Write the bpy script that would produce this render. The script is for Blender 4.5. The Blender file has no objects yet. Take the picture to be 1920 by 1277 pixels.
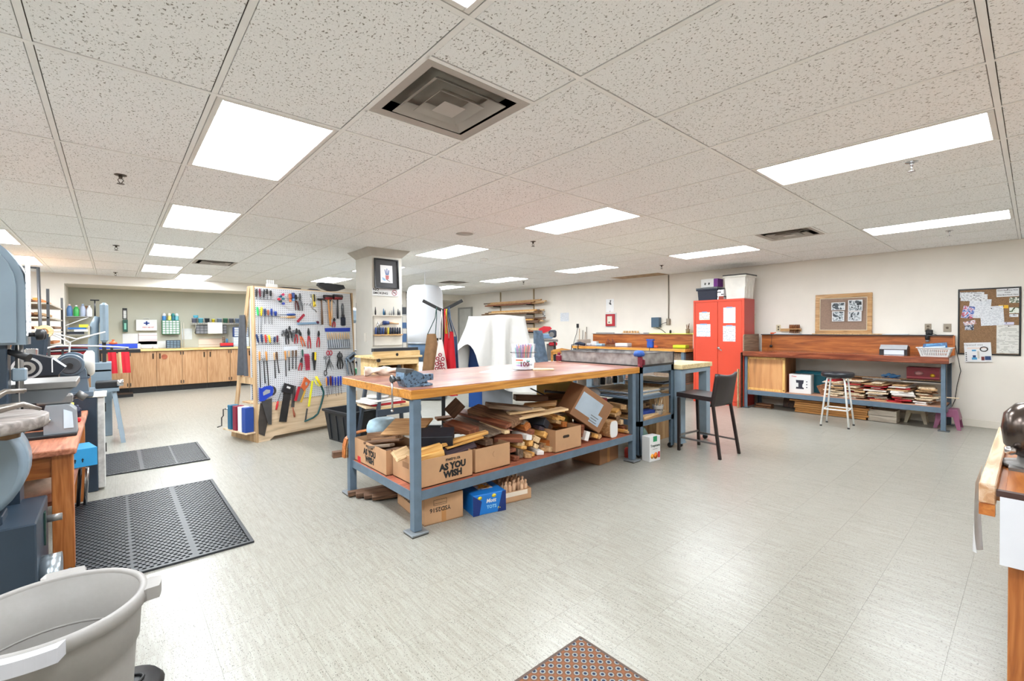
import bpy, bmesh, math, random
from mathutils import Vector, Matrix, Euler
random.seed(7)
sc = bpy.context.scene
COL = sc.collection
PI = math.pi
R = math.radians

# ---------------------------------------------------------------- camera, world, exposure
cd = bpy.data.cameras.new('camera'); cam = bpy.data.objects.new('camera', cd); COL.objects.link(cam)
cd.sensor_fit = 'HORIZONTAL'; cd.sensor_width = 36.0; cd.lens = 36.0 * 856.39 / 1920.0
cd.shift_y = (627.71 - 638.5) / 1920.0
cd.clip_start = 0.02
_yaw, _pit, _rol = 0.852792, -0.0127, -0.005251
_f = Vector((math.cos(_yaw) * math.cos(_pit), math.sin(_yaw) * math.cos(_pit), math.sin(_pit)))
_r = Vector((math.sin(_yaw), -math.cos(_yaw), 0.0)); _u = _r.cross(_f)
_r2 = _r * math.cos(_rol) + _u * math.sin(_rol); _u2 = -_r * math.sin(_rol) + _u * math.cos(_rol)
_m = Matrix((( _r2.x, _u2.x, -_f.x), (_r2.y, _u2.y, -_f.y), (_r2.z, _u2.z, -_f.z))).to_4x4()
_m.translation = (0, 0, 1.36)
cam.matrix_world = _m
sc.camera = cam
w = bpy.data.worlds.new('world'); sc.world = w; w.use_nodes = True
w.node_tree.nodes['Background'].inputs[0].default_value = (1, 0.97, 0.93, 1)
w.node_tree.nodes['Background'].inputs[1].default_value = 0.25
sc.view_settings.view_transform = 'Standard'; sc.view_settings.look = 'None'
sc.view_settings.gamma = 1.0; sc.view_settings.use_curve_mapping = False
sc.view_settings.exposure = 0.0
LAMP = 32.0          # radiance of the ceiling light panels

# ---------------------------------------------------------------- materials
def s2l(c):
    return tuple(((x / 255.0) / 12.92 if x / 255.0 <= 0.04045 else ((x / 255.0 + 0.055) / 1.055) ** 2.4) for x in c[:3])
MATS = {}
def _new(name):
    m = bpy.data.materials.new(name); m.use_nodes = True; nt = m.node_tree
    return m, nt, nt.nodes['Principled BSDF']
def N(nt, t, **kw):
    n = nt.nodes.new(t)
    for k, v in kw.items(): setattr(n, k, v)
    return n
def coords(nt, scale=(1, 1, 1), rnd=True, gen=False):
    tc = N(nt, 'ShaderNodeTexCoord'); mp = N(nt, 'ShaderNodeMapping')
    nt.links.new(tc.outputs['Object'], mp.inputs['Vector']); mp.inputs['Scale'].default_value = scale
    if rnd:
        oi = N(nt, 'ShaderNodeObjectInfo'); mu = N(nt, 'ShaderNodeMath', operation='MULTIPLY'); mu.inputs[1].default_value = 37.0
        nt.links.new(oi.outputs['Random'], mu.inputs[0]); cb = N(nt, 'ShaderNodeCombineXYZ')
        for i in range(3): nt.links.new(mu.outputs[0], cb.inputs[i])
        nt.links.new(cb.outputs[0], mp.inputs['Location'])
    return mp.outputs[0]
def ramp(nt, fac, stops, interp='LINEAR'):
    r = N(nt, 'ShaderNodeValToRGB'); r.color_ramp.interpolation = interp
    e = r.color_ramp.elements
    while len(e) < len(stops): e.new(0.5)
    for k, (p, c) in enumerate(stops): e[k].position = p; e[k].color = (c[0], c[1], c[2], 1)
    nt.links.new(fac, r.inputs[0]); return r.outputs[0]
def mat(name, rgb, rough=0.5, metal=0.0, var=0.06, scale=6.0, bump=0.0, spec=0.5, alpha=1.0, trans=0.0, coat=0.0):
    """plain surface with a little mottling; rgb in 0..255 sRGB"""
    if name in MATS: return MATS[name]
    m, nt, b = _new(name); c = s2l(rgb)
    if var > 0 or bump > 0:
        n = N(nt, 'ShaderNodeTexNoise'); n.inputs['Scale'].default_value = scale; n.inputs['Detail'].default_value = 5
        nt.links.new(coords(nt), n.inputs['Vector'])
        col = ramp(nt, n.outputs[0], [(0.3, tuple(max(0, x * (1 - var * 1.6)) for x in c)), (0.7, tuple(min(1, x * (1 + var)) for x in c))])
        nt.links.new(col, b.inputs['Base Color'])
        if bump > 0:
            bp = N(nt, 'ShaderNodeBump'); bp.inputs['Strength'].default_value = bump; bp.inputs['Distance'].default_value = 0.01
            nt.links.new(n.outputs[0], bp.inputs['Height']); nt.links.new(bp.outputs[0], b.inputs['Normal'])
    else: b.inputs['Base Color'].default_value = (*c, 1)
    b.inputs['Roughness'].default_value = rough; b.inputs['Metallic'].default_value = metal
    b.inputs['Specular IOR Level'].default_value = spec; b.inputs['Coat Weight'].default_value = coat; b.inputs['Coat Roughness'].default_value = 0.15
    if alpha < 1: b.inputs['Alpha'].default_value = alpha
    if trans > 0: b.inputs['Transmission Weight'].default_value = trans
    m.diffuse_color = (*c, 1)
    MATS[name] = m; return m
def wood(name, a, bcol, axis=0, scale=1.0, rough=0.5, coat=0.0, stretch=14.0, dark=None, tint=0.0):
    """grain running along local axis; a, bcol = light and dark sRGB"""
    if name in MATS: return MATS[name]
    m, nt, b = _new(name); s = [stretch * scale] * 3; s[axis] = 1.1 * scale
    v = coords(nt, tuple(s))
    n = N(nt, 'ShaderNodeTexNoise'); n.inputs['Scale'].default_value = 2.2; n.inputs['Detail'].default_value = 6; n.inputs['Distortion'].default_value = 1.2
    nt.links.new(v, n.inputs['Vector'])
    d = dark or tuple(x * 0.8 for x in bcol)
    col = ramp(nt, n.outputs[0], [(0.25, s2l(d)), (0.45, s2l(bcol)), (0.65, s2l(a)), (0.8, s2l(bcol))])
    if tint > 0:
        oi = N(nt, 'ShaderNodeObjectInfo'); hs = N(nt, 'ShaderNodeHueSaturation')
        mr = N(nt, 'ShaderNodeMapRange'); mr.inputs[3].default_value = 1 - tint; mr.inputs[4].default_value = 1 + tint
        nt.links.new(oi.outputs['Random'], mr.inputs[0]); nt.links.new(mr.outputs[0], hs.inputs['Value']); nt.links.new(col, hs.inputs['Color']); col = hs.outputs[0]
    nt.links.new(col, b.inputs['Base Color'])
    b.inputs['Roughness'].default_value = rough; b.inputs['Coat Weight'].default_value = coat; b.inputs['Coat Roughness'].default_value = 0.12
    m.diffuse_color = (*s2l(a), 1)
    MATS[name] = m; return m
def printed(name, paper, ink, line=90.0, word=60.0, axis=2, rough=0.7, amount=0.5, margin=None):
    """paper carrying rows of small print: rows across local z, words along local y"""
    if name in MATS: return MATS[name]
    m, nt, b = _new(name)
    tc = N(nt, 'ShaderNodeTexCoord'); sp = N(nt, 'ShaderNodeSeparateXYZ'); nt.links.new(tc.outputs['Object'], sp.inputs[0])
    mu = N(nt, 'ShaderNodeMath', operation='MULTIPLY'); mu.inputs[1].default_value = line; nt.links.new(sp.outputs[2], mu.inputs[0])
    fr = N(nt, 'ShaderNodeMath', operation='FRACT'); nt.links.new(mu.outputs[0], fr.inputs[0])
    lt = N(nt, 'ShaderNodeMath', operation='LESS_THAN'); lt.inputs[1].default_value = 0.42; nt.links.new(fr.outputs[0], lt.inputs[0])
    fl = N(nt, 'ShaderNodeMath', operation='FLOOR'); nt.links.new(mu.outputs[0], fl.inputs[0])
    cb = N(nt, 'ShaderNodeCombineXYZ'); nt.links.new(sp.outputs[1], cb.inputs[0]); nt.links.new(fl.outputs[0], cb.inputs[1])
    oi = N(nt, 'ShaderNodeObjectInfo'); nt.links.new(oi.outputs['Random'], cb.inputs[2])
    mp = N(nt, 'ShaderNodeMapping'); mp.inputs['Scale'].default_value = (word, 7.3, 11.0); nt.links.new(cb.outputs[0], mp.inputs[0])
    n = N(nt, 'ShaderNodeTexNoise'); n.inputs['Scale'].default_value = 1.0; n.inputs['Detail'].default_value = 1; nt.links.new(mp.outputs[0], n.inputs['Vector'])
    gt = N(nt, 'ShaderNodeMath', operation='GREATER_THAN'); gt.inputs[1].default_value = 1 - amount; nt.links.new(n.outputs[0], gt.inputs[0])
    an = N(nt, 'ShaderNodeMath', operation='MULTIPLY'); nt.links.new(lt.outputs[0], an.inputs[0]); nt.links.new(gt.outputs[0], an.inputs[1])
    mx = N(nt, 'ShaderNodeMix', data_type='RGBA'); nt.links.new(an.outputs[0], mx.inputs[0])
    mx.inputs[6].default_value = (*s2l(paper), 1); mx.inputs[7].default_value = (*s2l(ink), 1)
    nt.links.new(mx.outputs[2], b.inputs['Base Color']); b.inputs['Roughness'].default_value = rough
    MATS[name] = m; return m
def blotch(name, cols, scale=12.0, rough=0.5, stretch=(1, 1, 1)):
    """several flat colours in irregular patches (photos, printed pictures)"""
    if name in MATS: return MATS[name]
    m, nt, b = _new(name)
    n = N(nt, 'ShaderNodeTexNoise'); n.inputs['Scale'].default_value = scale; n.inputs['Detail'].default_value = 3; n.inputs['Distortion'].default_value = 0.8
    nt.links.new(coords(nt, stretch), n.inputs['Vector'])
    k = len(cols); st = [(0.28 + 0.44 * i / k, s2l(c)) for i, c in enumerate(cols)]
    nt.links.new(ramp(nt, n.outputs[0], st, 'CONSTANT'), b.inputs['Base Color']); b.inputs['Roughness'].default_value = rough
    MATS[name] = m; return m

# ---------------------------------------------------------------- mesh builder
class MB:
    def __init__(s): s.v = []; s.f = []; s.sm = []
    def add(s, vs, fs, smooth=False):
        o = len(s.v); s.v += [tuple(p) for p in vs]; s.f += [tuple(i + o for i in q) for q in fs]; s.sm += [smooth] * len(fs); return s
    def box(s, c, d, rot=None, b=0.0):
        hx, hy, hz = d[0] / 2, d[1] / 2, d[2] / 2
        b = min(b, hx * .9, hy * .9, hz * .9)
        if b <= 0:
            vs = [(x, y, z) for z in (-hz, hz) for y in (-hy, hy) for x in (-hx, hx)]
            fs = [(0, 2, 3, 1), (4, 5, 7, 6), (0, 1, 5, 4), (2, 6, 7, 3), (0, 4, 6, 2), (1, 3, 7, 5)]
        else:
            vs = []; fs = []; idx = {}
            for sx in (-1, 1):
                for sy in (-1, 1):
                    for sz in (-1, 1):
                        for a in range(3):
                            p = [sx * (hx - b), sy * (hy - b), sz * (hz - b)]; p[a] += (sx, sy, sz)[a] * b
                            idx[(sx, sy, sz, a)] = len(vs); vs.append(tuple(p))
            S = (-1, 1)
            for a in range(3):
                o = [k for k in range(3) if k != a]
                for sg in S:
                    q = []
                    for t, u in ((-1, -1), (1, -1), (1, 1), (-1, 1)):
                        k = [0, 0, 0]; k[a] = sg; k[o[0]] = t; k[o[1]] = u; q.append(idx[(*k, a)])
                    if (sg > 0) != (a != 1): q.reverse()
                    fs.append(tuple(q))
                for t in S:
                    for u in S:
                        k0 = [0, 0, 0]; k1 = [0, 0, 0]; k0[a] = -1; k1[a] = 1
                        for k in (k0, k1): k[o[0]] = t; k[o[1]] = u
                        fs.append((idx[(*k0, o[0])], idx[(*k1, o[0])], idx[(*k1, o[1])], idx[(*k0, o[1])]))
            for sx in S:
                for sy in S:
                    for sz in S: fs.append((idx[(sx, sy, sz, 0)], idx[(sx, sy, sz, 1)], idx[(sx, sy, sz, 2)]))
        M = Matrix.Translation(Vector(c)) @ (Euler(rot).to_matrix().to_4x4() if rot else Matrix.Identity(4))
        return s.add([M @ Vector(p) for p in vs], fs)
    def cyl(s, p0, p1, r0, r1=None, n=12, caps=True, smooth=True):
        r1 = r0 if r1 is None else r1
        p0, p1 = Vector(p0), Vector(p1); d = (p1 - p0).normalized()
        a = d.orthogonal().normalized(); b = d.cross(a)
        ring = lambda p, r: [p + a * (r * math.cos(2 * PI * k / n)) + b * (r * math.sin(2 * PI * k / n)) for k in range(n)]
        vs = ring(p0, r0) + ring(p1, r1)
        s.add(vs, [(k, (k + 1) % n, n + (k + 1) % n, n + k) for k in range(n)], smooth)
        if caps:
            s.add(ring(p0, r0), [tuple(reversed(range(n)))]); s.add(ring(p1, r1), [tuple(range(n))])
        return s
    def tube(s, pts, r, n=8, closed=False):
        pts = [Vector(p) for p in pts]; k = len(pts); rings = []; prev = None
        for i in range(k):
            if closed: d = (pts[(i + 1) % k] - pts[i - 1])
            else: d = pts[min(i + 1, k - 1)] - pts[max(i - 1, 0)]
            d.normalize()
            a = d.orthogonal() if prev is None else prev - d * prev.dot(d)
            if a.length < 1e-6: a = d.orthogonal()
            a.normalize(); prev = a; b = d.cross(a)
            rr = r[i] if isinstance(r, (list, tuple)) else r
            rings += [pts[i] + a * (rr * math.cos(2 * PI * j / n)) + b * (rr * math.sin(2 * PI * j / n)) for j in range(n)]
        fs = []
        for i in range(k if closed else k - 1):
            i2 = (i + 1) % k
            fs += [(i * n + j, i * n + (j + 1) % n, i2 * n + (j + 1) % n, i2 * n + j) for j in range(n)]
        s.add(rings, fs, True)
        if not closed:
            s.add(rings[:n], [tuple(reversed(range(n)))]); s.add(rings[-n:], [tuple(range(n))])
        return s
    def lathe(s, prof, n=24, c=(0, 0, 0), axis=2, sx=1.0, sy=1.0, smooth=True, cap=True):
        """prof: (radius, height) from the bottom up"""
        vs = []; k = len(prof)
        for r, h in prof:
            for j in range(n):
                x, y = sx * r * math.cos(2 * PI * j / n), sy * r * math.sin(2 * PI * j / n)
                p = (x, y, h) if axis == 2 else ((h, x, y) if axis == 0 else (y, h, x))
                vs.append((p[0] + c[0], p[1] + c[1], p[2] + c[2]))
        fs = [(i * n + j, i * n + (j + 1) % n, (i + 1) * n + (j + 1) % n, (i + 1) * n + j) for i in range(k - 1) for j in range(n)]
        s.add(vs, fs, smooth)
        if not cap: return s
        if prof[0][0] > 1e-5: s.add(vs[:n], [tuple(reversed(range(n)))])
        if prof[-1][0] > 1e-5: s.add(vs[-n:], [tuple(range(n))])
        return s
    def prism(s, poly, h0, h1, axis=2, smooth=False):
        """polygon in the plane normal to axis, swept from h0 to h1.  axis 2: (x,y); axis 0: (y,z); axis 1: (x,z)"""
        n = len(poly)
        def P3(p, h): return (p[0], p[1], h) if axis == 2 else ((h, p[0], p[1]) if axis == 0 else (p[0], h, p[1]))
        vs = [P3(p, h0) for p in poly] + [P3(p, h1) for p in poly]
        s.add(vs, [(k, (k + 1) % n, n + (k + 1) % n, n + k) for k in range(n)], smooth)
        s.add(vs[:n], [tuple(reversed(range(n)))]); s.add(vs[n:], [tuple(range(n))]); return s
    def grid(s, fn, nu, nv, smooth=True):
        vs = [fn(i / nu, j / nv) for j in range(nv + 1) for i in range(nu + 1)]
        return s.add(vs, [(j * (nu + 1) + i, j * (nu + 1) + i + 1, (j + 1) * (nu + 1) + i + 1, (j + 1) * (nu + 1) + i) for j in range(nv) for i in range(nu)], smooth)
    def mesh(s, name):
        me = bpy.data.meshes.new(name); me.from_pydata(s.v, [], s.f); me.update()
        me.polygons.foreach_set('use_smooth', s.sm)
        bm = bmesh.new(); bm.from_mesh(me); bmesh.ops.remove_doubles(bm, verts=bm.verts, dist=1e-6); bmesh.ops.recalc_face_normals(bm, faces=bm.faces); bm.to_mesh(me); bm.free()
        return me
    def obj(s, name, m, parent=None, loc=None, rot=None, center=False):
        if center:
            lo = [min(p[k] for p in s.v) for k in range(3)]; hi = [max(p[k] for p in s.v) for k in range(3)]
            c = Vector(((lo[0] + hi[0]) / 2, (lo[1] + hi[1]) / 2, (lo[2] + hi[2]) / 2)); s.v = [tuple(Vector(p) - c) for p in s.v]; loc = c
        return link(name, s.mesh(name), m, parent, loc, rot)
def link(name, me, m, parent=None, loc=None, rot=None):
    o = bpy.data.objects.new(name, me); COL.objects.link(o)
    if m is not None and not me.materials: me.materials.append(m)
    if parent is not None: o.parent = parent
    if loc is not None: o.location = loc
    if rot is not None: o.rotation_euler = rot
    return o
def tag(o, label, cat, group=None):
    o['label'] = label; o['category'] = cat
    if group: o['group'] = group
    return o
def thing(name, label, cat, loc=(0, 0, 0), rz=0.0, group=None, rot=None):
    o = bpy.data.objects.new(name, None); COL.objects.link(o); o.location = loc; o.rotation_euler = rot or (0, 0, rz); o.empty_display_size = 0.05
    return tag(o, label, cat, group)
def struct(o): o['kind'] = 'structure'; return o
def box(c, d, rot=None, b=0.0): return MB().box(c, d, rot, b)
def bx(x0, x1, y0, y1, z0, z1, b=0.0): return MB().box(((x0 + x1) / 2, (y0 + y1) / 2, (z0 + z1) / 2), (abs(x1 - x0), abs(y1 - y0), abs(z1 - z0)), None, b)
def dup(root, loc, rz=None, label=None, rot=None, group=None):
    r = root.copy(); COL.objects.link(r); r.location = loc
    if rz is not None: r.rotation_euler = (0, 0, rz)
    if rot is not None: r.rotation_euler = rot
    if label: r['label'] = label
    if group: r['group'] = group
    for ch in list(root.children):
        c = ch.copy(); COL.objects.link(c); c.parent = r
        for g in list(ch.children):
            d = g.copy(); COL.objects.link(d); d.parent = c
    return r
def text(name, body, size, m, parent=None, loc=(0, 0, 0), rot=(0, 0, 0), bold=0.0, align='CENTER', depth=0.0004, shear=0.0, sx=1.0):
    cu = bpy.data.curves.new(name, 'FONT'); cu.body = body; cu.size = size; cu.align_x = align; cu.align_y = 'CENTER'
    cu.extrude = depth; cu.offset = bold; cu.shear = shear; cu.resolution_u = 2; cu.space_line = 0.85
    t = bpy.data.objects.new(name, cu); COL.objects.link(t)
    me = bpy.data.meshes.new_from_object(t.evaluated_get(bpy.context.evaluated_depsgraph_get()))
    bpy.data.objects.remove(t); bpy.data.curves.remove(cu)
    me.materials.clear()
    o = link(name, me, m, parent, loc, rot); o.scale = (sx, 1, 1); return o
FX = (PI / 2, 0, -PI / 2)      # lettering that faces -x (towards the room from the right wall)
FY = (PI / 2, 0, 0)            # lettering that faces -y
def lerp(a, b, t): return a + (b - a) * t
ORDW = 'first second third fourth fifth sixth seventh eighth ninth tenth eleventh twelfth thirteenth fourteenth fifteenth sixteenth seventeenth eighteenth nineteenth twentieth'.split()
CZ = 2.4856                    # ceiling height
# ================================================================ the room
M_wall = mat('wall_paint_cream', (234, 227, 217), 0.75, var=0.02, scale=3, bump=0.03)
M_wallg = mat('wall_paint_sage', (188, 187, 172), 0.8, var=0.02, scale=3)
M_trimw = mat('trim_white', (226, 219, 206), 0.55, var=0.02)
XW, YB, YR = 8.80, 12.36, 13.42       # right wall, header of the back recess, back of the recess
X0, Y0, Y1 = -3.55, -1.6, 13.9
# floor: slab plus vinyl tiles
struct(bx(X0, XW, Y0, Y1 + .1, -0.12, -0.0032).obj('floor', mat('subfloor_dark_glue', (96, 88, 74), 0.9)))
floor = bpy.data.objects['floor']
def vinyl():
    m, nt, b = _new('vinyl_tile')
    n = N(nt, 'ShaderNodeTexNoise'); n.inputs['Scale'].default_value = 1.0; n.inputs['Detail'].default_value = 2; n.inputs['Roughness'].default_value = 0.6
    nt.links.new(coords(nt, (330, 110, 1)), n.inputs['Vector'])
    n2 = N(nt, 'ShaderNodeTexNoise'); n2.inputs['Scale'].default_value = 1.0; n2.inputs['Detail'].default_value = 3
    nt.links.new(coords(nt, (95, 7, 1)), n2.inputs['Vector'])
    base = ramp(nt, n2.outputs[0], [(0.3, s2l((142, 138, 127))), (0.5, s2l((152, 149, 139))), (0.7, s2l((160, 158, 149)))])
    fac = ramp(nt, n.outputs[0], [(0.0, (1, 1, 1)), (0.345, (1, 1, 1)), (0.385, (0, 0, 0)), (1.0, (0, 0, 0))])
    mx = N(nt, 'ShaderNodeMix', data_type='RGBA'); nt.links.new(fac, mx.inputs[0]); nt.links.new(base, mx.inputs[6]); mx.inputs[7].default_value = (*s2l((74, 70, 62)), 1)
    nt.links.new(mx.outputs[2], b.inputs['Base Color'])
    b.inputs['Roughness'].default_value = 0.30; b.inputs['Specular IOR Level'].default_value = 0.42
    n3 = N(nt, 'ShaderNodeTexNoise'); n3.inputs['Scale'].default_value = 9.0; n3.inputs['Detail'].default_value = 3
    nt.links.new(coords(nt), n3.inputs['Vector'])
    bp = N(nt, 'ShaderNodeBump'); bp.inputs['Strength'].default_value = 0.06; bp.inputs['Distance'].default_value = 0.01
    nt.links.new(n3.outputs[0], bp.inputs['Height']); nt.links.new(bp.outputs[0], b.inputs['Normal'])
    MATS['vinyl_tile'] = m; return m
M_vin = vinyl()
TS = 0.3127
tm = box((0, 0, -0.0016), (TS - 0.0007, TS - 0.0007, 0.0032)).mesh('floor_tile'); tm.materials.append(M_vin)
cells = []
for a in range(-14, 29):
    for c in range(-7, 45):
        x, y = 0.624 + (a + .5) * TS, 0.23 + (c + .5) * TS
        if X0 < x - TS / 2 and x + TS / 2 < XW + .3 and Y0 < y - TS / 2 and y + TS / 2 < Y1: cells.append((x, y))
def inview(x, y):
    fw = x * math.cos(_yaw) + y * math.sin(_yaw); rt = x * math.sin(_yaw) - y * math.cos(_yaw)
    return fw > 1.4 and abs(rt) < fw * 1.13 and not (1.5 < x < 4.0 and 2.75 < y < 3.8)
vis = sorted([c for c in cells if inview(*c)], key=lambda c: c[0] ** 2 + c[1] ** 2)[:298]
vs_ = set(vis); rest = MB()
for c in cells:
    if c in vs_: link('floor_tile', tm, None, floor, (c[0], c[1], 0))
    else: rest.box((c[0], c[1], -0.0016), (TS - 0.0007, TS - 0.0007, 0.0032))
o = rest.obj('floor_tile_field', M_vin, floor); o['kind'] = 'stuff'
# walls
def wall(name, mb, m=None): return struct(mb.obj(name, m or M_wall))
wall('wall_right', bx(XW, XW + .12, Y0 - .12, Y1 + .12, -.1, CZ + .1))
wall('wall_front', bx(X0, XW, Y0 - .12, Y0, -.1, CZ + .1))
wall('wall_left', bx(X0 - .12, X0, Y0 - .12, Y1 + .12, -.1, CZ + .1))
# back wall with the recess that holds the cabinets
wall('wall_back', bx(X0, -0.70, YB, Y1, -.1, CZ + .1).box((lerp(5.0, 6.6, .5), (YB + Y1) / 2, 1.2), (1.6, Y1 - YB, 2.6)))
wall('wall_header', bx(-0.70, 5.0, YB, Y1, 2.29, CZ + .1))
wall('wall_recess', bx(-0.70, 5.0, YR, Y1, -.1, 2.29), M_wallg)
wall('wall_far', bx(6.6, XW, Y1 - .02, Y1 + .1, -.1, CZ + .1))
wall('trim_1', bx(6.75, XW, 12.5, Y1 - .02, 2.30, CZ), M_trimw)          # boxed-in bulkhead over the door
struct(MB().box((XW - .008, (Y0 + 11.9) / 2, .05), (.016, 11.9 - Y0, .10), None, .004).obj('baseboard_right', M_trimw))
struct(MB().box((5.8, YB - .006, .05), (1.6, .012, .10)).obj('baseboard_back', M_trimw))
# ceiling: slab, lay-in tiles, tee bars
ceil = struct(bx(X0, XW, Y0, Y1, CZ + .06, CZ + .16).obj('ceiling', mat('plenum_dark', (150, 145, 136), 0.9)))
def acoustic():
    m, nt, b = _new('acoustic_tile')
    n = N(nt, 'ShaderNodeTexNoise'); n.inputs['Scale'].default_value = 1.0; n.inputs['Detail'].default_value = 2.5; n.inputs['Roughness'].default_value = 0.55; n.inputs['Distortion'].default_value = 0.4
    nt.links.new(coords(nt, (120, 80, 1)), n.inputs['Vector'])
    fac = ramp(nt, n.outputs[0], [(0.0, (1, 1, 1)), (0.335, (1, 1, 1)), (0.40, (0, 0, 0)), (1.0, (0, 0, 0))])
    n2 = N(nt, 'ShaderNodeTexNoise'); n2.inputs['Scale'].default_value = 220.0; n2.inputs['Detail'].default_value = 2
    nt.links.new(coords(nt), n2.inputs['Vector'])
    base = ramp(nt, n2.outputs[0], [(0.3, s2l((240, 240, 239))), (0.7, s2l((252, 252, 251)))])
    mx = N(nt, 'ShaderNodeMix', data_type='RGBA'); nt.links.new(fac, mx.inputs[0]); nt.links.new(base, mx.inputs[6]); mx.inputs[7].default_value = (*s2l((138, 134, 126)), 1)
    nt.links.new(mx.outputs[2], b.inputs['Base Color']); b.inputs['Roughness'].default_value = 0.9; b.inputs['Specular IOR Level'].default_value = 0.1
    MATS['acoustic_tile'] = m; return m
M_ac = acoustic()
M_tee = mat('tee_bar_white', (243, 242, 239), 0.5, var=0.02)
GX, GY, SX, SY = 0.9856, 1.3513, 0.61, 1.22
LIGHTS = [(i, j) for i in (-1, 4, 9) for j in (-1, 1, 3, 5, 7)] + [(0, 8)] + [(-4, j) for j in (-1, 1, 3, 5, 7)]
HALF = {(0, 0): (1.650, 2.262), (8, 0): (1.650, 2.262), (0, 6): (8.67, 9.28), (8, 6): (8.9, 9.51)}     # cells that hold a square air vent
BROWN = (12, 3)
tmesh = {}
def tile_mesh(lx, ly):
    k = (round(lx, 3), round(ly, 3))
    if k not in tmesh:
        tmesh[k] = MB().box((0, 0, .007), (lx - .030, ly - .030, .020), None, .002).mesh('ceiling_tile'); tmesh[k].materials.append(M_ac)
    return tmesh[k]
tees = []
for i in range(-8, 14):
    x0 = max(GX + i * SX, X0); x1 = min(GX + (i + 1) * SX, XW)
    if x1 - x0 < .05: continue
    for j in range(-3, 11):
        y0 = max(GY + j * SY, Y0); y1 = min(GY + (j + 1) * SY, Y1 if x0 > 6.5 else YB)
        if y1 - y0 < .06 or (i, j) in LIGHTS: continue
        spans = [(y0, y1)]
        if (i, j) in HALF:
            a, b_ = HALF[(i, j)]; spans = [(p, q) for p, q in ((y0, a), (b_, y1)) if q - p > .05]
        for p, q in spans:
            t = link('ceiling_tile', tile_mesh(x1 - x0, q - p), None, ceil, ((x0 + x1) / 2, (p + q) / 2, CZ + .001))
            if (i, j) == BROWN:
                t.data = t.data.copy(); t.data.materials[0] = mat('water_stained_tile', (176, 150, 118), 0.9, var=.25, scale=9); t['label'] = 'brown water-stained ceiling tile'
def teemesh(l, axis, w_):
    d = (w_, l, .004) if axis else (l, w_, .004); d2 = (.002, l, .03) if axis else (l, .002, .03)
    me = MB().box((0, 0, -.002), d).box((0, 0, .015), d2).mesh('tee_bar'); me.materials.append(M_tee); return me
mainbar = teemesh(Y1 - Y0 - .1, 1, .024)
for i in range(-7, 13):
    x = GX + i * SX
    ye = Y1 if x > 6.5 else YB
    me = mainbar if ye == Y1 else None
    if me is None:
        if 'short' not in tmesh: tmesh['short'] = teemesh(YB - Y0, 1, .024)
        me = tmesh['short']
    link('tee_bar', me, None, ceil, (x, (Y0 + (Y1 - .1 if ye == Y1 else YB)) / 2, CZ))
cross = teemesh(XW - X0, 0, .024)
for j in range(-2, 10): link('tee_bar', cross, None, ceil, ((X0 + XW) / 2, GY + j * SY, CZ - .0006))
ve = teemesh(SX, 0, .022)
for (i, j), (a, b_) in HALF.items():
    for y in (a, b_):
        if abs((y - GY) / SY - round((y - GY) / SY)) > .02: link('tee_bar', ve, None, ceil, (GX + (i + .5) * SX, y, CZ))
wang = mat('wall_angle_white', (205, 199, 188), 0.5, var=.02)
MB().box((XW - .011, (Y0 + Y1) / 2, CZ - .002), (.022, Y1 - Y0, .004)).obj('wall_angle', wang, ceil)
MB().box(((X0 + 6.6) / 2, YB - .011, CZ - .002), (6.6 - X0, .022, .004)).obj('wall_angle', wang, ceil)
# lights: white metal frame, glowing diffuser
def emis(name, rgb, k):
    m = bpy.data.materials.new(name); m.use_nodes = True; nt = m.node_tree; nt.nodes.clear()
    e = N(nt, 'ShaderNodeEmission'); o_ = N(nt, 'ShaderNodeOutputMaterial'); e.inputs[0].default_value = (*rgb, 1); e.inputs[1].default_value = k
    nt.links.new(e.outputs[0], o_.inputs[0]); return m
M_lamp = emis('light_diffuser', (0.90, 0.955, 1.0), LAMP)
M_lfr = mat('light_frame_white', (228, 224, 218), 0.45, var=.01)
fw_, lx, ly = .028, SX - .03, SY - .03
lf = MB()
for sg in (-1, 1):
    lf.box((sg * (lx / 2 - fw_ / 2), 0, .004), (fw_, ly, .014), None, .003); lf.box((0, sg * (ly / 2 - fw_ / 2), .004), (lx - 2 * fw_, fw_, .014), None, .003)
lfm = lf.mesh('frame'); lfm.materials.append(M_lfr)
ldm = box((0, 0, .004), (lx - 2 * fw_, ly - 2 * fw_, .004)).mesh('diffuser'); ldm.materials.append(M_lamp)
lhm = box((0, 0, .034), (lx, ly, .05)).mesh('housing'); lhm.materials.append(M_lfr)
def cellname(i, j):
    col = {-1: 'over the aisle by the foreground band saw', 0: 'against the header of the cabinet recess', 4: 'in the row above the centre workbench', 9: 'in the row along the right-hand wall', -4: 'in the row above the left-hand machines'}[i]
    nth = {-1: 'nearest', 1: 'second nearest', 3: 'third nearest', 5: 'fourth nearest', 7: 'farthest', 8: 'single'}[j]
    return f'{nth} long white ceiling light panel {col}'
for (i, j) in LIGHTS:
    t = thing('ceiling_light', cellname(i, j), 'ceiling light', (GX + (i + .5) * SX, GY + (j + .5) * SY, CZ - .002), 0, 'recessed ceiling light panels')
    link('frame', lfm, None, t); link('diffuser', ldm, None, t); link('housing', lhm, None, t)
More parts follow.
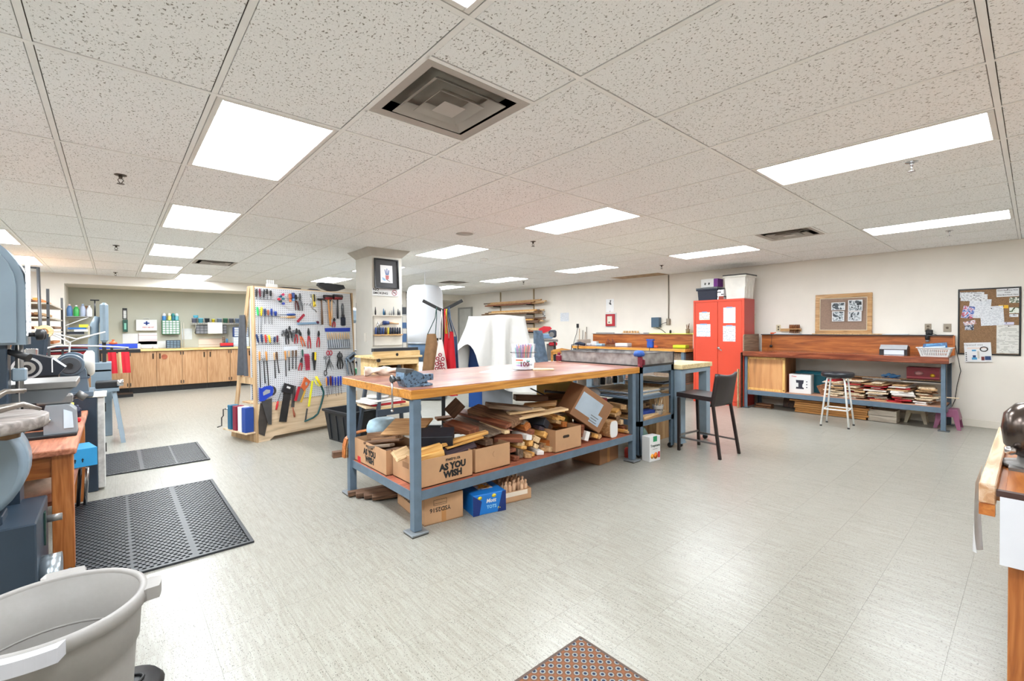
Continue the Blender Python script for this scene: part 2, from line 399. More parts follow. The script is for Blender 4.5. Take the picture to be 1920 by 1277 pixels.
# square air vents
M_vent = mat('vent_painted_metal', (178, 170, 162), 0.45, var=.05, scale=5)
M_vdark = mat('vent_dark_throat', (26, 26, 28), 0.8)
def vent(x, y, lab):
    t = thing('air_vent', lab, 'air vent', (x, y, CZ - .003), 0, 'square ceiling air vents')
    a = .292
    fr = MB()
    def ring(h0, z0, h1, z1, th=.003):
        for k in range(4):
            c, s_ = math.cos(k * PI / 2), math.sin(k * PI / 2)
            rot = lambda p: (p[0] * c - p[1] * s_, p[0] * s_ + p[1] * c, p[2])
            vs = [rot(p) for p in ((-h0, -h0, z0), (h0, -h0, z0), (h1, -h1, z1), (-h1, -h1, z1), (-h0, -h0, z0 + th), (h0, -h0, z0 + th), (h1, -h1, z1 + th), (-h1, -h1, z1 + th))]
            mb.add(vs, [(0, 1, 2, 3), (7, 6, 5, 4), (0, 4, 5, 1), (3, 2, 6, 7), (1, 5, 6, 2), (0, 3, 7, 4)])
    mb = MB(); ring(a, 0, .245, .006); ring(.245, .006, .245, .10); mb.obj('frame', M_vent, t)
    for h0, h1, z0, z1 in ((.205, .150, -.010, .034), (.128, .085, -.012, .028)):
        mb = MB(); ring(h0, z0, h1, z1); mb.obj('louvre', M_vent, t)
    mb = MB(); mb.add([(-.062, -.062, -.014), (.062, -.062, -.014), (.062, .062, -.014), (-.062, .062, -.014), (0, 0, .012)], [(0, 1, 4), (1, 2, 4), (2, 3, 4), (3, 0, 4), (3, 2, 1, 0)]); mb.obj('centre_cone', M_vent, t)
    box((0, 0, .095), (.488, .488, .004)).obj('throat', M_vdark, t)
vent(1.2906, 1.956, 'large square ceiling air vent with stepped louvres nearest the camera')
vent(6.1706, 1.956, 'square ceiling air vent between the lights by the right-hand wall')
vent(1.2906, 8.975, 'square ceiling air vent near the cabinet recess')
vent(6.1706, 9.205, 'square ceiling air vent behind the white dust collector bag')
# sprinklers
M_chrome = mat('chrome', (200, 200, 202), 0.2, 1.0, var=.02)
M_dkmet = mat('sprinkler_dark_brass', (88, 80, 72), 0.35, .8)
for k, (x, y, lab, mt) in enumerate([(.055, 4.338, 'nearest dark sprinkler head on the left of the ceiling', M_dkmet), (.045, 7.937, 'second dark sprinkler head on the left of the ceiling', M_dkmet), (.05, 11.60, 'farthest sprinkler head in front of the recess header', M_dkmet),
        (4.08, 4.25, 'dark sprinkler head hanging above the coat stand', M_dkmet), (7.39, 4.39, 'sprinkler head above the red pull station bench', M_dkmet), (4.113, .559, 'chrome sprinkler head beside the large right ceiling light', M_chrome),
        (7.394, .666, 'chrome sprinkler head near the bulletin board wall', M_chrome), (7.36, 8.0, 'small far sprinkler head near the lumber rack', M_dkmet)]):
    t = thing('sprinkler_head', lab, 'sprinkler', (x, y, CZ), 0, 'ceiling sprinkler heads')
    MB().lathe([(.036, -.006), (.036, -.002), (.018, 0), (0, 0)][::1], 20).lathe([(.0, -.0105), (.022, -.010), (.036, -.006)], 20).obj('escutcheon', mt, t)
    MB().cyl((0, 0, -.03), (0, 0, -.008), .010, .013, 10).obj('body', mt, t)
    MB().tube([(-.008, 0, -.028), (-.016, 0, -.04), (-.006, 0, -.058), (0, 0, -.062)], .0028, 6).tube([(.008, 0, -.028), (.016, 0, -.04), (.006, 0, -.058), (0, 0, -.062)], .0028, 6).obj('yoke', mt, t)
    MB().lathe([(.022, -.067), (.022, -.0645), (.006, -.061)], 14).obj('deflector', mt, t)
# round ceiling speaker, smoke detector
t = thing('ceiling_speaker', 'flush round ceiling speaker grille above the centre bench', 'speaker', (3.13, 4.42, CZ))
MB().lathe([(.10, -.001), (.102, -.006), (.115, -.009), (.122, -.004), (.122, 0)], 32).obj('rim', M_tee, t)
MB().lathe([(0, -.006), (.101, -.004)], 32).obj('grille', mat('speaker_grille', (196, 190, 182), .6), t)
t = thing('smoke_detector', 'small white round smoke detector on the ceiling behind the column light', 'smoke detector', (4.497, 5.82, CZ))
MB().lathe([(.048, -.03), (.058, -.018), (.066, -.012), (.066, 0)], 24).obj('base', M_tee, t); MB().lathe([(0, -.05), (.022, -.05), (.034, -.042), (.036, -.03)], 20).obj('sensor', M_tee, t)
# ================================================================ right-hand wall: bench, cabinet, boards
M_steel = mat('blue_grey_steel_paint', (92, 110, 126), 0.42, var=.08, scale=14)
M_steeld = mat('dark_steel_plate', (92, 96, 98), 0.5, .5)
M_redwood = wood('bench_redwood', (150, 82, 52), (112, 52, 32), 1, 1.0, .22, .5)
M_ply = wood('orange_plywood', (190, 112, 50), (158, 84, 32), 1, .8, .38, .2)
M_birch = wood('birch_ply', (222, 190, 148), (200, 164, 120), 2, .8, .5)
M_pine = wood('pine', (224, 186, 134), (200, 156, 104), 0, 1, .55)
M_kraft = mat('kraft_cardboard', (188, 146, 108), .8, var=.05, scale=8)
M_kraftd = mat('kraft_cardboard_inside', (150, 112, 80), .85, var=.05)
M_white = mat('white_plastic', (218, 218, 217), .4, var=.01)
M_black = mat('black_plastic', (22, 22, 24), .45, var=.02)
M_blackp = mat('black_paint', (24, 23, 25), .35, var=.03)
M_paper = mat('white_paper', (220, 220, 221), .8, var=.01)
M_prn = printed('printed_paper', (218, 219, 221), (110, 112, 118), 62, 55, amount=.47)
M_prnf = printed('faintly_printed_paper', (218, 220, 224), (180, 182, 190), 70, 50, amount=.5)
M_ink = mat('black_ink', (18, 18, 20), .6, var=0)
M_cork = mat('cork', (140, 108, 78), .9, var=.22, scale=120)
M_steelp = mat('outlet_plate_steel', (150, 140, 126), .35, .8)

def angle_leg(mb, x, y, z0, z1, sx, sy, a=.05, t=.006):
    mb.box((x + sx * a / 2, y + sy * t / 2, (z0 + z1) / 2), (a, t, z1 - z0)); mb.box((x + sx * t / 2, y + sy * a / 2, (z0 + z1) / 2), (t, a, z1 - z0)); return mb
bench = thing('workbench', 'long workbench with dark red wooden top and orange plywood backboard under the pinboards', 'workbench', (0, 0, 0))
bx(8.04, 8.74, .72, 3.265, .878, .965, .008).obj('worktop', M_redwood, bench)
for y, sy in ((3.255, -1), (.75, 1)):
    for x, sx in ((8.10, 1), (8.72, -1)):
        l = angle_leg(MB(), x, y, .012, .878, sx, sy).obj('leg', M_steel, bench)
        box((x + sx * .02, y + sy * .02, .006), (.11, .11, .012)).obj('foot_plate', M_steeld, l)
bx(8.10, 8.106, .80, 3.20, .235, .305).obj('shelf_rail', M_steel, bench); bx(8.714, 8.72, .80, 3.20, .235, .305).obj('shelf_rail', M_steel, bench)
for y in (.75, 3.249): bx(8.11, 8.71, y, y + .006, .235, .305).obj('shelf_rail', M_steel, bench)
bx(8.11, 8.71, .77, 3.245, .298, .312).obj('shelf_board', wood('shelf_particle_board', (196, 152, 124), (176, 130, 104), 1, 2, .7), bench)
bx(8.705, 8.73, .74, 3.20, .965, 1.232).obj('backboard', M_ply, bench)
bx(8.66, 8.795, .74, 3.20, 1.232, 1.245, .002).obj('ledge', mat('ledge_dark_grey', (70, 72, 76), .4), bench)
MB().prism([(8.06, .965), (8.06, 1.22), (8.09, 1.248), (8.70, 1.248), (8.70, .965)], 3.247, 3.263, 1).obj('end_panel', wood('grey_brown_board', (150, 130, 110), (128, 108, 90), 0, 1, .6), bench)
bx(8.70, 8.74, .72, .74, .965, 1.235).obj('end_strip', wood('strip_orange', (196, 116, 52), (170, 92, 38), 2), bench)
t = thing('ledge_stick', 'long thin bare wooden batten lying on the backboard ledge', 'batten', (8.72, 1.95, 1.245)); box((0, 0, .007), (.045, .95, .014), None, .002).obj('batten', M_pine, t)
# papers along the ledge
for y, l, c, lab in ((2.80, .40, (215, 220, 226), 'folded blue white paper lying on the ledge at the left end'), (1.36, .30, (206, 208, 212), 'crumpled plastic sleeve lying on the ledge right of the framed board')):
    tag(box((8.735, y, 1.250), (.10, l, .010), (0, 0, .04), .002).obj('paper_sheet', mat('ledge_paper_%d' % int(y * 100), c, .5)), lab, 'paper')
# framed pinboard standing on the ledge
t = thing('framed_pinboard', 'oak framed brown pinboard leaning on the wall above the bench', 'pinboard', (8.772, 2.02, 1.247), rot=(0, R(2), 0))
M_oak = wood('light_oak', (206, 164, 112), (182, 138, 88), 1, 1.2, .4)
fwid = .062
for nm, c, d in (('frame_rail', (0, 0, fwid / 2), (.028, .755, fwid)), ('frame_rail', (0, 0, .648 - fwid / 2), (.028, .755, fwid)), ('frame_stile', (0, .346, .324), (.028, fwid, .648 - 2 * fwid)), ('frame_stile', (0, -.346, .324), (.028, fwid, .648 - 2 * fwid))):
    box(c, d, None, .006).obj(nm, M_oak, t)
bx(.0, .008, -.318, .318, .058, .59).obj('pin_surface', mat('brown_felt', (150, 126, 110), .9, var=.06, scale=40), t)
mb = MB(); [mb.box(c, d) for c, d in (((-.004, 0, .068), (.006, .63, .010)), ((-.004, 0, .58), (.006, .63, .010)), ((-.004, .312, .324), (.006, .010, .52)), ((-.004, -.312, .324), (.006, .010, .52)))]; mb.obj('inner_fillet', mat('fillet_cream', (214, 200, 172), .5), t)
def bw(nm): return blotch('bw_photo_' + nm, [(24, 30, 36), (70, 78, 84), (200, 206, 210), (120, 130, 136), (214, 218, 220)], 11)
for k, (y, z, w_, h, lab) in enumerate([(2.077, 1.695, .185, .125, 'wide black and white tool photo, top left on the oak framed board'), (1.853, 1.70, .185, .175, 'black and white photo of a plane, top right on the oak framed board'),
        (2.078, 1.535, .165, .165, 'square black and white photo of rings, bottom left on the oak framed board'), (1.86, 1.53, .175, .155, 'dark photo of chess-like turnings, bottom right on the oak framed board')]):
    p = thing('pinned_photo', lab, 'photo', (8.776 - .012, y, z), rot=(0, R(2), 0), group='photos on the oak framed board')
    bx(-.003, -.001, -w_ / 2, w_ / 2, -h / 2, h / 2).obj('photo_paper', M_paper, p)
    bx(-.0036, -.0028, -w_ / 2 + .012, w_ / 2 - .012, -h / 2 + .010, h / 2 - .010).obj('photo_image', bw(str(k)), p)
    im = p.children[-1]
    MB().lathe([(0, -.006), (.005, -.005), (.005, -.002)], 8, (0, 0, h / 2 - .012), axis=0).obj('pin', M_white, p)
# black framed bulletin board
t = thing('bulletin_board', 'black framed cork bulletin board crowded with notices on the right wall', 'bulletin board', (8.8, .408, 1.425))
for nm, c, d in (('frame_rail', (-.009, 0, .438), (.018, .584, .018)), ('frame_rail', (-.009, 0, -.438), (.018, .584, .018)), ('frame_stile', (-.009, .283, 0), (.018, .018, .858)), ('frame_stile', (-.009, -.283, 0), (.018, .018, .858))):
    box(c, d, None, .003).obj(nm, M_blackp, t)
bx(-.010, -.002, -.276, .276, -.43, .43).obj('cork_panel', M_cork, t)
def pin(p, y, z, c='b'): MB().lathe([(0, -.008), (.006, -.007), (.006, -.002)], 10, (0, y, z), axis=0).obj('pin', M_black, p)
def notice(y, z, w_, h, m, lab, tilt=0, x=8.787, cat='notice', pz=None, grp='notices pinned on the bulletin board'):
    p = thing('pinned_notice', lab, cat, (x, y, z), rot=(R(tilt), 0, 0), group=grp)
    bx(-.0012, 0, -w_ / 2, w_ / 2, -h / 2, h / 2).obj('sheet', m, p)
    pin(p, 0, pz if pz is not None else h / 2 - .012); return p
M_photoA = blotch('colour_photo', [(40, 50, 90), (90, 110, 180), (200, 205, 225), (190, 90, 110), (60, 70, 80)], 26)
M_photoB = blotch('greenish_photo', [(40, 52, 40), (120, 130, 110), (225, 225, 215), (80, 90, 70)], 30)
notice(.567, 1.79, .235, .075, M_prn, 'torn white printed strip at the top left of the bulletin board', 2)
notice(.545, 1.75, .255, .092, M_prn, 'white notice strip with two lines of print overlapping the torn strip', 3, 8.7855)
p = notice(.236, 1.80, .20, .105, M_paper, 'white sign in bold black letters at the top right of the bulletin board', -1)
for k, (s_, z) in enumerate((("Don't Feed Dry Nuts", .030), ('Freeze', .004), ('Wild Bird Food. Here', -.028))): text('lettering', s_, .021 if k != 1 else .019, M_ink, p, (-.0018, 0, z), FX, .0004)
notice(.49, 1.60, .205, .255, M_prnf, 'large upper white letter sheet in the middle of the bulletin board', 4, 8.7868)
notice(.375, 1.50, .215, .255, M_prnf, 'large lower white letter sheet with a dark pin overlapping the other', -3, 8.7842, pz=.10)
notice(.60, 1.555, .115, .165, M_photoA, 'blue and pink colour photo tucked at the left edge of the bulletin board', 10, 8.7865)
notice(.585, 1.41, .12, .055, blotch('pink_photo', [(180, 120, 110), (220, 210, 214), (150, 130, 140)], 30), 'slim pinkish photo below the blue photo on the bulletin board', -14, 8.786)
notice(.588, 1.35, .085, .075, blotch('night_photo', [(20, 24, 34), (70, 78, 96), (180, 185, 196), (30, 34, 44)], 34), 'small dark photo at the lower left of the bulletin board', 0, 8.7868)
notice(.272, 1.618, .088, .042, mat('yellow_card', (236, 184, 44), .6), 'small yellow card on the bulletin board', 3)
notice(.178, 1.70, .085, .072, M_photoB, 'little landscape card under the bold sign on the bulletin board', 0)
notice(.178, 1.567, .085, .075, blotch('pale_green_card', [(90, 110, 80), (222, 226, 214), (232, 234, 226)], 14), 'pale green card with a tree on the bulletin board', 0)
notice(.18, 1.50, .078, .038, M_prn, 'tiny blue and white card at the right edge of the bulletin board', 0)
p = notice(.245, 1.398, .135, .035, mat('lavender_paper', (205, 204, 222), .7), 'lavender strip reading 30 Minutes behind the large letter', 0)
text('lettering', '30', .034, mat('indigo_ink', (44, 40, 110), .6, var=0), p, (-.0018, .045, -.002), FX, .001)
notice(.225, 1.19, .215, .37, printed('grey_table_sheet', (214, 212, 206), (168, 166, 160), 60, 22, amount=.5), 'tall pale grey timetable sheet at the bottom right of the bulletin board', 0)
p = thing('instruction_poster', 'shiny instruction poster hanging below the bulletin board', 'poster', (8.781, .505, 1.018), rot=(R(-3), 0, 0))
bx(-.006, 0, -.128, .128, -.135, .125).obj('board', M_paper, p)
M_pos = {'b': mat('poster_blue', (70, 150, 196), .5), 'n': mat('poster_navy', (34, 62, 110), .5), 'p': mat('poster_pink_grey', (222, 200, 190), .5), 'g': mat('poster_grey', (196, 190, 178), .5), 'k': M_ink, 'r': mat('poster_maroon', (110, 40, 40), .5)}
text('lettering', 'Opened vise', .036, mat('grey_ink', (110, 110, 112), .6, var=0), p, (-.0068, .038, .095), FX)
for k, (y, z, w_, h, c) in enumerate([(.035, .02, .04, .02, 'b'), (.035, -.09, .05, .03, 'b'), (.035, -.06, .03, .03, 'n'), (-.045, -.09, .03, .05, 'r'), (-.092, -.085, .056, .052, 'n'), (.0, .05, .2, .016, 'p'), (-.005, -.04, .02, .10, 'g')]):
    bx(-.0066, -.0061, y - w_ / 2, y + w_ / 2, z - h / 2, z + h / 2).obj('printed_block', M_pos[c], p)
for z in (-.01, -.035, -.06, -.085, -.11): MB().lathe([(0, -.0066), (.007, -.0064)], 8, (0, .112, z), axis=0).obj('printed_dot', M_ink, p)
MB().tube([(-.0068, -.06 + .034 * math.cos(a), .035 + .03 * math.sin(a)) for a in [k * PI / 8 for k in range(16)]], .006, 6, True).obj('printed_ring', mat('ring_black', (30, 28, 26), .5), p)
# outlets, switch plate, charger, cable
def plate(y, z, lab, mt=M_steelp, w_=.072, h=.115, holes=2):
    t = thing('outlet_plate', lab, 'outlet', (8.8, y, z), 0, 'wall outlets')
    bx(-.006, 0, -w_ / 2, w_ / 2, -h / 2, h / 2, .002).obj('cover', mt, t)
    for k in range(holes): MB().lathe([(0, -.010), (.014, -.009), (.016, -.005)], 12, (0, 0, (k - (holes - 1) / 2) * .042), axis=0).obj('socket', mat('socket_brown', (96, 82, 66), .5), t)
plate(1.007, 1.345, 'steel outlet plate above the black charger'); plate(.806, 1.343, 'square steel switch plate beside the bulletin board', holes=1, w_=.08)
plate(2.96, 1.35, 'ivory outlet plate left of the oak framed board', mat('ivory_plate', (206, 192, 160), .5))
t = thing('battery_charger', 'black battery charger hanging from the outlet on the ledge', 'charger', (8.77, .99, 1.247))
MB().box((0, 0, .035), (.05, .075, .07), None, .008).obj('body', M_black, t); MB().lathe([(.018, -.075), (.026, -.06), (.028, -.02), (.03, 0)], 14, (-.085, .01, 0)).box((-.055, .01, .014), (.07, .03, .02), None, .005).obj('plug_head', M_black, t); MB().lathe([(.020, -.10), (.020, -.075)], 12, (-.085, .01, 0)).obj('grey_tip', mat('grey_plastic', (120, 124, 130), .4), t)
tag(MB().tube([(8.76, .95, 1.26), (8.74, .80, 1.20), (8.745, .72, 1.10), (8.74, .695, .95), (8.745, .665, .75), (8.74, .70, .55), (8.75, .72, .35), (8.75, .75, .25)], .004, 6).obj('power_cable', M_black), 'thin black power cable dangling down the wall at the end of the bench', 'cable')
# peg holder with wooden handles, at the left of the ledge
t = thing('chisel_holder', 'wooden wall holder with row of brown tool handles over the bench', 'tool holder', (8.79, 2.70, 1.247))
bx(-.03, -.002, -.10, .22, .045, .095).obj('back_strip', M_oak, t); bx(-.075, -.03, -.095, .07, .08, .095).obj('ledge_strip', M_oak, t)
for k in range(6): MB().lathe([(.009, .02), (.009, .085), (.013, .10), (.015, .13), (.011, .16), (0, .163)], 10, (-.052, -.075 + k * .027, 0)).obj('tool_handle', wood('handle_brown', (150, 92, 46), (112, 62, 28), 2), t)
bx(-.10, -.075, -.098, .072, .005, .012).obj('bottom_strip', M_oak, t)
t = thing('spring_clamp', 'small orange spring clamp on the ledge with black cord hanging', 'clamp', (8.68, 3.02, 1.247))
MB().box((0, 0, .014), (.03, .06, .026), (0, 0, .3), .006).cyl((0, -.03, .014), (-.02, -.06, .03), .007).obj('jaw', mat('orange_plastic', (226, 92, 40), .4), t)
MB().tube([(-.025, 0, .01), (-.03, .0, -.10), (-.028, .01, -.20)], .003, 6).lathe([(0, -.235), (.022, -.225), (.024, -.20), (.012, -.19)], 12, (-.028, .01, 0)).obj('cord_weight', M_black, t)
# things on the bench
t = thing('desk_scale', 'silver topped black postal scale on the right bench', 'scale', (8.42, 1.32, .965))
MB().prism([(-.10, 0), (.10, 0), (.10, .11), (-.03, .125), (-.10, .07)], -.155, .155, 1).obj('body', mat('scale_body_black', (32, 34, 38), .4), t)
MB().prism([(-.115, .075), (-.03, .13), (.10, .118), (.10, .126), (-.03, .140), (-.12, .082)], -.15, .15, 1).obj('top_pan', mat('silver_plastic', (196, 200, 206), .3, .4), t)
bx(-.108, -.10, -.12, .10, .004, .07).obj('front_panel', mat('pale_blue_panel', (214, 222, 232), .35), t)
t = thing('plastic_basket', 'white slotted plastic basket holding a blue box on the right bench', 'basket', (8.32, .88, .965))
def basket(w0, d0, w1, d1, h, th=.004):
    for nm, pts in (('side', [(-d0, -w0, 0), (-d0, w0, 0), (-d1, w1, h), (-d1, -w1, h)]), ('side', [(d0, w0, 0), (d0, -w0, 0), (d1, -w1, h), (d1, w1, h)]), ('side', [(-d0, w0, 0), (d0, w0, 0), (d1, w1, h), (-d1, w1, h)]), ('side', [(d0, -w0, 0), (-d0, -w0, 0), (-d1, -w1, h), (d1, -w1, h)])):
        a, b_, c, d = map(Vector, pts); n = (b_ - a).cross(d - a).normalized() * -th
        mb = MB(); k = 14
        def q(u, v): return a.lerp(b_, u).lerp(d.lerp(c, u), v)
        def slab(u0, u1, v0, v1):
            P = [q(u0, v0), q(u1, v0), q(u1, v1), q(u0, v1)]; mb.add(P + [p + n for p in P], [(0, 1, 2, 3), (7, 6, 5, 4), (0, 4, 5, 1), (1, 5, 6, 2), (2, 6, 7, 3), (3, 7, 4, 0)])
        slab(0, 1, 0, .12); slab(0, 1, .40, .50); slab(0, 1, .78, 1)
        for i in range(k + 1): u = .06 + .88 * i / k; slab(u - .016, u + .016, .1, .8)
        slab(0, .07, .1, .8); slab(.93, 1, .1, .8)
        mb.obj(nm, M_white, t)
    bx(-d0, d0, -w0, w0, 0, .004).obj('bottom', M_white, t)
    mb = MB(); [mb.box(c, d_) for c, d_ in (((-d1 - .006, 0, h), (.016, 2 * w1 + .03, .008)), ((d1 + .006, 0, h), (.016, 2 * w1 + .03, .008)), ((0, w1 + .006, h), (2 * d1, .016, .008)), ((0, -w1 - .006, h), (2 * d1, .016, .008)))]; mb.obj('rim', M_white, t)
basket(.13, .10, .165, .125, .115)
t = thing('blue_flat_box', 'shiny blue box lying tilted in the white basket', 'box', (8.33, .88, 1.085), rot=(R(-6), R(-9), .1)); box((0, 0, .02), (.20, .24, .035), None, .002).obj('carton', mat('shiny_blue_card', (44, 104, 160), .25), t); box((-.1008, 0, .02), (.0008, .2, .022)).obj('printed_band', mat('pale_band', (200, 220, 236), .4), t); box((0, 0, .038), (.15, .18, .0008)).obj('printed_picture', blotch('blue_picture', [(24, 70, 130), (90, 160, 210), (40, 100, 160)], 12), t)
# ---- on the lower shelf
t = thing('small_cupboard', 'small plywood cupboard with pale framed door under the right bench', 'cupboard', (8.15, 2.935, .312))
M_doorpanel = wood('door_panel_tan', (206, 152, 100), (190, 132, 82), 2, .35, .5)
bx(.02, .50, -.29, .285, 0, .555).obj('carcass', wood('cupboard_side', (170, 120, 78), (146, 98, 60), 2, .8, .6), t)
for c, d in (((0, 0, .018), (.04, .585, .035)), ((0, 0, .54), (.04, .585, .035)), ((0, .275, .28), (.04, .036, .52)), ((0, -.275, .28), (.04, .036, .52))): box((c[0] + .0, c[1], c[2]), d, None, .002).obj('door_frame', wood('door_frame_yellow', (232, 188, 118), (214, 164, 92), 2, 1, .5), t)
bx(-.008, .018, -.258, .258, .034, .524).obj('door_panel', M_doorpanel, t)
t = thing('coffee_maker_box', 'white carton picturing a black coffee maker on the right bench shelf', 'box', (8.22, 2.455, .312), .06)
bx(0, .2, -.15, .15, 0, .30, .002).obj('carton', M_white, t); bx(.0, .2, .1505, .152, 0.002, .298).obj('red_side', mat('carton_red', (196, 32, 40), .5), t)
mb = MB(); mb.prism([(-.055, .07), (.055, .07), (.05, .10), (.02, .10), (.02, .165), (.05, .165), (.055, .21), (-.055, .21), (-.05, .165), (-.035, .14), (-.035, .10), (-.055, .09)], -.0012, -.0004, 0); mb.obj('printed_coffee_maker', mat('print_black_blue', (36, 38, 52), .5), t)
text('lettering', 'Oster', .03, mat('print_red', (200, 40, 48), .6), t, (-.001, .08, .265), FX, .0006)
for z in (.19, .145, .10): MB().lathe([(0, -.0012), (.009, -.0008)], 10, (0, -.095, z), axis=0).obj('printed_dot', mat('print_slate', (70, 74, 92), .5), t)
def tote(t, m, L, W, Hh, lid=None, taper=.88, lidm=None):
    th = .004
    def ring(h, k): return [(-L / 2 * k, -W / 2 * k, h), (L / 2 * k, -W / 2 * k, h), (L / 2 * k, W / 2 * k, h), (-L / 2 * k, W / 2 * k, h)]
    o0, o1 = ring(0, taper), ring(Hh, 1); i0 = [(x * .97, y * .97, .006) for x, y, z in o0]; i1 = [(x * .97, y * .97, z) for x, y, z in o1]
    mb = MB(); mb.add(o0 + o1 + i0 + i1, [(3, 2, 1, 0)] + [(k, (k + 1) % 4, 4 + (k + 1) % 4, 4 + k) for k in range(4)] + [(8 + (k + 1) % 4, 8 + k, 12 + k, 12 + (k + 1) % 4) for k in range(4)] + [(4 + k, 4 + (k + 1) % 4, 12 + (k + 1) % 4, 12 + k) for k in range(4)] + [(8, 9, 10, 11)])
    mb.obj('body', m, t)
    mb = MB()
    for c, d in (((L / 2 + .008, 0), (.022, W + .04)), ((-L / 2 - .008, 0), (.022, W + .04)), ((0, W / 2 + .008), (L, .022)), ((0, -W / 2 - .008), (L, .022))): mb.box((c[0], c[1], Hh - .014), (d[0], d[1], .03), None, .004)
    mb.obj('rim', m, t)
    for sx in (-1, 1):
        for k in (-.3, 0, .3): box((sx * (L / 2 * (taper + 1) / 2 + .003), k * W, Hh * .45), (.012, .02, Hh * .8), (0, sx * math.atan((1 - taper) * L / 2 / Hh), 0), .002).obj('rib', m, t)
    if lid: MB().box((0, 0, Hh + .012), (L + .05, W + .05, .022), None, .008).box((0, 0, Hh + .024), (L - .06, W - .06, .012), None, .005).obj('lid', lidm or m, t)
t = thing('storage_tote', 'teal plastic storage tote with lid behind the coffee maker carton', 'storage tote', (8.565, 2.36, .312), PI / 2)
tote(t, mat('teal_plastic', (22, 104, 122), .4), .40, .24, .31, True, .86)
# ---- pile of thin boards on the shelf
PB = [wood('offcut_cream', (232, 214, 186), (214, 190, 156), 0, 1.3, .6, tint=.06), wood('offcut_tan', (206, 168, 124), (184, 142, 98), 0, 1.3, .6, tint=.08), mat('offcut_white', (238, 234, 228), .55, var=.02), wood('offcut_brown', (150, 104, 68), (118, 76, 46), 0, 1.2, .6, tint=.1), mat('offcut_red', (172, 30, 40), .5, var=.05), wood('offcut_dark', (96, 62, 42), (66, 42, 28), 0, 1.2, .5, tint=.12)]
rnd = random.Random(11); PBN = ['cream', 'tan', 'white', 'brown', 'red', 'dark']; STK = ['leftmost', 'second', 'middle', 'fourth', 'rightmost']
shared = {}
def board(x, y, z, l, w_, t_, yaw, m, lab, grp, name='wood_offcut', cat='wood offcut', pitch=0, roll=0):
    o = box((0, 0, 0), (l, w_, t_), None, min(.0015, t_ * .2)).obj(name, m, None, (x, y, z), (roll, pitch, yaw))
    return tag(o, lab, cat, grp)
for s_i, (yc, top, wmax) in enumerate([(1.98, .55, .24), (1.74, .60, .26), (1.48, .57, .28), (1.22, .545, .26), (.98, .53, .22)]):
    z = .312; lv = 0
    while z < top:
        t_ = rnd.choice((.008, .010, .012, .016, .02)); l = rnd.uniform(.36, .56); w_ = rnd.uniform(.10, wmax)
        x = 8.125 + rnd.uniform(0, .08) + l / 2; x = min(x, 8.70 - l / 2 + .02)
        board(x, yc + rnd.uniform(-.02, .02), z + t_ / 2 + .0005, l, w_, t_, rnd.uniform(-.28, .28), PB[(ci := rnd.choice([0, 0, 2, 2, 1, 1, 3, 4]))], f'{PBN[ci]} thin board, {ORDW[lv]} from the bottom of the {STK[s_i]} shelf heap', 'thin board offcuts heaped on the right bench shelf')
        lv += 1; z += t_ + .001 + rnd.choice((0, 0, .004, .01))
board(8.42, 1.30, .622, .10, .98, .012, .05, PB[1], 'long tan strip lying across the top of the thin board heap', None, 'wood_strip')
board(8.28, 2.13, .40, .02, .16, .17, .1, PB[3], 'brown board standing on edge beside the teal tote', None, roll=R(-25))
board(8.32, .755, .42, .03, .22, .012, 0, PB[0], 'pale stick poking out past the right bench leg', None, 'wood_stick')
t = thing('red_box', 'dark red biscuit box with gold seal on the right bench shelf', 'box', (8.47, 1.01, .635)); bx(-.10, .12, -.17, .17, 0, .165, .002).obj('carton', mat('maroon_card', (120, 18, 34), .45), t)
MB().lathe([(0, -.102), (.026, -.1008)], 18, (0, -.10, .06), axis=0).obj('gold_seal', mat('gold_seal', (226, 178, 40), .4), t); MB().lathe([(0, -.102), (.05, -.1008)], 18, (0, .04, .085), axis=0, sx=1.0, sy=.6).obj('oval_label', mat('label_rose', (196, 140, 140), .5), t)
bx(-.1016, -.1004, -.168, .168, .02, .035).obj('light_band', mat('band_rose', (176, 70, 80), .5), t)
board(8.47, 1.02, .598, .30, .40, .010, .1, PB[2], 'white board under the dark red box', None)
board(8.46, 1.02, .612, .26, .42, .014, -.06, M_black, 'black folder under the dark red box', None, 'folder', 'folder')
t = thing('blue_rag', 'crumpled light blue rag on the right bench shelf', 'rag', (8.42, 1.36, .63)); MB().grid(lambda u, v: (.14 * (v - .5), .2 * (u - .5), .03 + .03 * math.sin(9 * u + 5 * v) * math.sin(PI * u) * math.sin(PI * v) + .012 * math.sin(17 * v)), 16, 12).grid(lambda u, v: (.14 * (v - .5), .2 * (u - .5), .0 + .002 * u), 2, 2).obj('cloth', mat('rag_blue', (90, 150, 206), .8), t)
# ---- on the floor under the bench
for k in range(5):
    for j in range(2):
        board(8.30 + .11 * j, 2.06 + rnd.uniform(-.03, .03), .021 + .034 * k, .095, .92 + rnd.uniform(0, .06), .030, PI * 0 + rnd.uniform(-.01, .01), wood('yellow_plank', (206, 150, 84), (182, 124, 62), 1, 1, .5, tint=.06), f'yellow plank, {ORDW[k]} layer up in the {("front", "back")[j]} column under the right bench', 'yellow planks stacked under the right bench', 'plank', 'plank')
board(8.33, 2.12, .188, .10, 1.0, .022, .02, wood('yellow_plank', (206, 150, 84), (182, 124, 62), 1), 'longest top plank of the stack under the right bench', None, 'plank', 'plank')
t = thing('wooden_crate', 'weathered grey wooden crate on the floor under the right bench', 'crate', (8.40, 1.43, 0)); M_grw = wood('weathered_board', (214, 204, 190), (188, 176, 160), 1, 1, .7)
for z in (.045, .13): bx(-.13, -.115, -.16, .16, z - .04, z + .04).obj('slat', M_grw, t)
